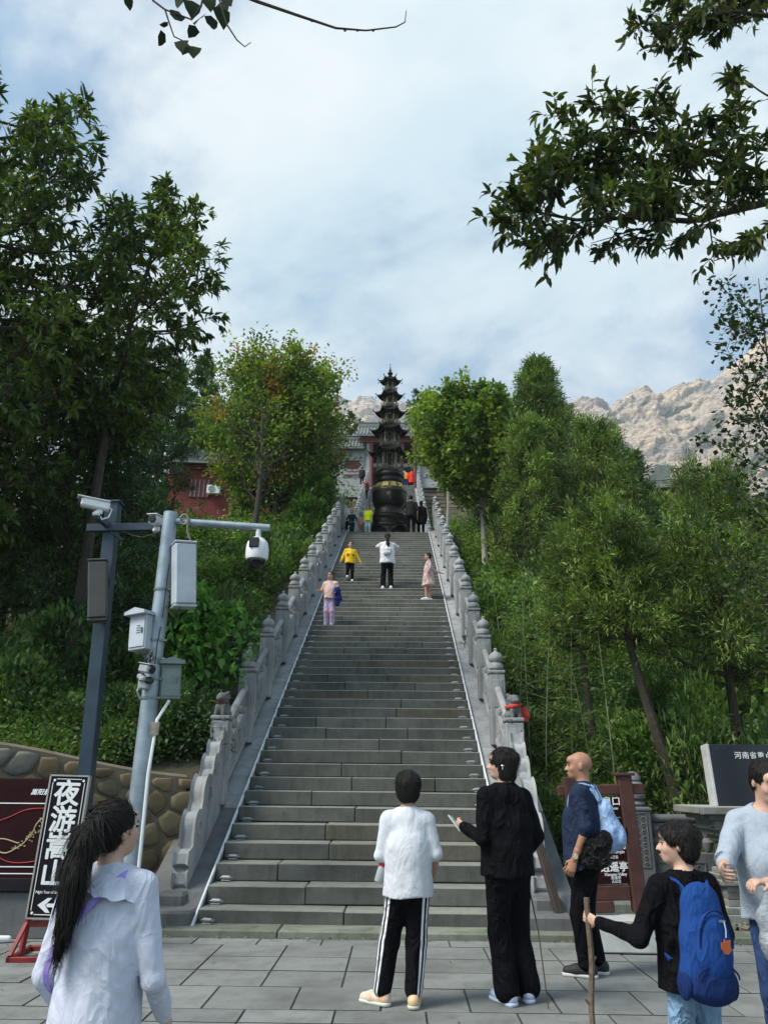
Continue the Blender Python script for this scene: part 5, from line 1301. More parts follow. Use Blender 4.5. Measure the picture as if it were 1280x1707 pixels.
GX0, GX1 = at(285, 855, 8.3), at(232, 1340, 8.3)
gp = thing('camera_pole', 'light grey tapered steel pole with a long arm over the shrubs', 'pole', (GX1.x-.02, 8.3, 0))
lx = GX0.x-(GX1.x-.02); zt = GX0.z
q = MB(); q.tube([(0, 0, 0), (0, 0, .02), (lx*.33, 0, zt*.33), (lx*.66, 0, zt*.66), (lx, 0, zt)], [.108, .104, .095, .086, .080], 16); q.build('shaft', M_GPOLE, gp, True)
q = MB(); ae = at(450, 880, 8.3); as_ = at(292, 869, 8.3); B = gp.location
q.tube([(as_.x-B.x, 0, as_.z-B.z), (ae.x-B.x, 0, ae.z-B.z)], .042, 12); q.build('arm', M_GPOLE, gp, True)
q = MB()
for f in (.52, .565, .615, .66, .79): q.lathe([(.115-.035*f, -.012), (.122-.035*f, -.012), (.122-.035*f, .012), (.115-.035*f, .012)], 16, c=(lx*f, 0, zt*f)); q.box((lx*f+.1, -.04, zt*f), (.05, .03, .02))
q.build('clamp_band', M_BOXG, gp)
q = MB(); q.lathe([(.20, 0), (.20, .02), (.14, .03), (.13, .08)], 16); q.build('base_flange', M_GPOLE, gp, True)
q = MB(); a_ = at(307, 866, 8.25)-B; q.tube([(a_.x+.045*math.cos(t_), a_.y, a_.z-.0+.06*math.sin(t_)) for t_ in [k*.5 for k in range(14)]]+[(a_.x+.05, a_.y, a_.z-.14), (a_.x+.09, a_.y+.02, a_.z-.24)], .013, 6); q.build('cable_loop', simple('cable_taupe', (.22, .20, .18), .6), gp, True)
q = MB()
for (a_, b_, c_, r_) in (((232, 1086, 8.1), (246, 1112, 8.1), (254, 1096, 8.15), .006), ((238, 1086, 8.1), (240, 1104, 8.08), (258, 1080, 8.15), .005), ((276, 1010, 8.2), (292, 1030, 8.15), (300, 1012, 8.15), .006), ((205, 886, 8.45), (236, 896, 8.4), (272, 884, 8.35), .006), ((282, 940, 8.2), (276, 985, 8.18), (271, 1030, 8.17), .007), ((268, 1045, 8.17), (262, 1075, 8.16), (258, 1110, 8.15), .007), ((300, 874, 8.25), (360, 884, 8.25), (428, 884, 8.25), .005)):
    p_, m_, e_ = (at(*k)-B for k in (a_, b_, c_)); q.tube([p_, (p_+m_)/2+Vector((0, 0, -.01)), m_, (e_+m_)/2+Vector((0, 0, -.01)), e_], r_, 5)
o = q.build('loose_cables', M_BLACK, gp, True); o['kind'] = 'stuff'
q = MB(); q.box(at(258, 1215, 8.17)-B, (.09, .012, .13), bev=.003); q.build('faded_sticker', simple('faded_sticker', (.30, .27, .22), .8, 0, .3, 20), gp)
# dome camera under the arm
pd = at(431, 884, 8.3); s_ = .0068
dc = thing('dome_camera', 'white speed dome camera with a black globe hanging from the pole arm', 'camera', (pd.x, 8.3, pd.z))
q = MB(); q.tube([(.0, 0, .02), (0, 0, -.10)], .03, 10); q.lathe([(.0, -.08), (.06, -.09), (.06, -.11), (0, -.12)], 14); q.build('stem', M_WHITE, dc, True)
q = MB(); q.lathe([(.0, -.10), (.08, -.11), (.115, -.15), (.128, -.22), (.128, -.31), (.118, -.345), (.10, -.35)], 24); q.build('housing', M_WHITE, dc, True)
q = MB(); q.box((-.02, -.115, -.18), (.11, .05, .12), bev=.012); q.build('lens_box', M_BLACK, dc)
q = MB(); q.lathe([(.0, -.46), (.05, -.45), (.088, -.41), (.10, -.36), (.10, -.34)], 24); q.build('globe', simple('dome_glass', (.006, .006, .008), .08), dc, True)
def cabinet(label, px0, px1, py0, py1, Y, rz, mat_, hood=True):
    a, b = at((px0+px1)/2, py0, Y), at((px0+px1)/2, py1, Y); w = (px1-px0)/F*(Y*.944+.33*1.7)
    t_ = thing('equipment_cabinet', label, 'cabinet', (b.x, Y, b.z), rot=(0, math.atan2(a.x-b.x, a.z-b.z)*.5, rz)); h = (a-b).length
    q = MB(); q.box((0, .06, h/2-.01), (w*.94, .2, h-.04), bev=.008); q.build('case', mat_, t_)
    q = MB(); q.prism([(-w*.58, h-.045), (w*.58, h-.045), (w*.56, h-.01), (0, h+.03), (-w*.56, h-.01)], .32, Matrix.Translation((0, .05, 0)), bev=.004); q.build('rain_hood', mat_, t_)
    q = MB(); q.box((0, -.045, h/2-.02), (w*.84, .014, h-.12), bev=.004); d_ = q.build('door', mat_, t_)
    q = MB(); q.box((w*.3, -.058, h*.5), (.018, .02, .06), bev=.004); 
    for k in range(4): q.box((w*.1, -.055, h*.62-k*.025), (w*.2, .006, .006))
    q.build('latch', M_BOXG, d_); return t_
cabinet('pale grey equipment cabinet with a hood on the left of the grey pole', 212, 250, 1020, 1086, 8.22, R(-26), M_BOXW)
cabinet('weathered steel cabinet on the right side of the grey pole', 264, 300, 1102, 1168, 8.36, R(24), M_BOXG)
p = at(240, 1118, 8.12); bullet('security_camera', 'small grey camera with a black front clamped low on the grey pole', (p.x, p.y, p.z-.08), R(60), R(10), .16, .05, simple('camera_grey', (.36, .38, .40), .4), False)
q = MB(); B2 = at(243, 1140, 8.16)
for k in range(7): q.tube([B2+Vector((random.uniform(-.05, .05), random.uniform(-.03, .03), .33)), B2+Vector((random.uniform(-.08, .05), -.05, .22+random.uniform(-.05, .05))), B2+Vector((random.uniform(-.06, .06), 0, .14))], .006, 5)
q.box(B2+Vector((-.02, 0, -.0)), (.10, .10, .12), bev=.015, mi=1); q.box(B2+Vector((.04, -.03, .03)), (.09, .08, .07), bev=.02, mi=0)
q.tube([B2+Vector((-.03, -.03, .02)), B2+Vector((-.07, -.04, -.08)), B2+Vector((-.04, 0, -.16))], .012, 6, mi=1)
wb = q.build('junction_box', [M_BLACK, simple('camera_grey', (.36, .38, .40))], None); tag(wb, 'tangle of cables and a small junction box strapped low on the grey pole', 'junction box')
q = MB(); q.tube([at(282, 1168, 8.27), at(262, 1200, 8.2), at(247, 1290, 8.17), at(236, 1400, 8.15), Vector((at(232, 1440, 8.15).x, 8.15, .0))], .017, 8); cd = q.build('conduit', M_WHITE, None, True); tag(cd, 'thin white plastic conduit running down the front of the grey pole', 'conduit')

# ================================================================== night tour sign
ns = thing('night_tour_sign', 'tall black standing sign with white characters and an arrow in a red steel stand', 'sign', (at(75, 1560, 7.45).x, 7.45, 0), R(3))
SW, SH = .345, 1.17; z0 = .29
tiltM = Matrix.Translation((0, 0, z0)) @ Matrix.Rotation(R(-2.0), 4, 'X') @ Matrix.Rotation(R(1.2), 4, 'Y')
def inM(q, M): q.v = [tuple(M @ Vector(v)) for v in q.v]; return q
inM(MB().box((0, 0, SH/2), (SW, .05, SH), bev=.006), tiltM).build('panel', M_SIGNBLK, ns)
q = MB()
for x in (-SW/2, SW/2): q.box((x, 0, SH/2), (.014, .062, SH+.014))
for z in (0, SH): q.box((0, 0, z), (SW+.014, .062, .014))
inM(q, tiltM).build('frame', M_BRZGOLD if False else simple('champagne_metal', (.50, .46, .42), .35, .6), ns)
q = MB(); q_ = .03
for x in (-SW/2+q_, SW/2-q_): q.box((x, -.0275, SH/2), (.006, .004, SH-2*q_-.06))
for z in (q_, SH-q_): q.box((0, -.0275, z), (SW-2*q_-.06, .004, .006))
for sx in (-1, 1):
    for z in (q_+.012, SH-q_-.012): q.lathe([(0, 0), (.012, 0), (.012, .004), (0, .004)], 8); q.v[-32:] = [(a+sx*(SW/2-q_-.012), -.0255-c, b+z) for a, b, c in q.v[-32:]]
inM(q, tiltM).build('border_line', M_LETW, ns)
for i, ch in enumerate('夜游嵩山'): text(ch, .232, M_LETW, ns, tiltM @ facing((0.0, -.0275, SH-.165-i*.222)), bold=.0055)
text('Night Tour of Songshan', .032, M_LETW, ns, tiltM @ facing((0, -.0275, .205)), spacing=.85)
AR = Matrix.Translation((0, -.03, .01)) @ Matrix.Scale(.72, 4); q = MB(); q.prism([(-.13, .13), (-.02, .21), (.03, .21), (-.04, .13), (.03, .05), (-.02, .05)], .006, AR); q.prism([(-.01, .15), (.06, .15), (.09, .13), (.06, .11), (-.01, .11), (-.03, .13)], .005, AR); inM(q, tiltM).build('arrow', M_LETW, ns)
q = MB()
for x in (-.19, .19): q.box((x, 0, .02), (.04, .50, .04), bev=.004); q.bar((x*.93, .0, .04), (x*.85, .02, .32), .035, .035); q.bar((x, -.23, .04), (x*.9, 0, .25), .03, .03)
q.box((0, -.23, .02), (.42, .04, .04), bev=.004); q.box((0, .23, .02), (.42, .04, .04), bev=.004); q.box((0, 0.02, .245), (.36, .04, .045)); q.build('stand', M_REDFR, ns)
q = MB(); q.tube([(.02, .0, .24), (.03, -.03, .14), (.09, -.06, .075), (.2, -.1, .068), (.26, -.16, .07)], .006, 6); o = q.build('power_cable', M_WHITE, ns, True)

# ---- scenic map board with stone plinth
mp = at(60, 1430, 8.1); ms = thing('map_board', 'low slanted maroon scenic area map board at the left edge', 'map board', (mp.x-.9, 8.15, 0), R(2))
MW, MH = 2.3, .98; mz = at(30, 1478, 8.1).z; MT = Matrix.Translation((0, 0, mz)) @ Matrix.Rotation(R(-8), 4, 'X')
inM(MB().box((0, .03, MH/2), (MW, .08, MH), bev=.01), MT).build('panel', M_MAROON, ms)
inM(MB().box((0, .05, .0), (MW+.05, .2, .12), bev=.01), MT).build('lower_rail', M_SIGNBLK, ms)
text('嵩阳景区导览图', .062, M_LETW, ms, MT @ facing((.90, -.013, MH-.135)), bold=.0012, shear=.3)
text('SongYang', .05, M_LETW, ms, MT @ facing((.95, -.013, MH-.06)), shear=.2)
q = MB()
for a_, b_ in (((-1.0, MH-.24), (1.12, MH-.24)), ((-1.0, .16), (1.12, .16)), ((-1.0, MH-.24), (-1.0, .16)), ((-1.0, .10), (1.12, .10))): q.bar((a_[0], -.013, a_[1]), (b_[0], -.013, b_[1]), .009, .004, up=(0, 1, 0))
q.bar((.10, -.013, .36), (.42, -.013, .36), .007, .004, up=(0, 1, 0)); q.bar((.42, -.013, .36), (.36, -.013, .2), .007, .004, up=(0, 1, 0))
inM(q, MT).build('map_frame_line', M_LETW, ms)
def spline(pts, n=5):
    o = []; P_ = [Vector(p) for p in pts]
    for i in range(len(P_)-1):
        a, b, c, d = P_[max(i-1, 0)], P_[i], P_[i+1], P_[min(i+2, len(P_)-1)]
        for k in range(n): t_ = k/n; o.append(.5*((2*b)+(c-a)*t_+(2*a-5*b+4*c-d)*t_*t_+(3*b-a-3*c+d)*t_**3))
    return o+[P_[-1]]
def mapline(pts, r, m_, nm): 
    q = MB(); q.tube([(a, -.014, b) for a, b in [(v.x, v.y) for v in spline([(x, y, 0) for x, y in pts])]], r, 4); inM(q, MT).build(nm, m_, ms)
mapline([(-.5, .3), (-.1, .46), (.25, .52), (.5, .6), (.68, .68), (.9, .69), (1.1, .64), (1.1, .5), (1.03, .38), (.98, .28), (.85, .21), (.62, .20), (.45, .27), (.28, .36), (.0, .40)], .0045, simple('red_line', (.5, .03, .04), .5), 'boundary_line')
mapline([(.95, .64), (.85, .60), (.8, .54), (.78, .47), (.72, .38), (.66, .33), (.55, .28), (.42, .33), (.4, .38), (.5, .41), (.66, .37)], .006, simple('map_gold', (.5, .42, .22), .5), 'trail_line')
mapline([(1.05, .57), (.94, .55), (.96, .48), (1.02, .44), (1.0, .40)], .004, M_LETW, 'trail_line')
q = MB()
for k in range(60):
    f = random.random(); x = .66+.3*f+random.gauss(0, .03); z = .33+.3*f+random.gauss(0, .025); q.box((x, -.014, z), (.013, .004, .009))
o = inM(q, MT).build('map_marks', simple('map_gold', (.5, .42, .22)), ms); o['kind'] = 'stuff'
q = MB(); q.box((0, .2, mz/2-.03), (MW+.0, .42, mz-.06), bev=.01); q.build('plinth', M_GREYD, ms)

# ================================================================== low balustrade, right
lb = thing('low_balustrade', 'low carved stone balustrade with a stacked finial post along the foot of the right slope', 'balustrade', (2.2, 10.45, 0), R(-1))
PX = [at(1072, 1500, 10.45).x-2.2]
q = MB(); q.box((PX[0], 0, .58), (.30, .28, 1.16), bev=.015); q.box((PX[0], 0, 1.13), (.33, .31, .04), bev=.01); po = q.build('post', M_GREYD, lb)
q = MB()
for dx in (-.085, .085): q.box((PX[0]+dx, -.145, .78), (.012, .012, .62))
for dz in (.47, 1.09): q.box((PX[0], -.145, dz), (.18, .012, .012))
g = random.Random(4)
for k in range(16): 
    c = (PX[0]+(-.035 if k % 2 else .035), .5+k*.037); q.tube([(c[0]+.03*math.cos(a)*(1-a/9), -.148, c[1]+.03*math.sin(a)*(1-a/9)) for a in [j*.9+g.random() for j in range(7)]], .006, 4)
q.build('carved_relief', M_GREYD, po)
q = MB(); q.lathe([(.10, 1.15), (.115, 1.16), (.13, 1.19), (.115, 1.22), (.10, 1.23), (.135, 1.26), (.14, 1.30), (.11, 1.335), (.10, 1.34), (.13, 1.37), (.135, 1.42), (.10, 1.455), (.085, 1.46), (.10, 1.48), (.09, 1.53), (.05, 1.575), (0, 1.585)], 20, c=(PX[0], 0, 0)); q.build('finial', M_GREYD, po, True)
def lowpanel(xa, xb):
    L = xb-xa; xm = (xa+xb)/2
    q = MB(); q.tube([(xa, 0, 1.02), (xb, 0, 1.02)], .055, 10); q.box((xm, 0, .95), (L, .08, .03)); q.build('handrail', M_GREYD, lb, True)
    q = MB(); q.box((xm, 0, .36), (L, .10, .54), bev=.01); pn = q.build('panel', M_GREYD, lb)
    q = MB(); n = max(1, int(L/.62))
    for k in range(n):
        c = xa+(k+.5)*L/n; w = L/n-.1
        for dz in (.2, .52): q.box((c, -.055, dz), (w, .012, .014))
        for dx in (-w/2, w/2): q.box((c+dx, -.055, .36), (.014, .012, .33))
        for j in range(14): a0 = (c+random.uniform(-w*.4, w*.4), .36+random.uniform(-.11, .11)); q.tube([(a0[0]+.035*math.cos(t_)*(1-t_/7), -.056, a0[1]+.035*math.sin(t_)*(1-t_/7)) for t_ in [j2*.8 for j2 in range(6)]], .006, 4)
    q.build('carved_relief', M_GREYD, pn)
    q = MB()
    for k in range(n+1):
        c = xa+.08+(L-.16)*k/n; q.lathe([(.04, .64), (.06, .68), (.075, .75), (.04, .80), (.06, .85), (.08, .90), (.05, .94)], 10, c=(c, 0, 0))
    o = q.build('cloud_supports', M_GREYD, lb, True); o['kind'] = 'stuff'
    q = MB(); q.box((xm, 0, .05), (L, .22, .12), bev=.01); q.build('bottom_rail', M_GREYD, lb)
lowpanel(.35, PX[0]-.15); lowpanel(PX[0]+.15, PX[0]+2.2)
q = MB(); q.box((.25, 0, .55), (.24, .26, 1.08), bev=.015); q.build('post', M_GREYD, lb)

# ================================================================== brick pedestal with tablet
pe = thing('brick_pedestal', 'grey brick pedestal with stepped mouldings under the black stone tablet', 'pedestal', (3.76, 9.3, 0))
M_BRICK = stone('grey_brick', (.235, .235, .215), (.165, .17, .155), (.10, .105, .09), spread=.3); M_MORT2 = simple('light_mortar', (.38, .38, .35), .95, 0, .1)
PWd, PD = 2.3, .5
cours = [(0, .10, -.02, 'slab'), (.10, .17, .0), (.17, .24, .05), (.24, .31, .05), (.31, .38, .05), (.38, .43, .0, 'slab'), (.43, .48, .03), (.48, .54, .07), (.54, .61, .12), (.61, .68, .12), (.68, .75, .12), (.75, .82, .12), (.82, .89, .08), (.89, .95, .02), (.95, 1.0, -.03, 'slab'), (1.0, 1.06, -.02), (1.06, 1.12, -.10), (1.12, 1.20, -.20, 'slab')]
q = MB()
for c in cours: q.box((PWd/2, PD/2, (c[0]+c[1])/2), (PWd-2*c[2]-.02, PD-2*c[2]-.02, c[1]-c[0]))
q.build('mortar_core', M_MORT2, pe)
bm_ = {}
def brick_me(w, d, h):
    k = (round(w, 2), round(d, 2), round(h, 3))
    if k not in bm_: qq = MB(); qq.box((0, 0, 0), (w-.010, d, h-.010), bev=.004); bm_[k] = qq.mesh('brick', M_BRICK)
    return bm_[k]
for ci, c in enumerate(cours):
    ins, z, h = c[2], (c[0]+c[1])/2, c[1]-c[0]
    bw = .80 if len(c) > 3 else .26; nm = 'coping_slab' if len(c) > 3 else 'brick'
    x = ins - (bw/2 if ci % 2 else 0)
    while x < 1.6:
        xa = max(x, ins); xb = x+bw
        if xb-xa > .05: obj(nm, brick_me(xb-xa, .10, h), pe, ((xa+xb)/2, ins+.043, z))
        x += bw
    y_ = ins+.1 + (0 if ci % 2 else -bw*.3)
    while y_ < PD-ins-.02:
        ya = max(y_, ins+.1); yb = min(y_+bw, PD-ins)
        if yb-ya > .05: obj(nm, brick_me(yb-ya, .10, h), pe, (ins+.043, (ya+yb)/2, z), (0, 0, math.pi/2))
        y_ += bw
tb = thing('stone_tablet', 'black polished stone tablet with white carved characters and a pale edge', 'tablet', (at(1197, 1338, 9.42).x, 9.42, 1.20), R(1))
th_ = at(1180, 1240, 9.42).z-1.20; TM = Matrix.Rotation(R(-5), 4, 'X')
t = NT('polished_black_stone'); v = t.coord('Object'); t.col(t.mix(t.ramp(t.noise(v, 2.2, 6, .7, 1.2), .56, .66), (.012, .014, .02), (.10, .11, .12))); M_TAB = t.set(.22, 0, .5)
inM(MB().box((1.05, .08, th_/2), (2.1, .16, th_), bev=.008), TM).build('slab', M_TAB, tb)
inM(MB().box((-.018, .08, th_/2), (.035, .17, th_+.004), bev=.006), TM).build('pale_edge', simple('pale_marble', (.50, .51, .50), .6, 0, .12), tb)
text('河南省重点文物保护单位', .085, M_LETW, tb, TM @ facing((.78, -.003, th_-.13)), spacing=1.15)
text('老君洞', .19, M_LETW, tb, TM @ facing((.78, -.003, th_-.34)), spacing=1.7, bold=.003)
text('河南省人民政府\n二〇〇八年六月\n登封市人民政府立', .048, M_LETW, tb, TM @ facing((.72, -.003, .17)))

# ================================================================== brown direction sign
ds = thing('direction_sign', 'brown timber direction sign with four rows of white place names on two posts', 'sign', (at(1068, 1515, 8.0).x, 8.0, 0), R(-2))
zt_ = at(1050, 1293, 8.0).z; zb_ = .30; DM = Matrix.Rotation(R(-2.0), 4, 'Y')
inM(MB().box((0, 0, (zt_+zb_)/2), (.13, .12, zt_-zb_), bev=.01), DM).build('post', M_BROWN, ds)
inM(MB().box((-.53, 0, (zt_+zb_)/2), (.13, .12, zt_-zb_), bev=.01), DM).build('post', M_BROWN, ds)
inM(MB().box((0, 0, zt_+.01), (.19, .17, .03), bev=.008), DM).build('post_cap', M_BROWN, ds)
inM(MB().box((-.24, 0, zt_-.13), (.84, .07, .10), bev=.01), DM).build('top_beam', M_BROWN, ds)
inM(MB().box((-.265, .01, zb_+.17), (.40, .06, .13), bev=.01), DM).build('bottom_beam', M_BROWN, ds)
inM(MB().box((-.42, -.02, zb_+.06), (.36, .06, .10), bev=.01), DM).build('lower_rail', M_BROWN, ds)
rows = [('三皇口', 'Sanhuangkou', '산황구'), ('行宫', 'Xinggong Palace', '행궁'), ('老君洞', 'Laojun Temple', '노군동'), ('逍遥亭', 'Xiaoyao Valley', '逍遥亭\n쇼요정')]
rh = (zt_-.19-(zb_+.245))/4
for i, (a_, b_, c_) in enumerate(rows):
    zc_ = zt_-.19-rh*(i+.5)
    inM(MB().box((-.265, .0, zc_), (.40, .035, rh-.012), bev=.004), DM).build('name_plate', M_MAROON, ds)
    text(a_, .088, M_LETW, ds, DM @ facing((-.195, -.020, zc_+rh*.24)), bold=.0015)
    text(b_, .040, M_LETW, ds, DM @ facing((-.19, -.020, zc_-rh*.06)), spacing=.9)
    text(c_, .032, M_LETW, ds, DM @ facing((-.19, -.020, zc_-rh*.30)))
    if i == 3: text('洞', .088, M_LETW, ds, DM @ facing((-.385, -.020, zc_+rh*.24)), bold=.0018)
q = MB(); q.box((-.14, -.1, .145), (.80, .36, .27), bev=.012); bs = inM(q, Matrix.Identity(4)); wbx = bs.build('base_block', simple('cream_concrete', (.50, .52, .50), .7, 0, .12), ds)
q = MB(); q.box((-.10, -.284, .175), (.105, .006, .11)); q.build('emblem', simple('green_emblem', (.02, .22, .17), .5), ds)
q = MB(); q.prism([(-.135, .155), (-.065, .155), (-.075, .165), (-.09, .165), (-.09, .205), (-.098, .215), (-.105, .205), (-.105, .165), (-.125, .165)], .004, Matrix.Translation((0, -.289, 0))); q.build('emblem_mark', M_LETW, ds)
text('嵩山景区', .034, simple('dark_green_text', (.02, .10, .08), .5), ds, facing((-.10, -.2835, .098)))
# leaning plank beside the right drum stone
q = MB(); q.bar(at(888, 1372, 9.2), Vector((at(934, 1522, 8.7).x, 8.7, .12)), .085, .06, bev=.008); pk = q.build('plank', simple('dark_weathered_wood', (.040, .028, .022), .8, 0, .2), None); tag(pk, 'dark weathered timber plank leaning beside the right foot of the stairs', 'plank')
# earth, rubble behind the right stones
q = MB(); q.box((at(960, 1500, 10.2).x+.1, 10.0, .08), (1.6, .7, .22), bev=.05); rb = q.build('step_slab', M_KERB, None); tag(rb, 'mossy low stone slab behind the bald man', 'stone slab')
mb = MB()
for i in range(260):
    x = random.uniform(1.7, 4.0); yy = random.uniform(8.7, 10.1); r_ = random.uniform(.01, .05)
    mb.box((x, yy, r_*.5), (r_*1.6, r_*1.3, r_), rot=(random.random(), random.random(), random.random()*3), mi=random.choice((0, 0, 1)))
rb = mb.build('rubble', [M_KERB, M_MORTAR], None); tag(rb, kind='stuff')
# fallen leaves and twigs on the pavement
mb = MB()
for i in range(46):
    x = random.uniform(-4, 4.2); yy = random.uniform(-6, -.5); a = random.uniform(0, 6.28); L = random.uniform(.015, .05)
    M = S_M @ Matrix.Translation((x, yy, .004)) @ Euler((random.uniform(-.2, .2), random.uniform(-.2, .2), a)).to_matrix().to_4x4()
    mb.add([M @ Vector(p) for p in ((-L, 0, 0), (0, -L*.28, .006), (L, 0, 0), (0, L*.28, .008))], [(0, 1, 2, 3)], random.choice((0, 1, 1)))
lt = mb.build('fallen_leaves', [MATS['dry_leaf'], MATS['dark_leaf']], None); tag(lt, kind='stuff')
# ================================================================== people
def skinmat(name, c):
    t = NT(name); v = t.coord('Object'); t.col(t.mix(t.ramp(t.noise(v, 9, 4), .35, .7, 0, .5), c, (c[0]*.8, c[1]*.62, c[2]*.55)))
    t.b.inputs['Subsurface Weight'].default_value = .08; t.b.inputs['Subsurface Radius'].default_value = (.02, .01, .005)
    MATS[name] = t.set(.5, 0, .35); return MATS[name]
def cloth(name, c, rough=.85, fold=.5, c2=None, sc=7., stripes=None, spec=.2):
    if name in MATS: return MATS[name]
    t = NT(name); v = t.coord('Object')
    col = t.mix(t.ramp(t.noise(v, 30, 3), .3, .7, 0, .35), c, tuple(x*.85 for x in c))
    if c2: col = t.mix(t.ramp(t.noise(v, sc*1.5, 4, .6), .44, .56), col, c2)
    if stripes:      # three printed stripes running down the attribute 'side'
        s_ = t.attr('side'); m = None
        for k in (-1, 0, 1):
            d = t.math('ABSOLUTE', t.math('SUBTRACT', s_, k*.026)); e = t.math('LESS_THAN', d, .0065); m = e if m is None else t.math('MAXIMUM', m, e)
        col = t.mix(m, col, stripes)
    t.col(col)
    w = t.n('ShaderNodeMapping'); w.inputs['Scale'].default_value = (1, 1, .55); t.l(v, w.inputs[0])
    def rdg(f_, d_): return t.math('POWER', t.math('SUBTRACT', 1., t.math('ABSOLUTE', t.math('SUBTRACT', t.math('MULTIPLY', t.noise(w.outputs[0], f_, 2, .45, d_), 2.), 1.))), 5.)
    h = t.math('ADD', t.math('ADD', t.noise(w.outputs[0], sc, 2, .45, 1.1), t.math('MULTIPLY', rdg(sc*.9, 1.6), .22)), t.math('ADD', t.math('MULTIPLY', rdg(sc*2.1, 1.2), .07), t.math('MULTIPLY', t.noise(v, 160, 2), .02)))
    t.bump(h, min(1, fold*1.2), .10); MATS[name] = t.set(rough, 0, spec); return MATS[name]
SKIN = skinmat('skin', (.50, .30, .21)); SKINP = skinmat('skin_pale', (.56, .37, .28)); SKIND = skinmat('skin_tan', (.40, .215, .14))
t = NT('black_hair'); v = t.coord('Object', (1, 1, .12)); t.col(t.mix(t.noise(v, 90, 3), (.006, .005, .005), (.02, .017, .015))); t.bump(t.noise(v, 140, 3), .8, .01); HAIR = t.set(.55, 0, .22)
EYE = simple('eye_dark', (.012, .009, .008), .2, 0, .05); LIP = simple('lip', (.33, .12, .10), .5, 0, .05)
CW = cloth('white_cotton', (.62, .64, .68), fold=.17); CBLK = cloth('black_cloth', (.0045, .0045, .006), fold=.6, spec=.1); CBLK2 = cloth('black_jersey', (.005, .005, .007), fold=.5, spec=.08)
CNAVY = cloth('navy_shirt', (.016, .026, .060), fold=.45, sc=8); CDEN = cloth('light_denim', (.20, .32, .48), fold=.6, sc=8); CDEND = cloth('dark_denim', (.03, .06, .16), fold=.6)
CSTR = cloth('black_striped_track', (.005, .005, .007), fold=.6, spec=.1, stripes=(.75, .75, .78)); CGREY = cloth('pale_grey_knit', (.34, .39, .46), fold=.25); CGRD = cloth('grey_melange', (.17, .20, .24), fold=.7, sc=14)
def nz(P, s, a, seed=0.):
    return (vnoise(P*s+seed)-.5)*2*a
def disp_cloth(a=.012, s=9., seed=0.):
    return lambda P: nz(P*np.array([1, 1, .6]), s, a, seed)+nz(P*np.array([1.3, 1.3, 1.1]), s*2.3, a*.4, seed+5)
def locks(o, n, L, HM, T, down=False, up_=False):
    """many thin tapering locks lying on a hair surface, following its fall"""
    me = o.data; k = len(me.vertices); co = np.zeros(k*3, np.float32); me.vertices.foreach_get('co', co); no = np.zeros(k*3, np.float32); me.vertices.foreach_get('normal', no)
    co = co.reshape(-1, 3); no = no.reshape(-1, 3); g = np.random.default_rng(k); i = g.integers(0, k, n); p, m = co[i], no[i]
    if up_: 
        tgt = np.array(HM @ Vector((0, -.10, .06))); f = tgt-p                    # combed back into the tie
    else:
        ctr = np.array(HM @ Vector((0, -.03, .13))); f = p-ctr if not down else np.zeros_like(p); f = f*(1.5 if not down else 0)+np.array([0, 0, -.05 if not down else -1.])
    f = f/np.linalg.norm(f, axis=1, keepdims=True)+g.normal(0, .07 if down else .14, p.shape); t_ = f-m*(f*m).sum(1, keepdims=True); t_ /= np.linalg.norm(t_, axis=1, keepdims=True)+1e-6
    s_ = np.cross(t_, m); l_ = L*(.5+.8*g.random(n))[:, None]; w_ = (.0011 if down else .0018)*(.6+.8*g.random(n))[:, None]; lift = (.0012+.0030*g.random(n)**3)[:, None]
    a, b = p+m*lift*.4, p+t_*l_*.5+m*(lift+.0016); c = p+t_*l_+m*(lift*.6-.1*l_*0)
    V = np.stack([a-s_*w_, a+s_*w_, b+s_*w_, b-s_*w_, c+s_*w_*.15, c-s_*w_*.15], 1).reshape(-1, 3); B = np.arange(n)[:, None]*6
    q_ = obj('hair_locks', rawmesh('hair_locks', V, np.concatenate([B+np.array([[0, 1, 2, 3]]), B+np.array([[3, 2, 4, 5]])]), HAIR), o); q_['kind'] = 'stuff'
class Pose: pass
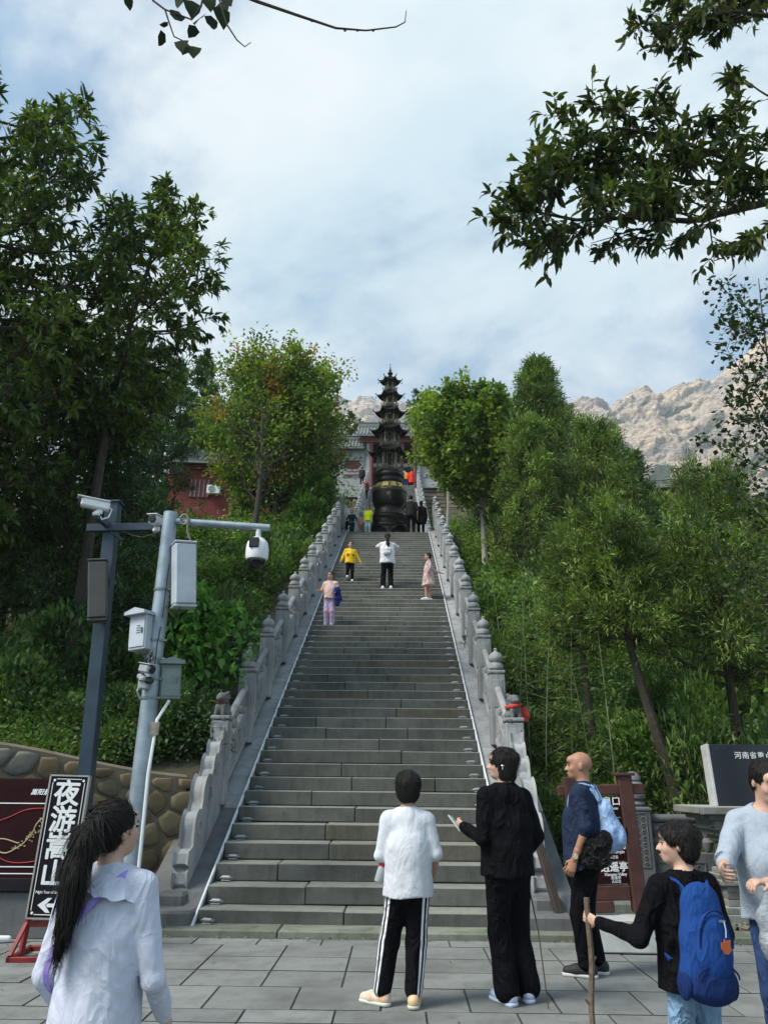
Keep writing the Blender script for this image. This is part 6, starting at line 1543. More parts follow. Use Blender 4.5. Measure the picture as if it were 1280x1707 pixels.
def person(label, loc, H, face, kid=0., group=None, yaw=0., pitch=0., lean=0., turn=0., hands=None, elbows=None, feet=None, footz=None, foot_yaw=(0, 0), knees=None, width=1.,
           top=None, topm=None, sleeve=1., hem=.47, loose=1., bottom=None, botm=None, leg_r=1., flare=1., cuff=None, hair='short', skin=SKIN, shoes=None, sole=None, res=.012, fingers=False, tilt=0., hip_shift=0., longhair=None, collar=False, smile=False, hemw=1., dress=False, sock=None, bare_leg=False, curl=.6, grip=(0, 0)):
    """face = heading in degrees (0 looks along +Y, away from the camera); local x to the right, y forward.
    hands / elbows / feet are given as (left, right) positions in local metres, or None for hanging at rest"""
    T = thing('person', label, 'person', loc, R(-face), group); s = H
    hh = .150 if not kid else .150+.04*kid                       # head height as a share of the figure
    headH = hh*s*.90; top_z = s; chin = top_z-headH; neck = Vector((0, lean*.62*s, chin-.010*s))
    shz = chin-.060*s; shw = (.104-.008*kid)*s*width; hipz = .50*s if not kid else (.50-.02*kid)*s
    def up(p): return Vector(p)
    ly = lean*s
    Rt = Matrix.Rotation(R(-turn), 3, 'Z')                       # shoulders turned against the hips
    shL = Rt @ Vector((-shw, 0, 0))+Vector((0, ly*.55, shz)); shR = Rt @ Vector((shw, 0, 0))+Vector((0, ly*.55, shz))
    hx = .052*s*width; hpL, hpR = Vector((-hx+hip_shift, 0, hipz)), Vector((hx+hip_shift, 0, hipz))
    feet = feet or ((-.062*s, 0), (.062*s, 0)); footz = footz or (0, 0)
    ank = [Vector((f[0], f[1], .048*s+fz)) for f, fz in zip(feet, footz)]
    knees = knees or (None, None); kn = []
    for k, (hp, an) in enumerate(zip((hpL, hpR), ank)):
        if knees[k] is not None: kn.append(Vector(knees[k])); continue
        m_ = hp.lerp(an, .52); L1 = .47*s*(hipz/(.5*s)); d = (hp-an).length; bend_ = min(.02*s, math.sqrt(max(0, (L1/2*1.0)**2-(d/2)**2))) if footz[k] == 0 else .06*s
        kn.append(m_+Vector((0, .015*s+bend_, 0)))
    hands = hands or (None, None); elbows = elbows or (None, None); ha = []; el = []
    for k, (sh, sg) in enumerate(((shL, -1), (shR, 1))):
        h_ = Vector(hands[k]) if hands[k] is not None else sh+Vector((sg*.035*s, .02*s, -.325*s))
        if elbows[k] is not None: e_ = Vector(elbows[k])
        else:
            m_ = sh.lerp(h_, .5); L_ = .165*s; d = (h_-sh).length/2; b_ = math.sqrt(max(0, L_*L_-d*d)); dv = (h_-sh).normalized()
            side_ = Vector((sg*.55, -.6, -.55)); side_ -= dv*side_.dot(dv); side_.normalize(); e_ = m_+side_*b_
        ha.append(h_); el.append(e_)
    # head frame
    HM = Matrix.Translation(neck+Vector((0, .0, .02*s))) @ (Matrix.Rotation(R(-yaw), 4, 'Z') @ Matrix.Rotation(R(pitch), 4, 'X') @ Matrix.Rotation(R(tilt), 4, 'Y')) @ Matrix.Translation((0, .01*s, headH*.5+.0))
    u = headH/.225; H3 = HM.to_3x3()
    def hp_(x, y, z): return tuple(HM @ Vector((x*u, y*u, z*u)))
    ax = tuple(tuple(r) for r in H3)
    def he(x, y, z, rx, ry, rz, k=.02): return ('e', hp_(x, y, z), (rx*u, ry*u, rz*u), ax, k*u)
    fw = 1.0+.06*kid
    head = [he(0, -.018, .026, .074*fw, .094, .086), he(0, .022, -.03, .058*fw, .068, .078, .03), he(0, .055, -.083, .030, .030, .026, .03), he(0, .068, .045, .05, .03, .03, .03),
            ('c', hp_(0, .088, .0), hp_(0, .108, -.034), .009*u, .0125*u, None, .012*u), he(.014, .092, -.037, .010, .011, .008, .008), he(-.014, .092, -.037, .010, .011, .008, .008),
            he(.032*fw, .06, -.03, .022, .024, .022, .02), he(-.032*fw, .06, -.03, .022, .024, .022, .02),
            ('-e', hp_(.032*fw, .098, .004), (.018*u, .016*u, .012*u), ax, .015*u), ('-e', hp_(-.032*fw, .098, .004), (.018*u, .016*u, .012*u), ax, .015*u),
            he(0, .085, -.062, .024, .014, .006, .008), he(0, .083, -.072, .020, .014, .007, .008),
            he(.076*fw, -.012, -.010, .010, .020, .032, .008), he(-.076*fw, -.012, -.010, .010, .020, .032, .008)]
    nk = [('c', tuple(neck+Vector((0, -.012*s, -.015*s))), tuple(shL+Vector((.02*s, 0, 0))), .030*s, .026*s, None, .03*s), ('c', tuple(neck+Vector((0, -.012*s, -.015*s))), tuple(shR+Vector((-.02*s, 0, 0))), .030*s, .026*s, None, .03*s), ('c', tuple(neck+Vector((0, -.008*s, -.04*s))), hp_(0, -.025, -.06), .034*s*(1-.10*kid), .034*s*(1-.10*kid), None, .02)]
    tor = [('c', tuple(shL.lerp(shR, .18)+Vector((0, 0, -.02*s))), tuple(shR.lerp(shL, .18)+Vector((0, 0, -.02*s))), .040*s, .040*s, None, .05*s),
           ('e', (0, ly*.42, shz-.09*s), (.086*s*width, .060*s, .12*s), None, .05*s), ('e', (hip_shift*.5, ly*.15, (shz+hipz)/2-.02*s), (.072*s*width, .052*s, .12*s), None, .05*s), ('e', (hip_shift, -.008*s, hipz+.01*s), (.088*s*width, .064*s, .07*s), None, .05*s)]
    def armp(k, ra=1., upto=1., extra=0.):
        sh, e_, h_ = (shL, shR)[k], el[k], ha[k]; o = [('c', tuple(sh), tuple(e_), (.031*ra)*s+extra, (.024*ra)*s+extra, None, .015*s)]
        if upto > .5: o.append(('c', tuple(e_), tuple(e_.lerp(h_, min(1, (upto-.5)*2))), (.0235*ra)*s+extra, (.0165*ra)*s+extra+(.007*ra*s)*(1-min(1, (upto-.5)*2)), None, .012*s))
        else: f = upto*2; o = [('c', tuple(sh), tuple(sh.lerp(e_, f)), .031*ra*s+extra, (.026*ra)*s+extra, None, .015*s)]
        return o
    def legp(k, ra=1., rc=1., extra=0., low=1., fl=1.):
        hp, kk, an = (hpL, hpR)[k], kn[k], ank[k]
        o = [('c', tuple(hp), tuple(kk), .052*min(ra, 1.13)*s+extra, .035*ra*s+extra, None, .03*s)]
        e_ = kk.lerp(an, low); o.append(('c', tuple(kk), tuple(e_), .034*ra*s+extra, (.023+.011*(1-low))*rc*s*fl+extra, None, .015*s)); return o
    def handp(k):
        sh, e_, h_ = (shL, shR)[k], el[k], ha[k]; d = (h_-e_).normalized(); sg = (-1, 1)[k]
        side = d.cross(Vector((0, 1, 0)) if abs(d.y) < .8 else Vector((0, 0, 1))).normalized()*1.0   # palm normal
        acr = side.cross(d).normalized()
        if acr.y < 0: acr = -acr
        pal = d.cross(acr)*(1 if k else -1)
        if pal.dot(Vector((-sg, 0, -.2))) < 0: pal = -pal
        c = h_+d*.035*s; P_ = [('c', tuple(h_), tuple(h_+d*.05*s), .014*s, .0165*s, (tuple(pal), .62), .006*s), ('c', tuple(h_+d*.02*s+acr*.010*s), tuple(h_+d*.05*s+acr*.012*s), .0105*s, .010*s, (tuple(pal), .7), .006*s), ('c', tuple(h_+d*.02*s-acr*.008*s), tuple(h_+d*.05*s-acr*.013*s), .0105*s, .010*s, (tuple(pal), .7), .006*s)]
        cu = curl+grip[k]
        for j, (o_, L_) in enumerate(((.0165, .040), (.0058, .045), (-.0052, .042), (-.0155, .033))):
            b0 = h_+d*.053*s+acr*o_*s; a1, a2, a3 = cu*.55, cu*1.35, cu*2.0
            b1 = b0+(d*math.cos(a1)+pal*math.sin(a1))*L_*.45*s; b2 = b1+(d*math.cos(a2)+pal*math.sin(a2))*L_*.32*s; b3 = b2+(d*math.cos(a3)+pal*math.sin(a3))*L_*.25*s
            r_ = .0049*s
            P_ += [('c', tuple(b0), tuple(b1), r_*1.08, r_, None, .002*s), ('c', tuple(b1), tuple(b2), r_, r_*.93, None, .001*s), ('c', tuple(b2), tuple(b3), r_*.93, r_*.8, None, .001*s)]
        t0 = h_+d*.014*s+acr*.013*s; t1 = t0+(d*.6+acr*.65+pal*.35).normalized()*.024*s; t2 = t1+(d*.85+acr*.1+pal*.5).normalized()*.02*s
        P_ += [('c', tuple(t0), tuple(t1), .0075*s, .0062*s, None, .004*s), ('c', tuple(t1), tuple(t2), .006*s, .0048*s, None, .001*s)]
        return P_
    # body: one continuous skin ------------------------------------------------
    prim = tor+nk+head
    for k in (0, 1): prim += armp(k, .93)+legp(k, .9, .9)
    if fingers:
        me = sdf_mesh('body', [p for p in tor+nk]+armp(0, .93)+armp(1, .93)+legp(0, .9, .9)+legp(1, .9, .9)+head, res, skin, .02)
        parts_ = [me]+[sdf_mesh('h', [('c', tuple(el[k].lerp(ha[k], .72)), tuple(ha[k]), .0205*.93*s, .0160*.93*s, None, .01*s)]+handp(k), .0042, skin, .004*s) for k in (0, 1)]
        Vs = []; Qs = []; b = 0
        for m_ in parts_:
            n = len(m_.vertices); co = np.zeros(n*3, np.float32); m_.vertices.foreach_get('co', co); li = np.zeros(len(m_.loops), np.int32); m_.loops.foreach_get('vertex_index', li)
            Vs.append(co.reshape(-1, 3)); Qs.append(li.reshape(-1, 4)+b); b += n
        body = obj('body', rawmesh('body', np.concatenate(Vs), np.concatenate(Qs), skin, smooth=True), T)
    else:
        for k in (0, 1):
            d = (ha[k]-el[k]).normalized(); prim += [('c', tuple(ha[k]), tuple(ha[k]+d*.055*s), .015*s, .013*s, None, .01*s), ('c', tuple(ha[k]+d*.05*s), tuple(ha[k]+d*.085*s), .010*s, .008*s, None, .006*s), ('c', tuple(ha[k]+d*.02*s), tuple(ha[k]+d*.05*s+Vector((0, .018*s, 0))), .007*s, .006*s, None, .006*s)]
        body = sdf_obj('body', prim, res, skin, T, .02)
    # face features
    for sg in (-1, 1):
        q = MB(); c = Vector((sg*.032*fw, .0865, .003)); M = HM @ Matrix.Scale(u, 4)
        q.lathe([(0, -.0045), (.006, -.004), (.0115, 0), (.006, .004), (0, .0045)], 10); q.v = [tuple(M @ (c+Vector((a*1.15, b*.55-.0, z*1.05)))) for a, b, z in q.v]; q.build('eye', EYE, T, True)
        q = MB(); q.tube([(sg*.016, .094, .022), (sg*.032, .092, .0265), (sg*.047, .080, .022)], [.0028, .0034, .002], 5); q.v = [tuple(M @ Vector(v)) for v in q.v]; q.build('eyebrow', HAIR, T)
    q = MB(); q.tube([(-.021, .088, -.066+.004*smile), (-.010, .097, -.0665-.002*smile), (0, .0995, -.067-.003*smile), (.010, .097, -.0665-.002*smile), (.021, .088, -.066+.004*smile)], [.002, .0042, .0046, .0042, .002], 6); q.v = [tuple(HM @ Matrix.Scale(u, 4) @ Vector(v)) for v in q.v]; q.build('mouth', LIP, T, True)
    # hair --------------------------------------------------------------------
    hd = lambda P: nz(P @ np.array(H3)*np.array([1, 1, .45]), 42/u, .0055*u)+nz(P @ np.array(H3)*np.array([1, 1, .5]), 105/u, .003*u)
    hl = Vector((0, 0, 0)); f_n = H3 @ Vector((0, 1, -.15)); 
    def front_cut(yc, zc, ny=1., nz_=-.45): return ('-h', hp_(0, yc, zc), tuple(H3 @ Vector((0, ny, nz_))))
    cap = [he(0, -.024, .036, .088*fw, .106, .094)]
    if hair == 'short':
        hr = cap+[he(0, -.045, -.015, .078*fw, .070, .078, .02), front_cut(.078, .058, 1, -.55), ('-h', hp_(0, -.03, -.055), tuple(H3 @ Vector((0, .55, -1)))), ('-e', hp_(.088*fw, .015, -.035), (.03*u, .035*u, .045*u), ax, .01*u), ('-e', hp_(-.088*fw, .015, -.035), (.03*u, .035*u, .045*u), ax, .01*u)]
    elif hair == 'bowl':
        hr = [he(0, -.018, .036, .094*fw, .110, .095), he(0, -.045, -.02, .084*fw, .074, .085, .02), he(0, .06, .055, .06, .04, .03, .02), ('-h', hp_(0, .0, .022), tuple(H3 @ Vector((0, .38, -1)))) if False else ('-h', hp_(0, .0, -.045), tuple(H3 @ Vector((0, 1.1, -1)))), ('-e', hp_(.09*fw, .02, -.04), (.03*u, .035*u, .045*u), ax, .01*u), ('-e', hp_(-.09*fw, .02, -.04), (.03*u, .035*u, .045*u), ax, .01*u)]
    elif hair == 'bob':
        hr = [he(0, -.018, .032, .090*fw, .108, .094), he(0, -.035, -.05, .084*fw, .075, .10, .03), ('-e', hp_(0, .14, -.060), (.056*u, .074*u, .078*u), ax, .01*u), ('-h', hp_(0, -.03, -.125), tuple(H3 @ Vector((0, .2, -1))))]
    elif hair in ('pony', 'bun'):
        hr = cap+[he(0, -.05, -.02, .072*fw, .062, .072, .02), front_cut(.062, .06, 1, -.55), ('-h', hp_(0, -.03, -.065), tuple(H3 @ Vector((0, .5, -1)))), ('-e', hp_(.088*fw, .02, -.035), (.03*u, .035*u, .045*u), ax, .01*u), ('-e', hp_(-.088*fw, .02, -.035), (.03*u, .035*u, .045*u), ax, .01*u)]
        if hair == 'bun': hr = [he(.0, -.06, .115, .035, .035, .032, .01)]+hr
    else: hr = None
    if hr:
        cuts = [p for p in hr if p[0] in ('-h', '-e')]; sol = [p for p in hr if p[0] == 'e']
        ho_ = sdf_obj('hair', sol+cuts, min(res, .009), HAIR, T, .015, disp=hd)
        if fingers: locks(ho_, 1500 if hair != 'bob' else 1900, (.05 if hair in ('bob', 'pony', 'bun') else .026)*u, HM, T, up_=hair in ('pony', 'bun'))
        if longhair:
            pts = [Vector(p) for p in longhair]; P_ = []
            for i in range(len(pts)-1):
                r0 = (.034, .050, .052, .042, .026, .010)[min(i, 5)]*u; r1 = (.034, .050, .052, .042, .026, .010)[min(i+1, 5)]*u
                P_.append(('c', tuple(pts[i]), tuple(pts[i+1]), r0, r1, None, .02))
            lh = sdf_mesh('ponytail', P_, min(res, .010), HAIR, .02, disp=lambda P: nz(P*np.array([1, 1, .10]), 60/u, .010*u)+nz(P*np.array([1, 1, .15]), 130/u, .004*u)); po_ = obj('ponytail', lh, T)
            if fingers: locks(po_, 3000, .12*u, HM, T, down=True)
    # clothes -------------------------------------------------------------------
    r_ = res
    if bottom:
        pr = [('e', (hip_shift, -.006*s, hipz+.012*s), (.094*s*width, .072*s, .075*s), None, .04*s)]
        for k in (0, 1): pr += legp(k, 1.08*leg_r, 1.2*leg_r*flare, .0, cuff if cuff else .93)
        bt = obj('trousers' if bottom == 'trousers' else bottom, sdf_mesh('trousers', pr, r_, botm, .02*s, disp=disp_cloth(.0055*s, 11/s, s), cut=lambda P: np.maximum(P[..., 2]-(hipz+.075*s), -1)), T)
        if botm is CSTR:
            n = len(bt.data.vertices); co = np.zeros(n*3, np.float32); bt.data.vertices.foreach_get('co', co); co = co.reshape(-1, 3); val = np.full(n, 1., np.float32)
            for k in (0, 1):
                m_ = (co[:, 0] < 0) if k == 0 else (co[:, 0] >= 0); z = co[:, 2]
                cx_ = np.interp(z, [ank[k].z, kn[k].z, hipz], [ank[k].x, kn[k].x, (hpL, hpR)[k].x]); cy_ = np.interp(z, [ank[k].z, kn[k].z, hipz], [ank[k].y, kn[k].y, 0])
                ang = np.arctan2(co[:, 1]-cy_, (co[:, 0]-cx_)*(-1 if k == 0 else 1)); val[m_] = (ang+.55)[m_]*.055
            a_ = bt.data.attributes.new('side', 'FLOAT', 'POINT'); a_.data.foreach_set('value', val)
    if top:
        lo = 1.06*loose; bx = .092*s*width*lo; pr = [('c', tuple(shL.lerp(shR, .08)+Vector((0, 0, -.018*s))), tuple(shR.lerp(shL, .08)+Vector((0, 0, -.018*s))), .038*s, .038*s, None, .03*s), ('c', tuple(neck+Vector((0, -.010*s, -.022*s))), tuple(shL), .036*s, .033*s, None, .03*s), ('c', tuple(neck+Vector((0, -.010*s, -.022*s))), tuple(shR), .036*s, .033*s, None, .03*s),
              ('e', (0, ly*.42, shz-.10*s), (bx, .072*s*lo, .15*s), None, .05*s), ('c', (hip_shift*.3, ly*.2, shz-.14*s), (hip_shift, 0, hem*s+.0*s), .076*s*lo, (.084 if not dress else .12)*s*lo*width*hemw, ((1, 0, 0), 1.22), .06*s), ('c', (hip_shift*.3, ly*.2, shz-.14*s), (hip_shift, 0, hem*s-.05*s), .070*s*lo, (.080 if not dress else .12)*s*lo*width, ((0, 1, 0), .92), .06*s)]
        for k in (0, 1): pr += armp(k, 1.16*(.4+.6*loose), sleeve, .003*s)
        nc = np.array(neck+Vector((0, .01*s, .012*s)))
        hz_ = hem*s
        cutf = lambda P: np.maximum(hz_+.012*s*np.sin(P[..., 0]*22/s)*.5-P[..., 2], .046*s*(1 if not collar else .8)-np.sqrt(((P-nc)**2).sum(-1)))
        # sleeves may hang below the hem: cut only around the trunk
        def cut2(P):
            c1 = hz_+.004*s*np.sin(P[..., 0]*30/s)-P[..., 2]; 
            far = np.minimum(np.min([np.sqrt(((P-np.array(el[k]))**2).sum(-1)) for k in (0, 1)], 0), np.min([np.sqrt(((P-np.array(el[k].lerp(ha[k], .5)))**2).sum(-1)) for k in (0, 1)], 0))-.085*s
            far = np.minimum(far, np.min([np.sqrt(((P-np.array(ha[k]))**2).sum(-1)) for k in (0, 1)], 0)-.06*s)
            c1 = np.where(far > 0, c1, np.minimum(c1, far))
            return np.maximum(c1, .047*s*(1 if not collar else .82)-np.sqrt(((P-nc)**2).sum(-1)))
        tp_ = obj(top, sdf_mesh(top, pr, r_, topm, .02*s, disp=disp_cloth(.0055*s*loose, 11/s, s*3), cut=cut2), T)
        T['_top'] = 1; del T['_top']
    # shoes ---------------------------------------------------------------------
    for k in (0, 1):
        an = ank[k]; fy = R(foot_yaw[k]); fd = Vector((math.sin(fy), math.cos(fy), 0)); pz = footz[k]
        b0 = Vector((an.x, an.y, pz+.028*s))-fd*.022*s; b1 = b0+fd*.115*s
        sm_ = sdf_mesh('shoe', [('c', tuple(b0), tuple(b0.lerp(b1, .6)), .026*s, .025*s, None, .02*s), ('c', tuple(b0.lerp(b1, .6)), tuple(b1-Vector((0, 0, .006*s))), .025*s, .021*s, None, .02*s), ('c', tuple(b0+Vector((0, 0, .012*s))), tuple(Vector((an.x, an.y, pz+.055*s))), .024*s, .022*s, None, .012*s)], min(res, .009), shoes[k] if isinstance(shoes, (list, tuple)) else shoes, .012*s, cut=lambda P: np.maximum(pz+.010*s-P[..., 2], P[..., 2]-(pz+.066*s)))
        so_ = obj('shoe', sm_, T)
        sl_ = sdf_mesh('sole', [('c', (b0.x, b0.y, pz+.012*s), (b1.x, b1.y, pz+.012*s), .0285*s, .0255*s, ((0, 0, 1), .9), .01)], min(res, .009), sole or MATS['white_paint'], .01, cut=lambda P: np.maximum(pz+.001-P[..., 2], P[..., 2]-(pz+.017*s)))
        obj('sole', sl_, so_)
        if sock: obj('sock', sdf_mesh('sock', [('c', (an.x, an.y, pz+.055*s), (an.x, an.y, pz+.085*s), .019*s, .020*s, None, .01)], .008, sock, .01), T)
    T['x'] = 0; del T['x']
    P = Pose(); P.T = T; P.ha = ha; P.el = el; P.sh = (shL, shR); P.HM = HM; P.u = u; P.shz = shz; P.hipz = hipz; P.s = s; P.neck = neck; P.ank = ank; P.kn = kn
    P.W = Matrix.Translation(Vector(loc)) @ Matrix.Rotation(R(-face), 4, 'Z'); return P
def steppt(px, py):
    """where the pixel's ray meets the line of step edges"""
    a, b = 9.0, 30.0
    for _ in range(40):
        m_ = (a+b)/2; p = at(px, py, m_)
        if p.z > (m_-S_O.y)*SLOPE: a, b = (a, m_) if False else (m_, b)
        if p.z > (m_-S_O.y)*SLOPE: pass
        else: b = m_
        if p.z > (m_-S_O.y)*SLOPE: a = m_
    return at(px, py, (a+b)/2)
def tread(px, py):
    """centre of the tread nearest to that pixel: world x, y, z"""
    p = steppt(px, py); i = round((p.y-S_O.y)/RUN); y = S_O.y+i*RUN+RUN*.5
    i = max(0, i); return Vector((p.x, y, (i+1)*RISE+.002))
def gpt(px, py):
    d = at(px, py, 10)-Vector((0, 0, CAM_Z)); k = -CAM_Z/d.z; return Vector((d.x*k, d.y*k, 0))
def strap(q, pts, w, th=.006, mi=0, nrm=(0, -1, 0)):
    P_ = spline(pts, 6)
    for a, b in zip(P_[:-1], P_[1:]): q.bar(a, b+(b-a)*.08, w, th, up=nrm, mi=mi)

# --- girl in the white blouse, left foreground
loc = Vector((-1.025, 3.22, 0))
CBLO = cloth('white_blouse', (.54, .57, .68), fold=.26, sc=6)
P = person('girl in a loose white blouse with a long black ponytail at the lower left', loc, 1.34, 14, kid=.35, yaw=22, pitch=8, res=.0085, width=1.03,
    hands=((-.17, .10, .60), (.19, .16, .61)), elbows=((-.205, -.03, .76), (.22, .0, .76)), top='blouse', topm=CBLO, sleeve=.97, hem=.40, loose=1.12, bottom='trousers', botm=CDEN, hair='pony', skin=SKINP, shoes=MATS['white_paint'], fingers=True,
    longhair=[(-.01, -.10, 1.285), (-.03, -.155, 1.24), (-.04, -.175, 1.14), (-.045, -.175, 1.04), (-.06, -.17, .95), (-.085, -.16, .87)], collar=True)
q = MB(); nk_ = P.neck
for r0, r1, z_, dz in ((.070, .172, -.018, -.055),):
    n = 48; V = []
    for i in range(n):
        a = 2*math.pi*i/n; w_ = .007*math.sin(a*14); V += [(nk_.x+r0*math.cos(a)*1.05, nk_.y-.004+r0*math.sin(a)*.95, nk_.z+z_+.012), (nk_.x+(r0+r1)/2*math.cos(a)*1.1, nk_.y+(r0+r1)/2*math.sin(a)*.8, nk_.z+z_-.018+w_*.3), (nk_.x+(r1+w_)*math.cos(a)*1.02, nk_.y+(r1+w_)*.80*math.sin(a), nk_.z+z_+dz-.035*abs(math.cos(a))**.5+w_)]
    q.add(V, [(3*i+k, 3*((i+1) % n)+k, 3*((i+1) % n)+k+1, 3*i+k+1) for i in range(n) for k in (0, 1)])
q.build('ruffled_collar', CBLO, P.T, True)
bg_ = MB(); strap(bg_, [(.110, .04, 1.10), (.095, -.045, 1.112), (.02, -.118, 1.03), (-.07, -.140, .92), (-.145, -.115, .80), (-.18, -.02, .70), (-.16, .10, .66)], .024, .006, nrm=(0, -1, .2)); bg_.box((-.18, .13, .64), (.06, .16, .15), bev=.02)
o = bg_.build('crossbody_bag', cloth('lilac_strap', (.36, .27, .72), fold=.1), None); o.matrix_world = P.W; tag(o, 'lilac strap of a small crossbody bag over the white blouse', 'bag')

# --- boy in the white tee
la = gpt(633, 1676); ra_ = gpt(686, 1684); loc = (la+ra_)/2; loc.z = 0; loc.x += .085
P = person('boy in a white T-shirt and black striped track trousers looking up the stairs', loc, 1.49, 4, kid=.42, res=.0085, yaw=-2, pitch=4, feet=((-.185, .03), (.04, -.01)), foot_yaw=(-62, 4), width=.93, hemw=1.1,
    hands=((-.13, .16, .93), (.185, .14, .83)), elbows=((-.195, -.01, .935), (.20, -.02, .955)), top='t_shirt', topm=CW, sleeve=.52, hem=.455, loose=1.06, bottom='trousers', botm=CSTR, leg_r=1.30, flare=1.12, cuff=.90, hair='bowl', shoes=None or [simple('sneaker_pastel', (.62, .70, .72), .6, 0, .1, 14., c2=(.75, .38, .18)), simple('sneaker_coral', (.75, .30, .16), .6, 0, .1, 14., c2=(.75, .62, .35))], sock=simple('green_sock', (.08, .55, .12), .8), sole=simple('cream_sole', (.70, .70, .60), .6), fingers=True, skin=SKIN)
bt = thing('drink_bottle', 'clear plastic bottle with a red label tucked under the boy\'s left arm', 'bottle', P.W @ (P.ha[0]+Vector((.0, .06, .0))), 0)
bt.rotation_euler = (R(25), R(18), 0)
t = NT('clear_plastic'); t.col((.75, .80, .82)); t.b.inputs['Transmission Weight'].default_value = .6; M_CLR = t.set(.12, 0, .5)
q = MB(); q.lathe([(.026, -.13), (.031, -.12), (.031, -.03), (.028, -.01), (.031, .01), (.031, .05), (.02, .08), (.0125, .09), (.0125, .10)], 16); q.build('bottle_body', M_CLR, bt, True)
q = MB(); q.lathe([(.0318, -.03), (.0318, .045)], 16); q.build('label_band', simple('bottle_red', (.55, .02, .04), .5), bt, True)
q = MB(); q.lathe([(.0, .10), (.0145, .10), (.0145, .118), (0, .12)], 12); q.build('cap', simple('bottle_red', (.55, .02, .04), .5), bt, True)
bt.location = P.W @ Vector((-.175, .01, .885)); bt.rotation_euler = (R(-14), R(18), R(0))

# --- woman in black
la = gpt(846, 1684); ra_ = gpt(898, 1672); loc = (la+ra_)/2; loc.z = 0; loc.x -= .07
P = person('woman in a black hooded jacket and wide black trousers holding a phone', loc, 1.665, -24, res=.009, yaw=-52, pitch=4, turn=-4, feet=((-.02, .03), (.16, .05)), foot_yaw=(-5, 30), width=.95,
    hands=((-.215, .245, 1.125), (.18, .10, .90)), elbows=((-.22, -.03, 1.06), (.225, -.06, 1.07)), top='jacket', topm=CBLK, sleeve=.98, hem=.485, loose=1.1, bottom='trousers', botm=CBLK2, leg_r=1.22, flare=1.55, cuff=.96, hair='bob', skin=SKINP, shoes=simple('pale_sneaker', (.62, .66, .74), .6, 0, .1, 14., c2=(.25, .33, .55)), sole=simple('pale_blue_sole', (.50, .60, .75), .6), fingers=True, curl=.7)
hz_ = P.shz
sdf_obj('hood', [('e', (0, -.085, hz_-.005), (.105, .055, .085), None, .03), ('e', (.05, -.105, hz_-.05), (.075, .05, .09), None, .03), ('c', (-.085, .0, hz_+.035), (-.06, -.08, hz_+.02), .03, .04, None, .03), ('c', (.085, .0, hz_+.035), (.06, -.08, hz_+.02), .03, .04, None, .03)], .010, CBLK, P.T, .02, disp=disp_cloth(.010, 14, 3))
for i in range(5):
    q = MB(); q.box((.02+i*.013, -.148, .93), (.005, .003, .008)); 
    if i == 0: qq = q
    else: qq.v += q.v; qq.f += [tuple(a+8*i for a in f) for f in q.f]; qq.m += q.m
qq.build('reflective_print', M_LETW, P.T)['kind'] = 'stuff'
q = MB(); q.lathe([(0, -.004), (.010, -.003), (.013, 0), (.010, .004), (0, .005)], 10); q.tube([(.0, 0, -.005), (.002, .0, -.028)], .0035, 6)
q.v = [tuple(P.HM @ Matrix.Scale(P.u, 4) @ Vector((-.0885-b*0-abs(c)*.0-.004+a*.4, -.012+b+.0, -.012+c))) for a, b, c in q.v]; q.build('earring', simple('silver', (.75, .76, .80), .2, .9), P.T, True)
ph = thing('phone', 'white phone held out by the woman in black', 'phone', P.W @ (P.ha[0]+Vector((-.02, .085, .015))), R(30)); ph.rotation_euler = (R(48), R(10), R(62))
q = MB(); q.box((0, 0, 0), (.075, .155, .009), bev=.004); q.build('phone_case', simple('pale_case', (.70, .78, .78), .35), ph); q = MB(); q.box((0, 0, .0055), (.068, .146, .002)); q.build('screen', simple('sky_reflection_screen', (.50, .58, .57), .2), ph)  # screen coloured pale to paint the sky's reflection on it
tp = Vector((at(905, 1645, 5.9).x, 5.75, .06)); q = MB(); q.tube([P.W @ Vector((.21, .10, .86)), (P.W @ Vector((.21, .10, .86))).lerp(tp, .5)+Vector((.02, 0, .0)), tp], [.006, .005, .004], 6); o = q.build('thin_stick', M_BARK, None); tag(o, 'thin bent twig hanging beside the woman in black', 'stick')

# --- bald man
la = gpt(975, 1637); ra_ = gpt(1008, 1622); loc = (la+ra_)/2; loc.z = 0
P = person('bald man in a navy shirt looking left with a pale blue backpack', loc, 1.675, -68, res=.009, yaw=-14, pitch=2, feet=((-.06, .05), (.095, -.02)), foot_yaw=(0, -6), width=1.06,
    hands=((-.235, .06, .865), (.20, .12, .84)), elbows=((-.235, -.045, 1.10), (.235, -.05, 1.08)), top='shirt', topm=CNAVY, sleeve=.56, hem=.485, loose=1.14, bottom='trousers', botm=CBLK2, leg_r=1.12, flare=1.2, hair='none', skin=SKIND, shoes=simple('black_mesh', (.015, .015, .018), .7), sole=simple('white_sole', (.66, .66, .62), .6), fingers=True, collar=True)
q = MB(); q.tube([(P.neck.x+.052*math.cos(a), P.neck.y+.0+.05*math.sin(a), P.neck.z+.0+.012*math.sin(a)) for a in [k*math.pi/8 for k in range(17)]], .012, 6, flat=1.7); q.build('collar', CNAVY, P.T, True)
if False: sdf_obj('stubble_hair', [('e', tuple(P.HM @ Vector((0, -.040*P.u, -.01*P.u))), (.073*P.u, .074*P.u, .05*P.u), tuple(tuple(r) for r in P.HM.to_3x3()), .01)], .009, skinmat('shaved_scalp', (.24, .15, .11)), P.T, .01)
w = thing('wrist_watch', 'round silver wrist watch on the bald man\'s wrist', 'watch', P.W @ P.el[0].lerp(P.ha[0], .90)); d = P.W.to_3x3() @ (P.ha[0]-P.el[0]).normalized(); w.rotation_mode = 'QUATERNION'; w.rotation_quaternion = d.to_track_quat('Z', 'Y')
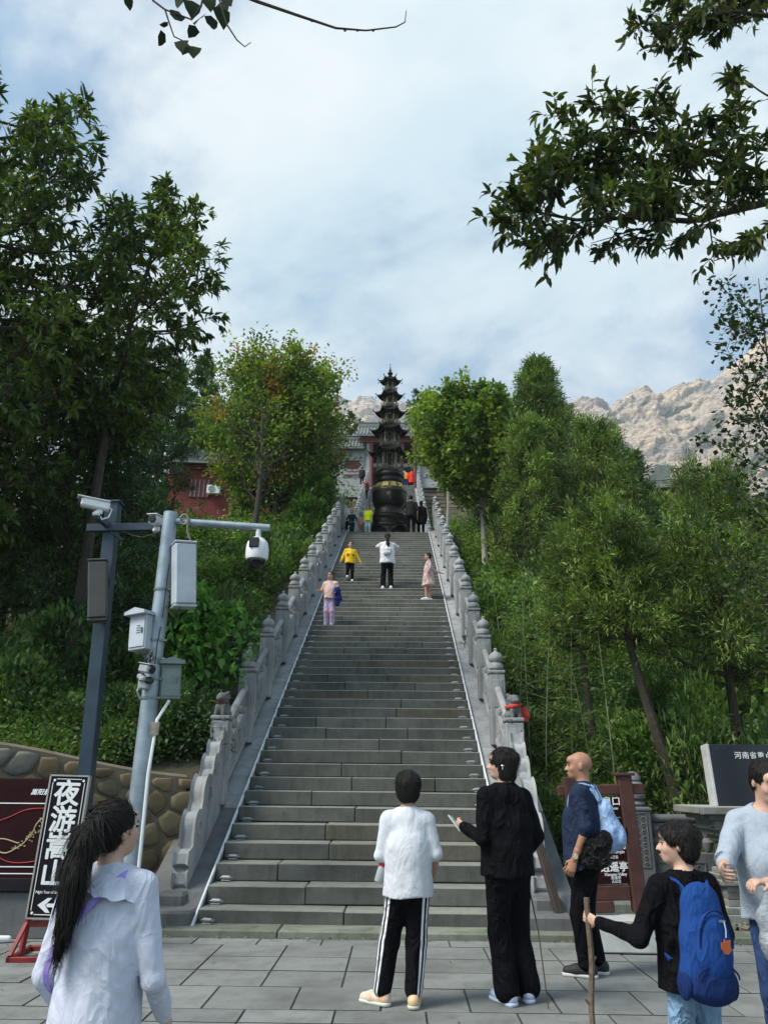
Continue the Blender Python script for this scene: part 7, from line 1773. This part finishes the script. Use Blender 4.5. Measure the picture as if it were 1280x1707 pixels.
q = MB(); q.lathe([(.029, -.009), (.031, -.009), (.031, .009), (.029, .009)], 18); q.build('band', simple('brown_band', (.20, .13, .08), .5), w, True)
dv = w.rotation_quaternion.to_matrix().inverted() @ Vector((-.25, -1, 0)); a_ = math.atan2(dv.y, dv.x)
q = MB(); q.lathe([(0, -.006), (.019, -.005), (.021, .0), (.018, .006), (0, .006)], 18); Mw = Matrix.Rotation(a_, 4, 'Z') @ Matrix.Translation((.033, 0, 0)) @ Matrix.Rotation(math.pi/2, 4, 'Y'); q.v = [tuple(Mw @ Vector(v)) for v in q.v]; q.build('dial', simple('watch_dial', (.70, .66, .58), .25, .4), w, True)
CPB = cloth('pale_blue_nylon', (.30, .44, .68), fold=.4, sc=7)
bp = thing('backpack', 'pale blue backpack worn by the bald man', 'backpack', loc, 0); bp.matrix_world = P.W
sdf_obj('bag_body', [('e', (0, -.175, 1.20), (.125, .075, .12), None, .05), ('e', (0, -.205, 1.06), (.150, .105, .13), None, .05), ('e', (0, -.20, .98), (.14, .10, .08), None, .05), ('e', (0, -.285, 1.02), (.10, .05, .085), None, .03)], .010, CPB, bp, .04, disp=disp_cloth(.010, 12, 2))
for sx in (-1, 1):
    q = MB(); strap(q, [(sx*.075, -.15, 1.30), (sx*.095, -.09, 1.405), (sx*.10, -.01, 1.435), (sx*.105, .07, 1.38), (sx*.12, .105, 1.27), (sx*.155, .085, 1.15), (sx*.16, .0, 1.05), (sx*.14, -.13, 1.0)], .048, .012, nrm=(0, 1, 1)); q.build('shoulder_strap', CPB, bp)
q = MB(); q.tube([(-.05, -.335, 1.10), (-.03, -.34, 1.02), (.0, -.335, .97)], .004, 5); q.tube([(.03, -.335, 1.1), (.03, -.34, 1.03)], .004, 5); q.build('drawcord', CBLK, bp)
jb = sdf_obj('folded_jacket', [('e', (-.20, -.09, .96), (.075, .11, .09), None, .04), ('e', (-.21, -.04, .88), (.06, .09, .08), None, .04), ('e', (-.19, -.16, 1.0), (.06, .08, .08), None, .04), ('e', (-.19, -.13, .86), (.05, .08, .07), None, .04)], .010, cloth('glossy_black', (.012, .012, .014), .35, .9, sc=16), None, .02, disp=disp_cloth(.018, 22, 7)); jb.matrix_world = P.W; tag(jb, 'bunched glossy black jacket carried at the bald man\'s hip', 'jacket')

# --- boy with the big blue backpack
loc = Vector((1.475, 4.12, 0))
P = person('boy in a black jacket with a big blue backpack holding a stick', loc, 1.25, -12, kid=.6, res=.0085, yaw=-58, pitch=2, width=1.02,
    hands=((-.37, .20, .80), (.19, .16, .66)), elbows=((-.262, .0, .76), (.19, .0, .76)), top='jacket', topm=CBLK, sleeve=.97, hem=.43, loose=1.16, bottom='trousers', botm=CDEN, leg_r=1.1, hair='bowl', skin=SKINP, shoes=MATS['white_paint'], fingers=True, curl=1.0)
CBB = cloth('royal_blue_nylon', (.010, .050, .21), fold=.3, sc=7); CBB2 = cloth('deep_blue_nylon', (.006, .022, .10), fold=.3, sc=7)
bp = thing('backpack', 'big royal blue backpack with a brown leaf charm worn by the boy in black', 'backpack', loc, 0); bp.matrix_world = P.W @ Matrix.Translation((-.055, .01, -.03)) @ Matrix.Rotation(R(3), 4, 'Y') @ Matrix.Diagonal((.84, .86, 1, 1))
sdf_obj('bag_body', [('e', (0, -.16, .94), (.115, .07, .10), None, .05), ('e', (0, -.18, .80), (.145, .095, .14), None, .05), ('e', (0, -.18, .66), (.155, .10, .12), None, .05)], .009, CBB, bp, .04, disp=disp_cloth(.004, 12, 2))
sdf_obj('front_pocket', [('e', (0, -.262, .80), (.098, .05, .13), None, .03), ('e', (0, -.262, .74), (.10, .055, .10), None, .03)], .008, CBB, bp, .03)
sdf_obj('lower_pocket', [('e', (0, -.245, .645), (.118, .058, .085), None, .03), ('e', (0, -.225, .60), (.13, .065, .055), None, .03)], .008, CBB2, bp, .03)
sdf_obj('side_pocket', [('e', (-.138, -.18, .62), (.026, .06, .065), None, .02)], .008, CBB2, bp, .02); sdf_obj('side_pocket', [('e', (.138, -.18, .62), (.026, .06, .065), None, .02)], .008, CBB2, bp, .02)
q = MB(); q.tube([(.098*math.cos(a)*1.0, -.296+.012*abs(math.cos(a)), .80+.135*math.sin(a)) for a in [R(-8)+k*R(196)/14 for k in range(15)]], .0055, 5); q.tube([(.12*math.cos(a), -.315+.03*abs(math.cos(a)), .66+.055*math.sin(a)) for a in [R(0)+k*R(180)/12 for k in range(13)]], .005, 5); q.build('zipper', CBB2, bp)
q = MB(); q.box((.02, -.318, .895), (.035, .006, .010)); q.tube([(.03, -.318, .895), (.033, -.325, .86), (.028, -.328, .83)], .004, 5); q.build('zip_pull', simple('silver', (.75, .76, .80), .2, .9), bp)
q = MB(); q.prism([(-.028, -.012), (-.012, -.034), (.010, -.036), (.030, -.018), (.024, .004), (.030, .022), (.008, .018), (-.008, .026), (-.012, .010), (-.028, .012)], .006, Matrix.Translation((.022, -.332, .80))); q.build('leaf_charm', simple('brown_leather', (.42, .10, .03), .5), bp)
for sx in (-1, 1):
    q = MB(); strap(q, [(sx*.075, -.13, .99), (sx*.09, -.07, 1.035), (sx*.095, .0, 1.045), (sx*.10, .06, .99), (sx*.115, .085, .90), (sx*.14, .05, .78), (sx*.14, -.08, .70)], .045, .012, nrm=(0, 1, 1)); q.build('shoulder_strap', CBB, bp)
q = MB(); q.tube([(-.035, -.12, 1.01), (-.03, -.115, 1.055), (0, -.11, 1.07), (.03, -.115, 1.055), (.035, -.12, 1.01)], .005, 6); q.build('grab_loop', CBLK, bp)
q = MB(); q.tube([(-.335, .085, .845), (-.345, .10, .78), (-.33, .06, .74), (-.28, -.03, .715)], .0025, 5); q.tube([(-.36, .09, .79), (-.30, .02, .80), (-.27, -.02, .84)], .0025, 5)
hw = P.W @ (P.ha[0]+(P.ha[0]-P.el[0]).normalized()*.055)
st_ = MB(); tp = at(1020, 1760, 3.9); tp.z = 0
a0 = hw+Vector((0, 0, .09)); pts = [a0, hw, hw.lerp(tp, .3)+Vector((.010, 0, 0)), hw.lerp(tp, .55)+Vector((-.012, 0, 0)), hw.lerp(tp, .8)+Vector((-.004, 0, 0)), Vector((hw.x-.03, hw.y, 0.0))]
pts = [a0, hw, hw+Vector((.004, 0, -.2)), hw+Vector((-.014, 0, -.4)), hw+Vector((-.006, 0, -.6)), Vector((hw.x-.02, hw.y, .0))]
st_.tube(spline(pts, 3), .0145, 7); st_.tube([pts[3]+Vector((0, 0, .02)), pts[3]+Vector((-.03, -.01, .05))], [.009, .004], 5); st_.tube([pts[2], pts[2]+Vector((.02, -.01, .03))], [.007, .004], 5)
o = st_.build('walking_stick', simple('stick_bark', (.17, .12, .085), .9, 0, .25, 30, .6, 60), None, True); tag(o, 'rough bare walking stick gripped by the boy with the blue backpack', 'stick')

# --- man at the right edge
loc = Vector((2.15, 4.58, 0))
P = person('man in a pale grey jumper reaching out at the right edge', loc, 1.56, 205, res=.009, yaw=-27, pitch=-18, lean=.05, width=.98, hands=((.05, .37, .98), (.24, .47, 1.03)), elbows=((-.19, .10, .96), (.24, .21, 1.06)),
    top='jumper', topm=CGREY, sleeve=.66, hem=.49, loose=1.14, bottom='trousers', botm=CDEND, leg_r=1.1, hair='short', skin=SKINP, shoes=MATS['white_paint'], fingers=True, curl=.9)
for k in (0, 1):
    e_, h_ = P.el[k], P.ha[k]; q = MB()
    for j in range(4): c = e_.lerp(h_, .12+.06*j); dd = (h_-e_).normalized()*.016; q.tube([c-dd, c, c+dd], [.047-.002*j, .053-.002*j, .046-.002*j], 14)
    q.build('rolled_sleeve', CGRD, P.T, True)
hb = P.W @ P.ha[0]
pb = thing('plastic_bag', 'translucent plastic carrier bag with a yellow smiling face in the right hand man\'s grip', 'bag', hb+Vector((.0, -.04, -.02)), R(5))
t = NT('thin_plastic'); t.col((.72, .76, .80)); v = t.coord('Object'); t.bump(t.noise(v, 22, 4, .6, 1.5), .8, .02); t.b.inputs['Transmission Weight'].default_value = .35; t.b.inputs['Alpha'].default_value = .78; M_BAG = t.set(.25, 0, .5)
sdf_obj('bag_film', [('c', (-.02, 0, .0), (-.05, 0, -.13), .014, .05, ((0, 1, 0), .45), .02), ('c', (.02, 0, .0), (.05, 0, -.13), .014, .05, ((0, 1, 0), .45), .02), ('e', (0, 0, -.24), (.10, .05, .12), None, .04)], .008, M_BAG, pb, .02, disp=disp_cloth(.008, 26, 3))
q = MB(); q.lathe([(0, 0), (.043, .0), (.043, .003), (0, .003)], 24); q.v = [(a-.01, -.058-c, -.235+b) for a, b, c in q.v]; q.build('smile_print', simple('smile_yellow', (.72, .55, .02), .5), pb)
q = MB(); q.tube([(-.01+.046*math.cos(a), -.0615, -.235+.046*math.sin(a)) for a in [k*math.pi/12 for k in range(25)]], .0022, 5); q.tube([(-.01+.022*math.cos(a), -.063, -.238+.022*math.sin(a)) for a in [R(200)+k*R(140)/8 for k in range(9)]], .0022, 5)
for sx in (-1, 1): q.lathe([(0, -.005), (.004, 0), (0, .006)], 6, c=(-.01+sx*.014, -.062, -.222))
q.build('smile_lines', M_BLACK, pb)
text('Have a', .034, M_BLACK, pb, facing((-.02, -.056, -.165), 0), shear=.2); text('NICE', .026, M_BLACK, pb, facing((-.04, -.058, -.297), 0))
q = MB(); q.box((-.03, -.02, -.315), (.05, .04, .04), bev=.01); q.box((.03, -.02, -.31), (.06, .04, .045), bev=.01, mi=1); q.build('packets_inside', [simple('pink_packet', (.62, .12, .18), .4), simple('violet_packet', (.30, .20, .55), .4)], pb)

# ------------------------------------------------------------------ people on the stairs
GS = None; WS = MATS['white_paint']
def far(label, loc, H, face, **k):
    k.setdefault('res', .014); k.setdefault('skin', SKIN); k.setdefault('shoes', WS); return person(label, loc, H, face, **k)
# girl in pink coming down
l0 = tread(548, 1052); 
P = far('girl in a pale pink top and tie dyed trousers coming down the stairs', l0, 1.30, 180+12, kid=.4, top='top', topm=cloth('pale_pink', (.72, .50, .46), fold=.4), sleeve=.5, hem=.50, loose=1.02, bottom='trousers', botm=cloth('tie_dye', (.30, .38, .62), fold=.4, c2=(.62, .30, .38), sc=9), leg_r=1.25, flare=1.25, hair='pony', feet=((-.07, .0), (.07, .02)), footz=(0, 0), hands=((-.17, .13, .78), (.27, .10, .84)), elbows=((-.19, -.02, .84), (.22, -.02, .86)), smile=True, shoes=simple('pale_shoe', (.6, .5, .62), .6), longhair=[(.0, -.08, 1.2), (-.05, -.1, 1.1), (-.06, -.1, 1.0)], yaw=8)
jk = sdf_obj('blue_jacket', [('e', (-.20, .10, .80), (.09, .09, .12), None, .04), ('e', (-.23, .08, .66), (.08, .08, .13), None, .04), ('e', (-.20, .06, .54), (.05, .06, .09), None, .04)], .014, cloth('cobalt_jacket', (.02, .03, .20), fold=.8, sc=14), None, .03, disp=disp_cloth(.02, 16, 3)); jk.matrix_world = P.W; tag(jk, 'bundled cobalt blue jacket over the arm of the girl coming down', 'jacket')
# boy in yellow
l0 = tread(582, 978)
P = far('boy in a yellow Smile sweater coming down the stairs', l0, 1.22, 180-8, kid=.5, top='sweater', topm=cloth('yellow_knit', (.80, .52, .02), fold=.4), sleeve=.97, hem=.46, loose=1.12, bottom='trousers', botm=CBLK2, leg_r=1.12, hair='short', feet=((-.07, .02), (.06, -.14)), footz=(0, .16), hands=((-.32, .02, .60), (.27, .04, .62)), elbows=((-.24, -.02, .74), (.22, -.02, .74)), smile=True)
text('Smile', .11, simple('brown_print', (.10, .04, .02), .8), P.T, Matrix.Translation((0, .118, .80)) @ Matrix.Rotation(math.pi, 4, 'Z') @ Matrix.Rotation(math.pi/2, 4, 'X'), bold=.003, ext=.006)
# woman photographing
l0 = tread(645, 990)
P = far('woman in a white top with a grey backpack photographing the tower', l0, 1.62, 0, top='blouse', topm=cloth('white_pink_blouse', (.72, .70, .74), fold=.5), sleeve=.85, hem=.46, loose=1.2, bottom='trousers', botm=CBLK2, leg_r=1.2, flare=1.35, hair='pony', feet=((-.12, 0), (.11, 0)), hands=((-.08, .30, 1.36), (.09, .30, 1.36)), elbows=((-.28, .12, 1.28), (.28, .12, 1.28)), longhair=[(0, -.09, 1.52), (.0, -.12, 1.42), (.02, -.12, 1.30), (.03, -.12, 1.2), (.035, -.12, 1.14)])
bp = thing('backpack', 'small pale grey backpack worn by the woman photographing the tower', 'backpack', l0); bp.matrix_world = P.W
sdf_obj('bag_body', [('e', (0, -.17, 1.08), (.115, .07, .09), None, .03), ('e', (0, -.19, 1.0), (.125, .08, .07), None, .03)], .014, cloth('pale_grey_nylon', (.50, .53, .56), fold=.5), bp, .03)
for sx in (-1, 1): q = MB(); strap(q, [(sx*.05, -.14, 1.15), (sx*.09, -.08, 1.32), (sx*.10, .0, 1.37), (sx*.10, .09, 1.28)], .03, .01, nrm=(0, 1, 1)); q.build('shoulder_strap', MATS['pale_grey_nylon'], bp)
ph = thing('phone', 'phone raised by the woman photographing the tower', 'phone', P.W @ Vector((0, .36, 1.40))); q = MB(); q.box((0, 0, 0), (.15, .01, .075), bev=.003); q.build('phone_case', M_BLACK, ph); q = MB(); q.box((0, -.006, 0), (.14, .002, .066)); q.build('screen', simple('phone_screen', (.12, .14, .18), .2), ph)
# girl in a dress
l0 = tread(716, 1014)
P = far('girl in a pale patterned dress touching the right balustrade', l0, 1.30, -96, kid=.4, top='dress', topm=cloth('patterned_dress', (.66, .56, .52), fold=.4, c2=(.42, .24, .26), sc=16), sleeve=.95, hem=.30, loose=1.02, dress=True, bottom=None, hair='bun', feet=((-.05, .07), (.06, -.06)), hands=((-.20, .05, .70), (.10, -.36, .80)), elbows=((-.21, -.02, .86), (.17, -.19, .86)), shoes=simple('mint_shoe', (.62, .74, .74), .6), sole=WS)
# landing group
def L_(px, d=.3): p = at(px, 886, LY+S_O.y+d); return Vector((p.x, LY+S_O.y+d, LZ+.004))
CDK = cloth('dark_track_top', (.014, .022, .035), fold=.4)
P = far('small boy in a dark tracksuit with teal trim at the head of the steps', L_(586, .12), 1.08, 180, kid=.8, top='sweater', topm=CDK, sleeve=.97, hem=.47, bottom='trousers', botm=CDK, leg_r=1.15, hair='short', hands=((.18, .10, .60), (-.19, .08, .55))[::-1], shoes=simple('black_shoe', (.02, .02, .02), .6), res=.018)
q = MB(); q.tube([(.135*math.cos(a), .095*math.sin(a), .53) for a in [k*math.pi/8 for k in range(17)]], .016, 6); q.build('teal_trim', simple('teal', (.02, .45, .38), .7), P.T, True)
far('adult in a pale top behind the small boy in the dark tracksuit', L_(581, .75), 1.60, 165, top='t_shirt', topm=cloth('off_white', (.62, .62, .60)), sleeve=.5, bottom='trousers', botm=CBLK2, hair='short', res=.018, shoes=simple('black_shoe', (.02, .02, .02), .6))
far('boy in a fluorescent yellow jacket and pale jeans beside the tower', L_(613, .15), 1.28, 186, kid=.5, top='jacket', topm=cloth('fluo_yellow', (.70, .78, .03), fold=.4), sleeve=.3, hem=.47, loose=1.2, bottom='trousers', botm=cloth('bleached_denim', (.36, .50, .58), fold=.4), leg_r=1.1, hair='short', res=.018)
far('small child in pink holding a white bag next to the boy in yellow', L_(602, .45), 1.06, 170, kid=.8, top='top', topm=cloth('dusty_pink', (.50, .28, .25), fold=.4), sleeve=.6, bottom='trousers', botm=cloth('brown_cotton', (.25, .16, .13), fold=.4), hair='bun', res=.018)
far('man in a black T-shirt with his back turned beside the tower', L_(685, .15), 1.72, 2, width=1.12, top='t_shirt', topm=cloth('faded_black', (.018, .022, .018), fold=.4), sleeve=.5, hem=.49, loose=1.1, bottom='trousers', botm=CBLK2, leg_r=1.05, hair='short', feet=((-.10, -.05), (.11, .06)), hands=((-.24, .18, 1.08), (.26, .03, .84)), shoes=simple('black_shoe', (.02, .02, .02), .6), res=.016)
far('woman in a long black coat beside the man in the black T-shirt', L_(702, .35), 1.56, -6, top='coat', topm=CBLK, sleeve=.97, hem=.38, loose=1.22, bottom='trousers', botm=CBLK2, hair='bob', shoes=simple('black_shoe', (.02, .02, .02), .6), res=.018)
far('person in dark blue bending between the tower and the man in black', L_(672, .75), 1.30, 20, kid=.3, top='jacket', topm=cloth('slate_blue', (.04, .05, .09)), sleeve=.97, bottom='trousers', botm=CBLK2, hair='short', res=.018)
# upper flight
def U_(px, py, Y): 
    y = Y-S_O.y; z = LZ+max(0, y-Y2)*SL2+.12; return Vector((at(px, py, Y).x, Y, z))
def Ufind(px, py):
    a, b = Y2+S_O.y, TY+S_O.y
    for _ in range(30):
        m_ = (a+b)/2
        if at(px, py, m_).z > LZ+(m_-S_O.y-Y2)*SL2: a = m_
        else: b = m_
    return U_(px, py, min(a, TY+S_O.y-.3))
for (px, py, H_, fc_, lb_, c_, nm, hs) in ((609, 838, 1.6, 185, 'person in a dark red and black top on the upper stairs left of the tower', (.10, .015, .02), 'dark_red_top', 'short'), (603, 812, 1.6, 5, 'person in black climbing the upper stairs left of the tower', (.014, .014, .016), 'plain_black_top', 'short'),
      (671, 806, 1.55, 0, 'person in a white top on the upper stairs right of the tower', (.62, .66, .68), 'white_top_far', 'bob'), (677, 799, 1.35, 0, 'child in an orange vest on the upper stairs right of the tower', (.75, .24, .01), 'orange_vest', 'short'), (686, 793, 1.45, 10, 'person in a long bright red dress near the head of the upper stairs', (.65, .03, .02), 'bright_red', 'bun')):
    far(lb_, Ufind(px, py), H_, fc_, top='top', topm=cloth(nm, c_, fold=.4), sleeve=.9, hem=.45 if nm != 'bright_red' else .22, dress=nm == 'bright_red', loose=1.15, bottom='trousers', botm=CBLK2 if nm != 'orange_vest' else CDEND, hair=hs, res=.024)
# a white shoe just inside the left edge
q = sdf_obj('shoe', [('c', (0, 0, .035), (.13, .03, .03), .034, .03, None, .02), ('c', (0, 0, .04), (-.02, 0, .08), .03, .03, None, .02)], .009, WS, None, .02, cut=lambda P: .004-P[..., 2]); q.location = gpt(-14, 1574); q.rotation_euler.z = R(10); tag(q, 'white shoe just entering at the left edge', 'shoe')
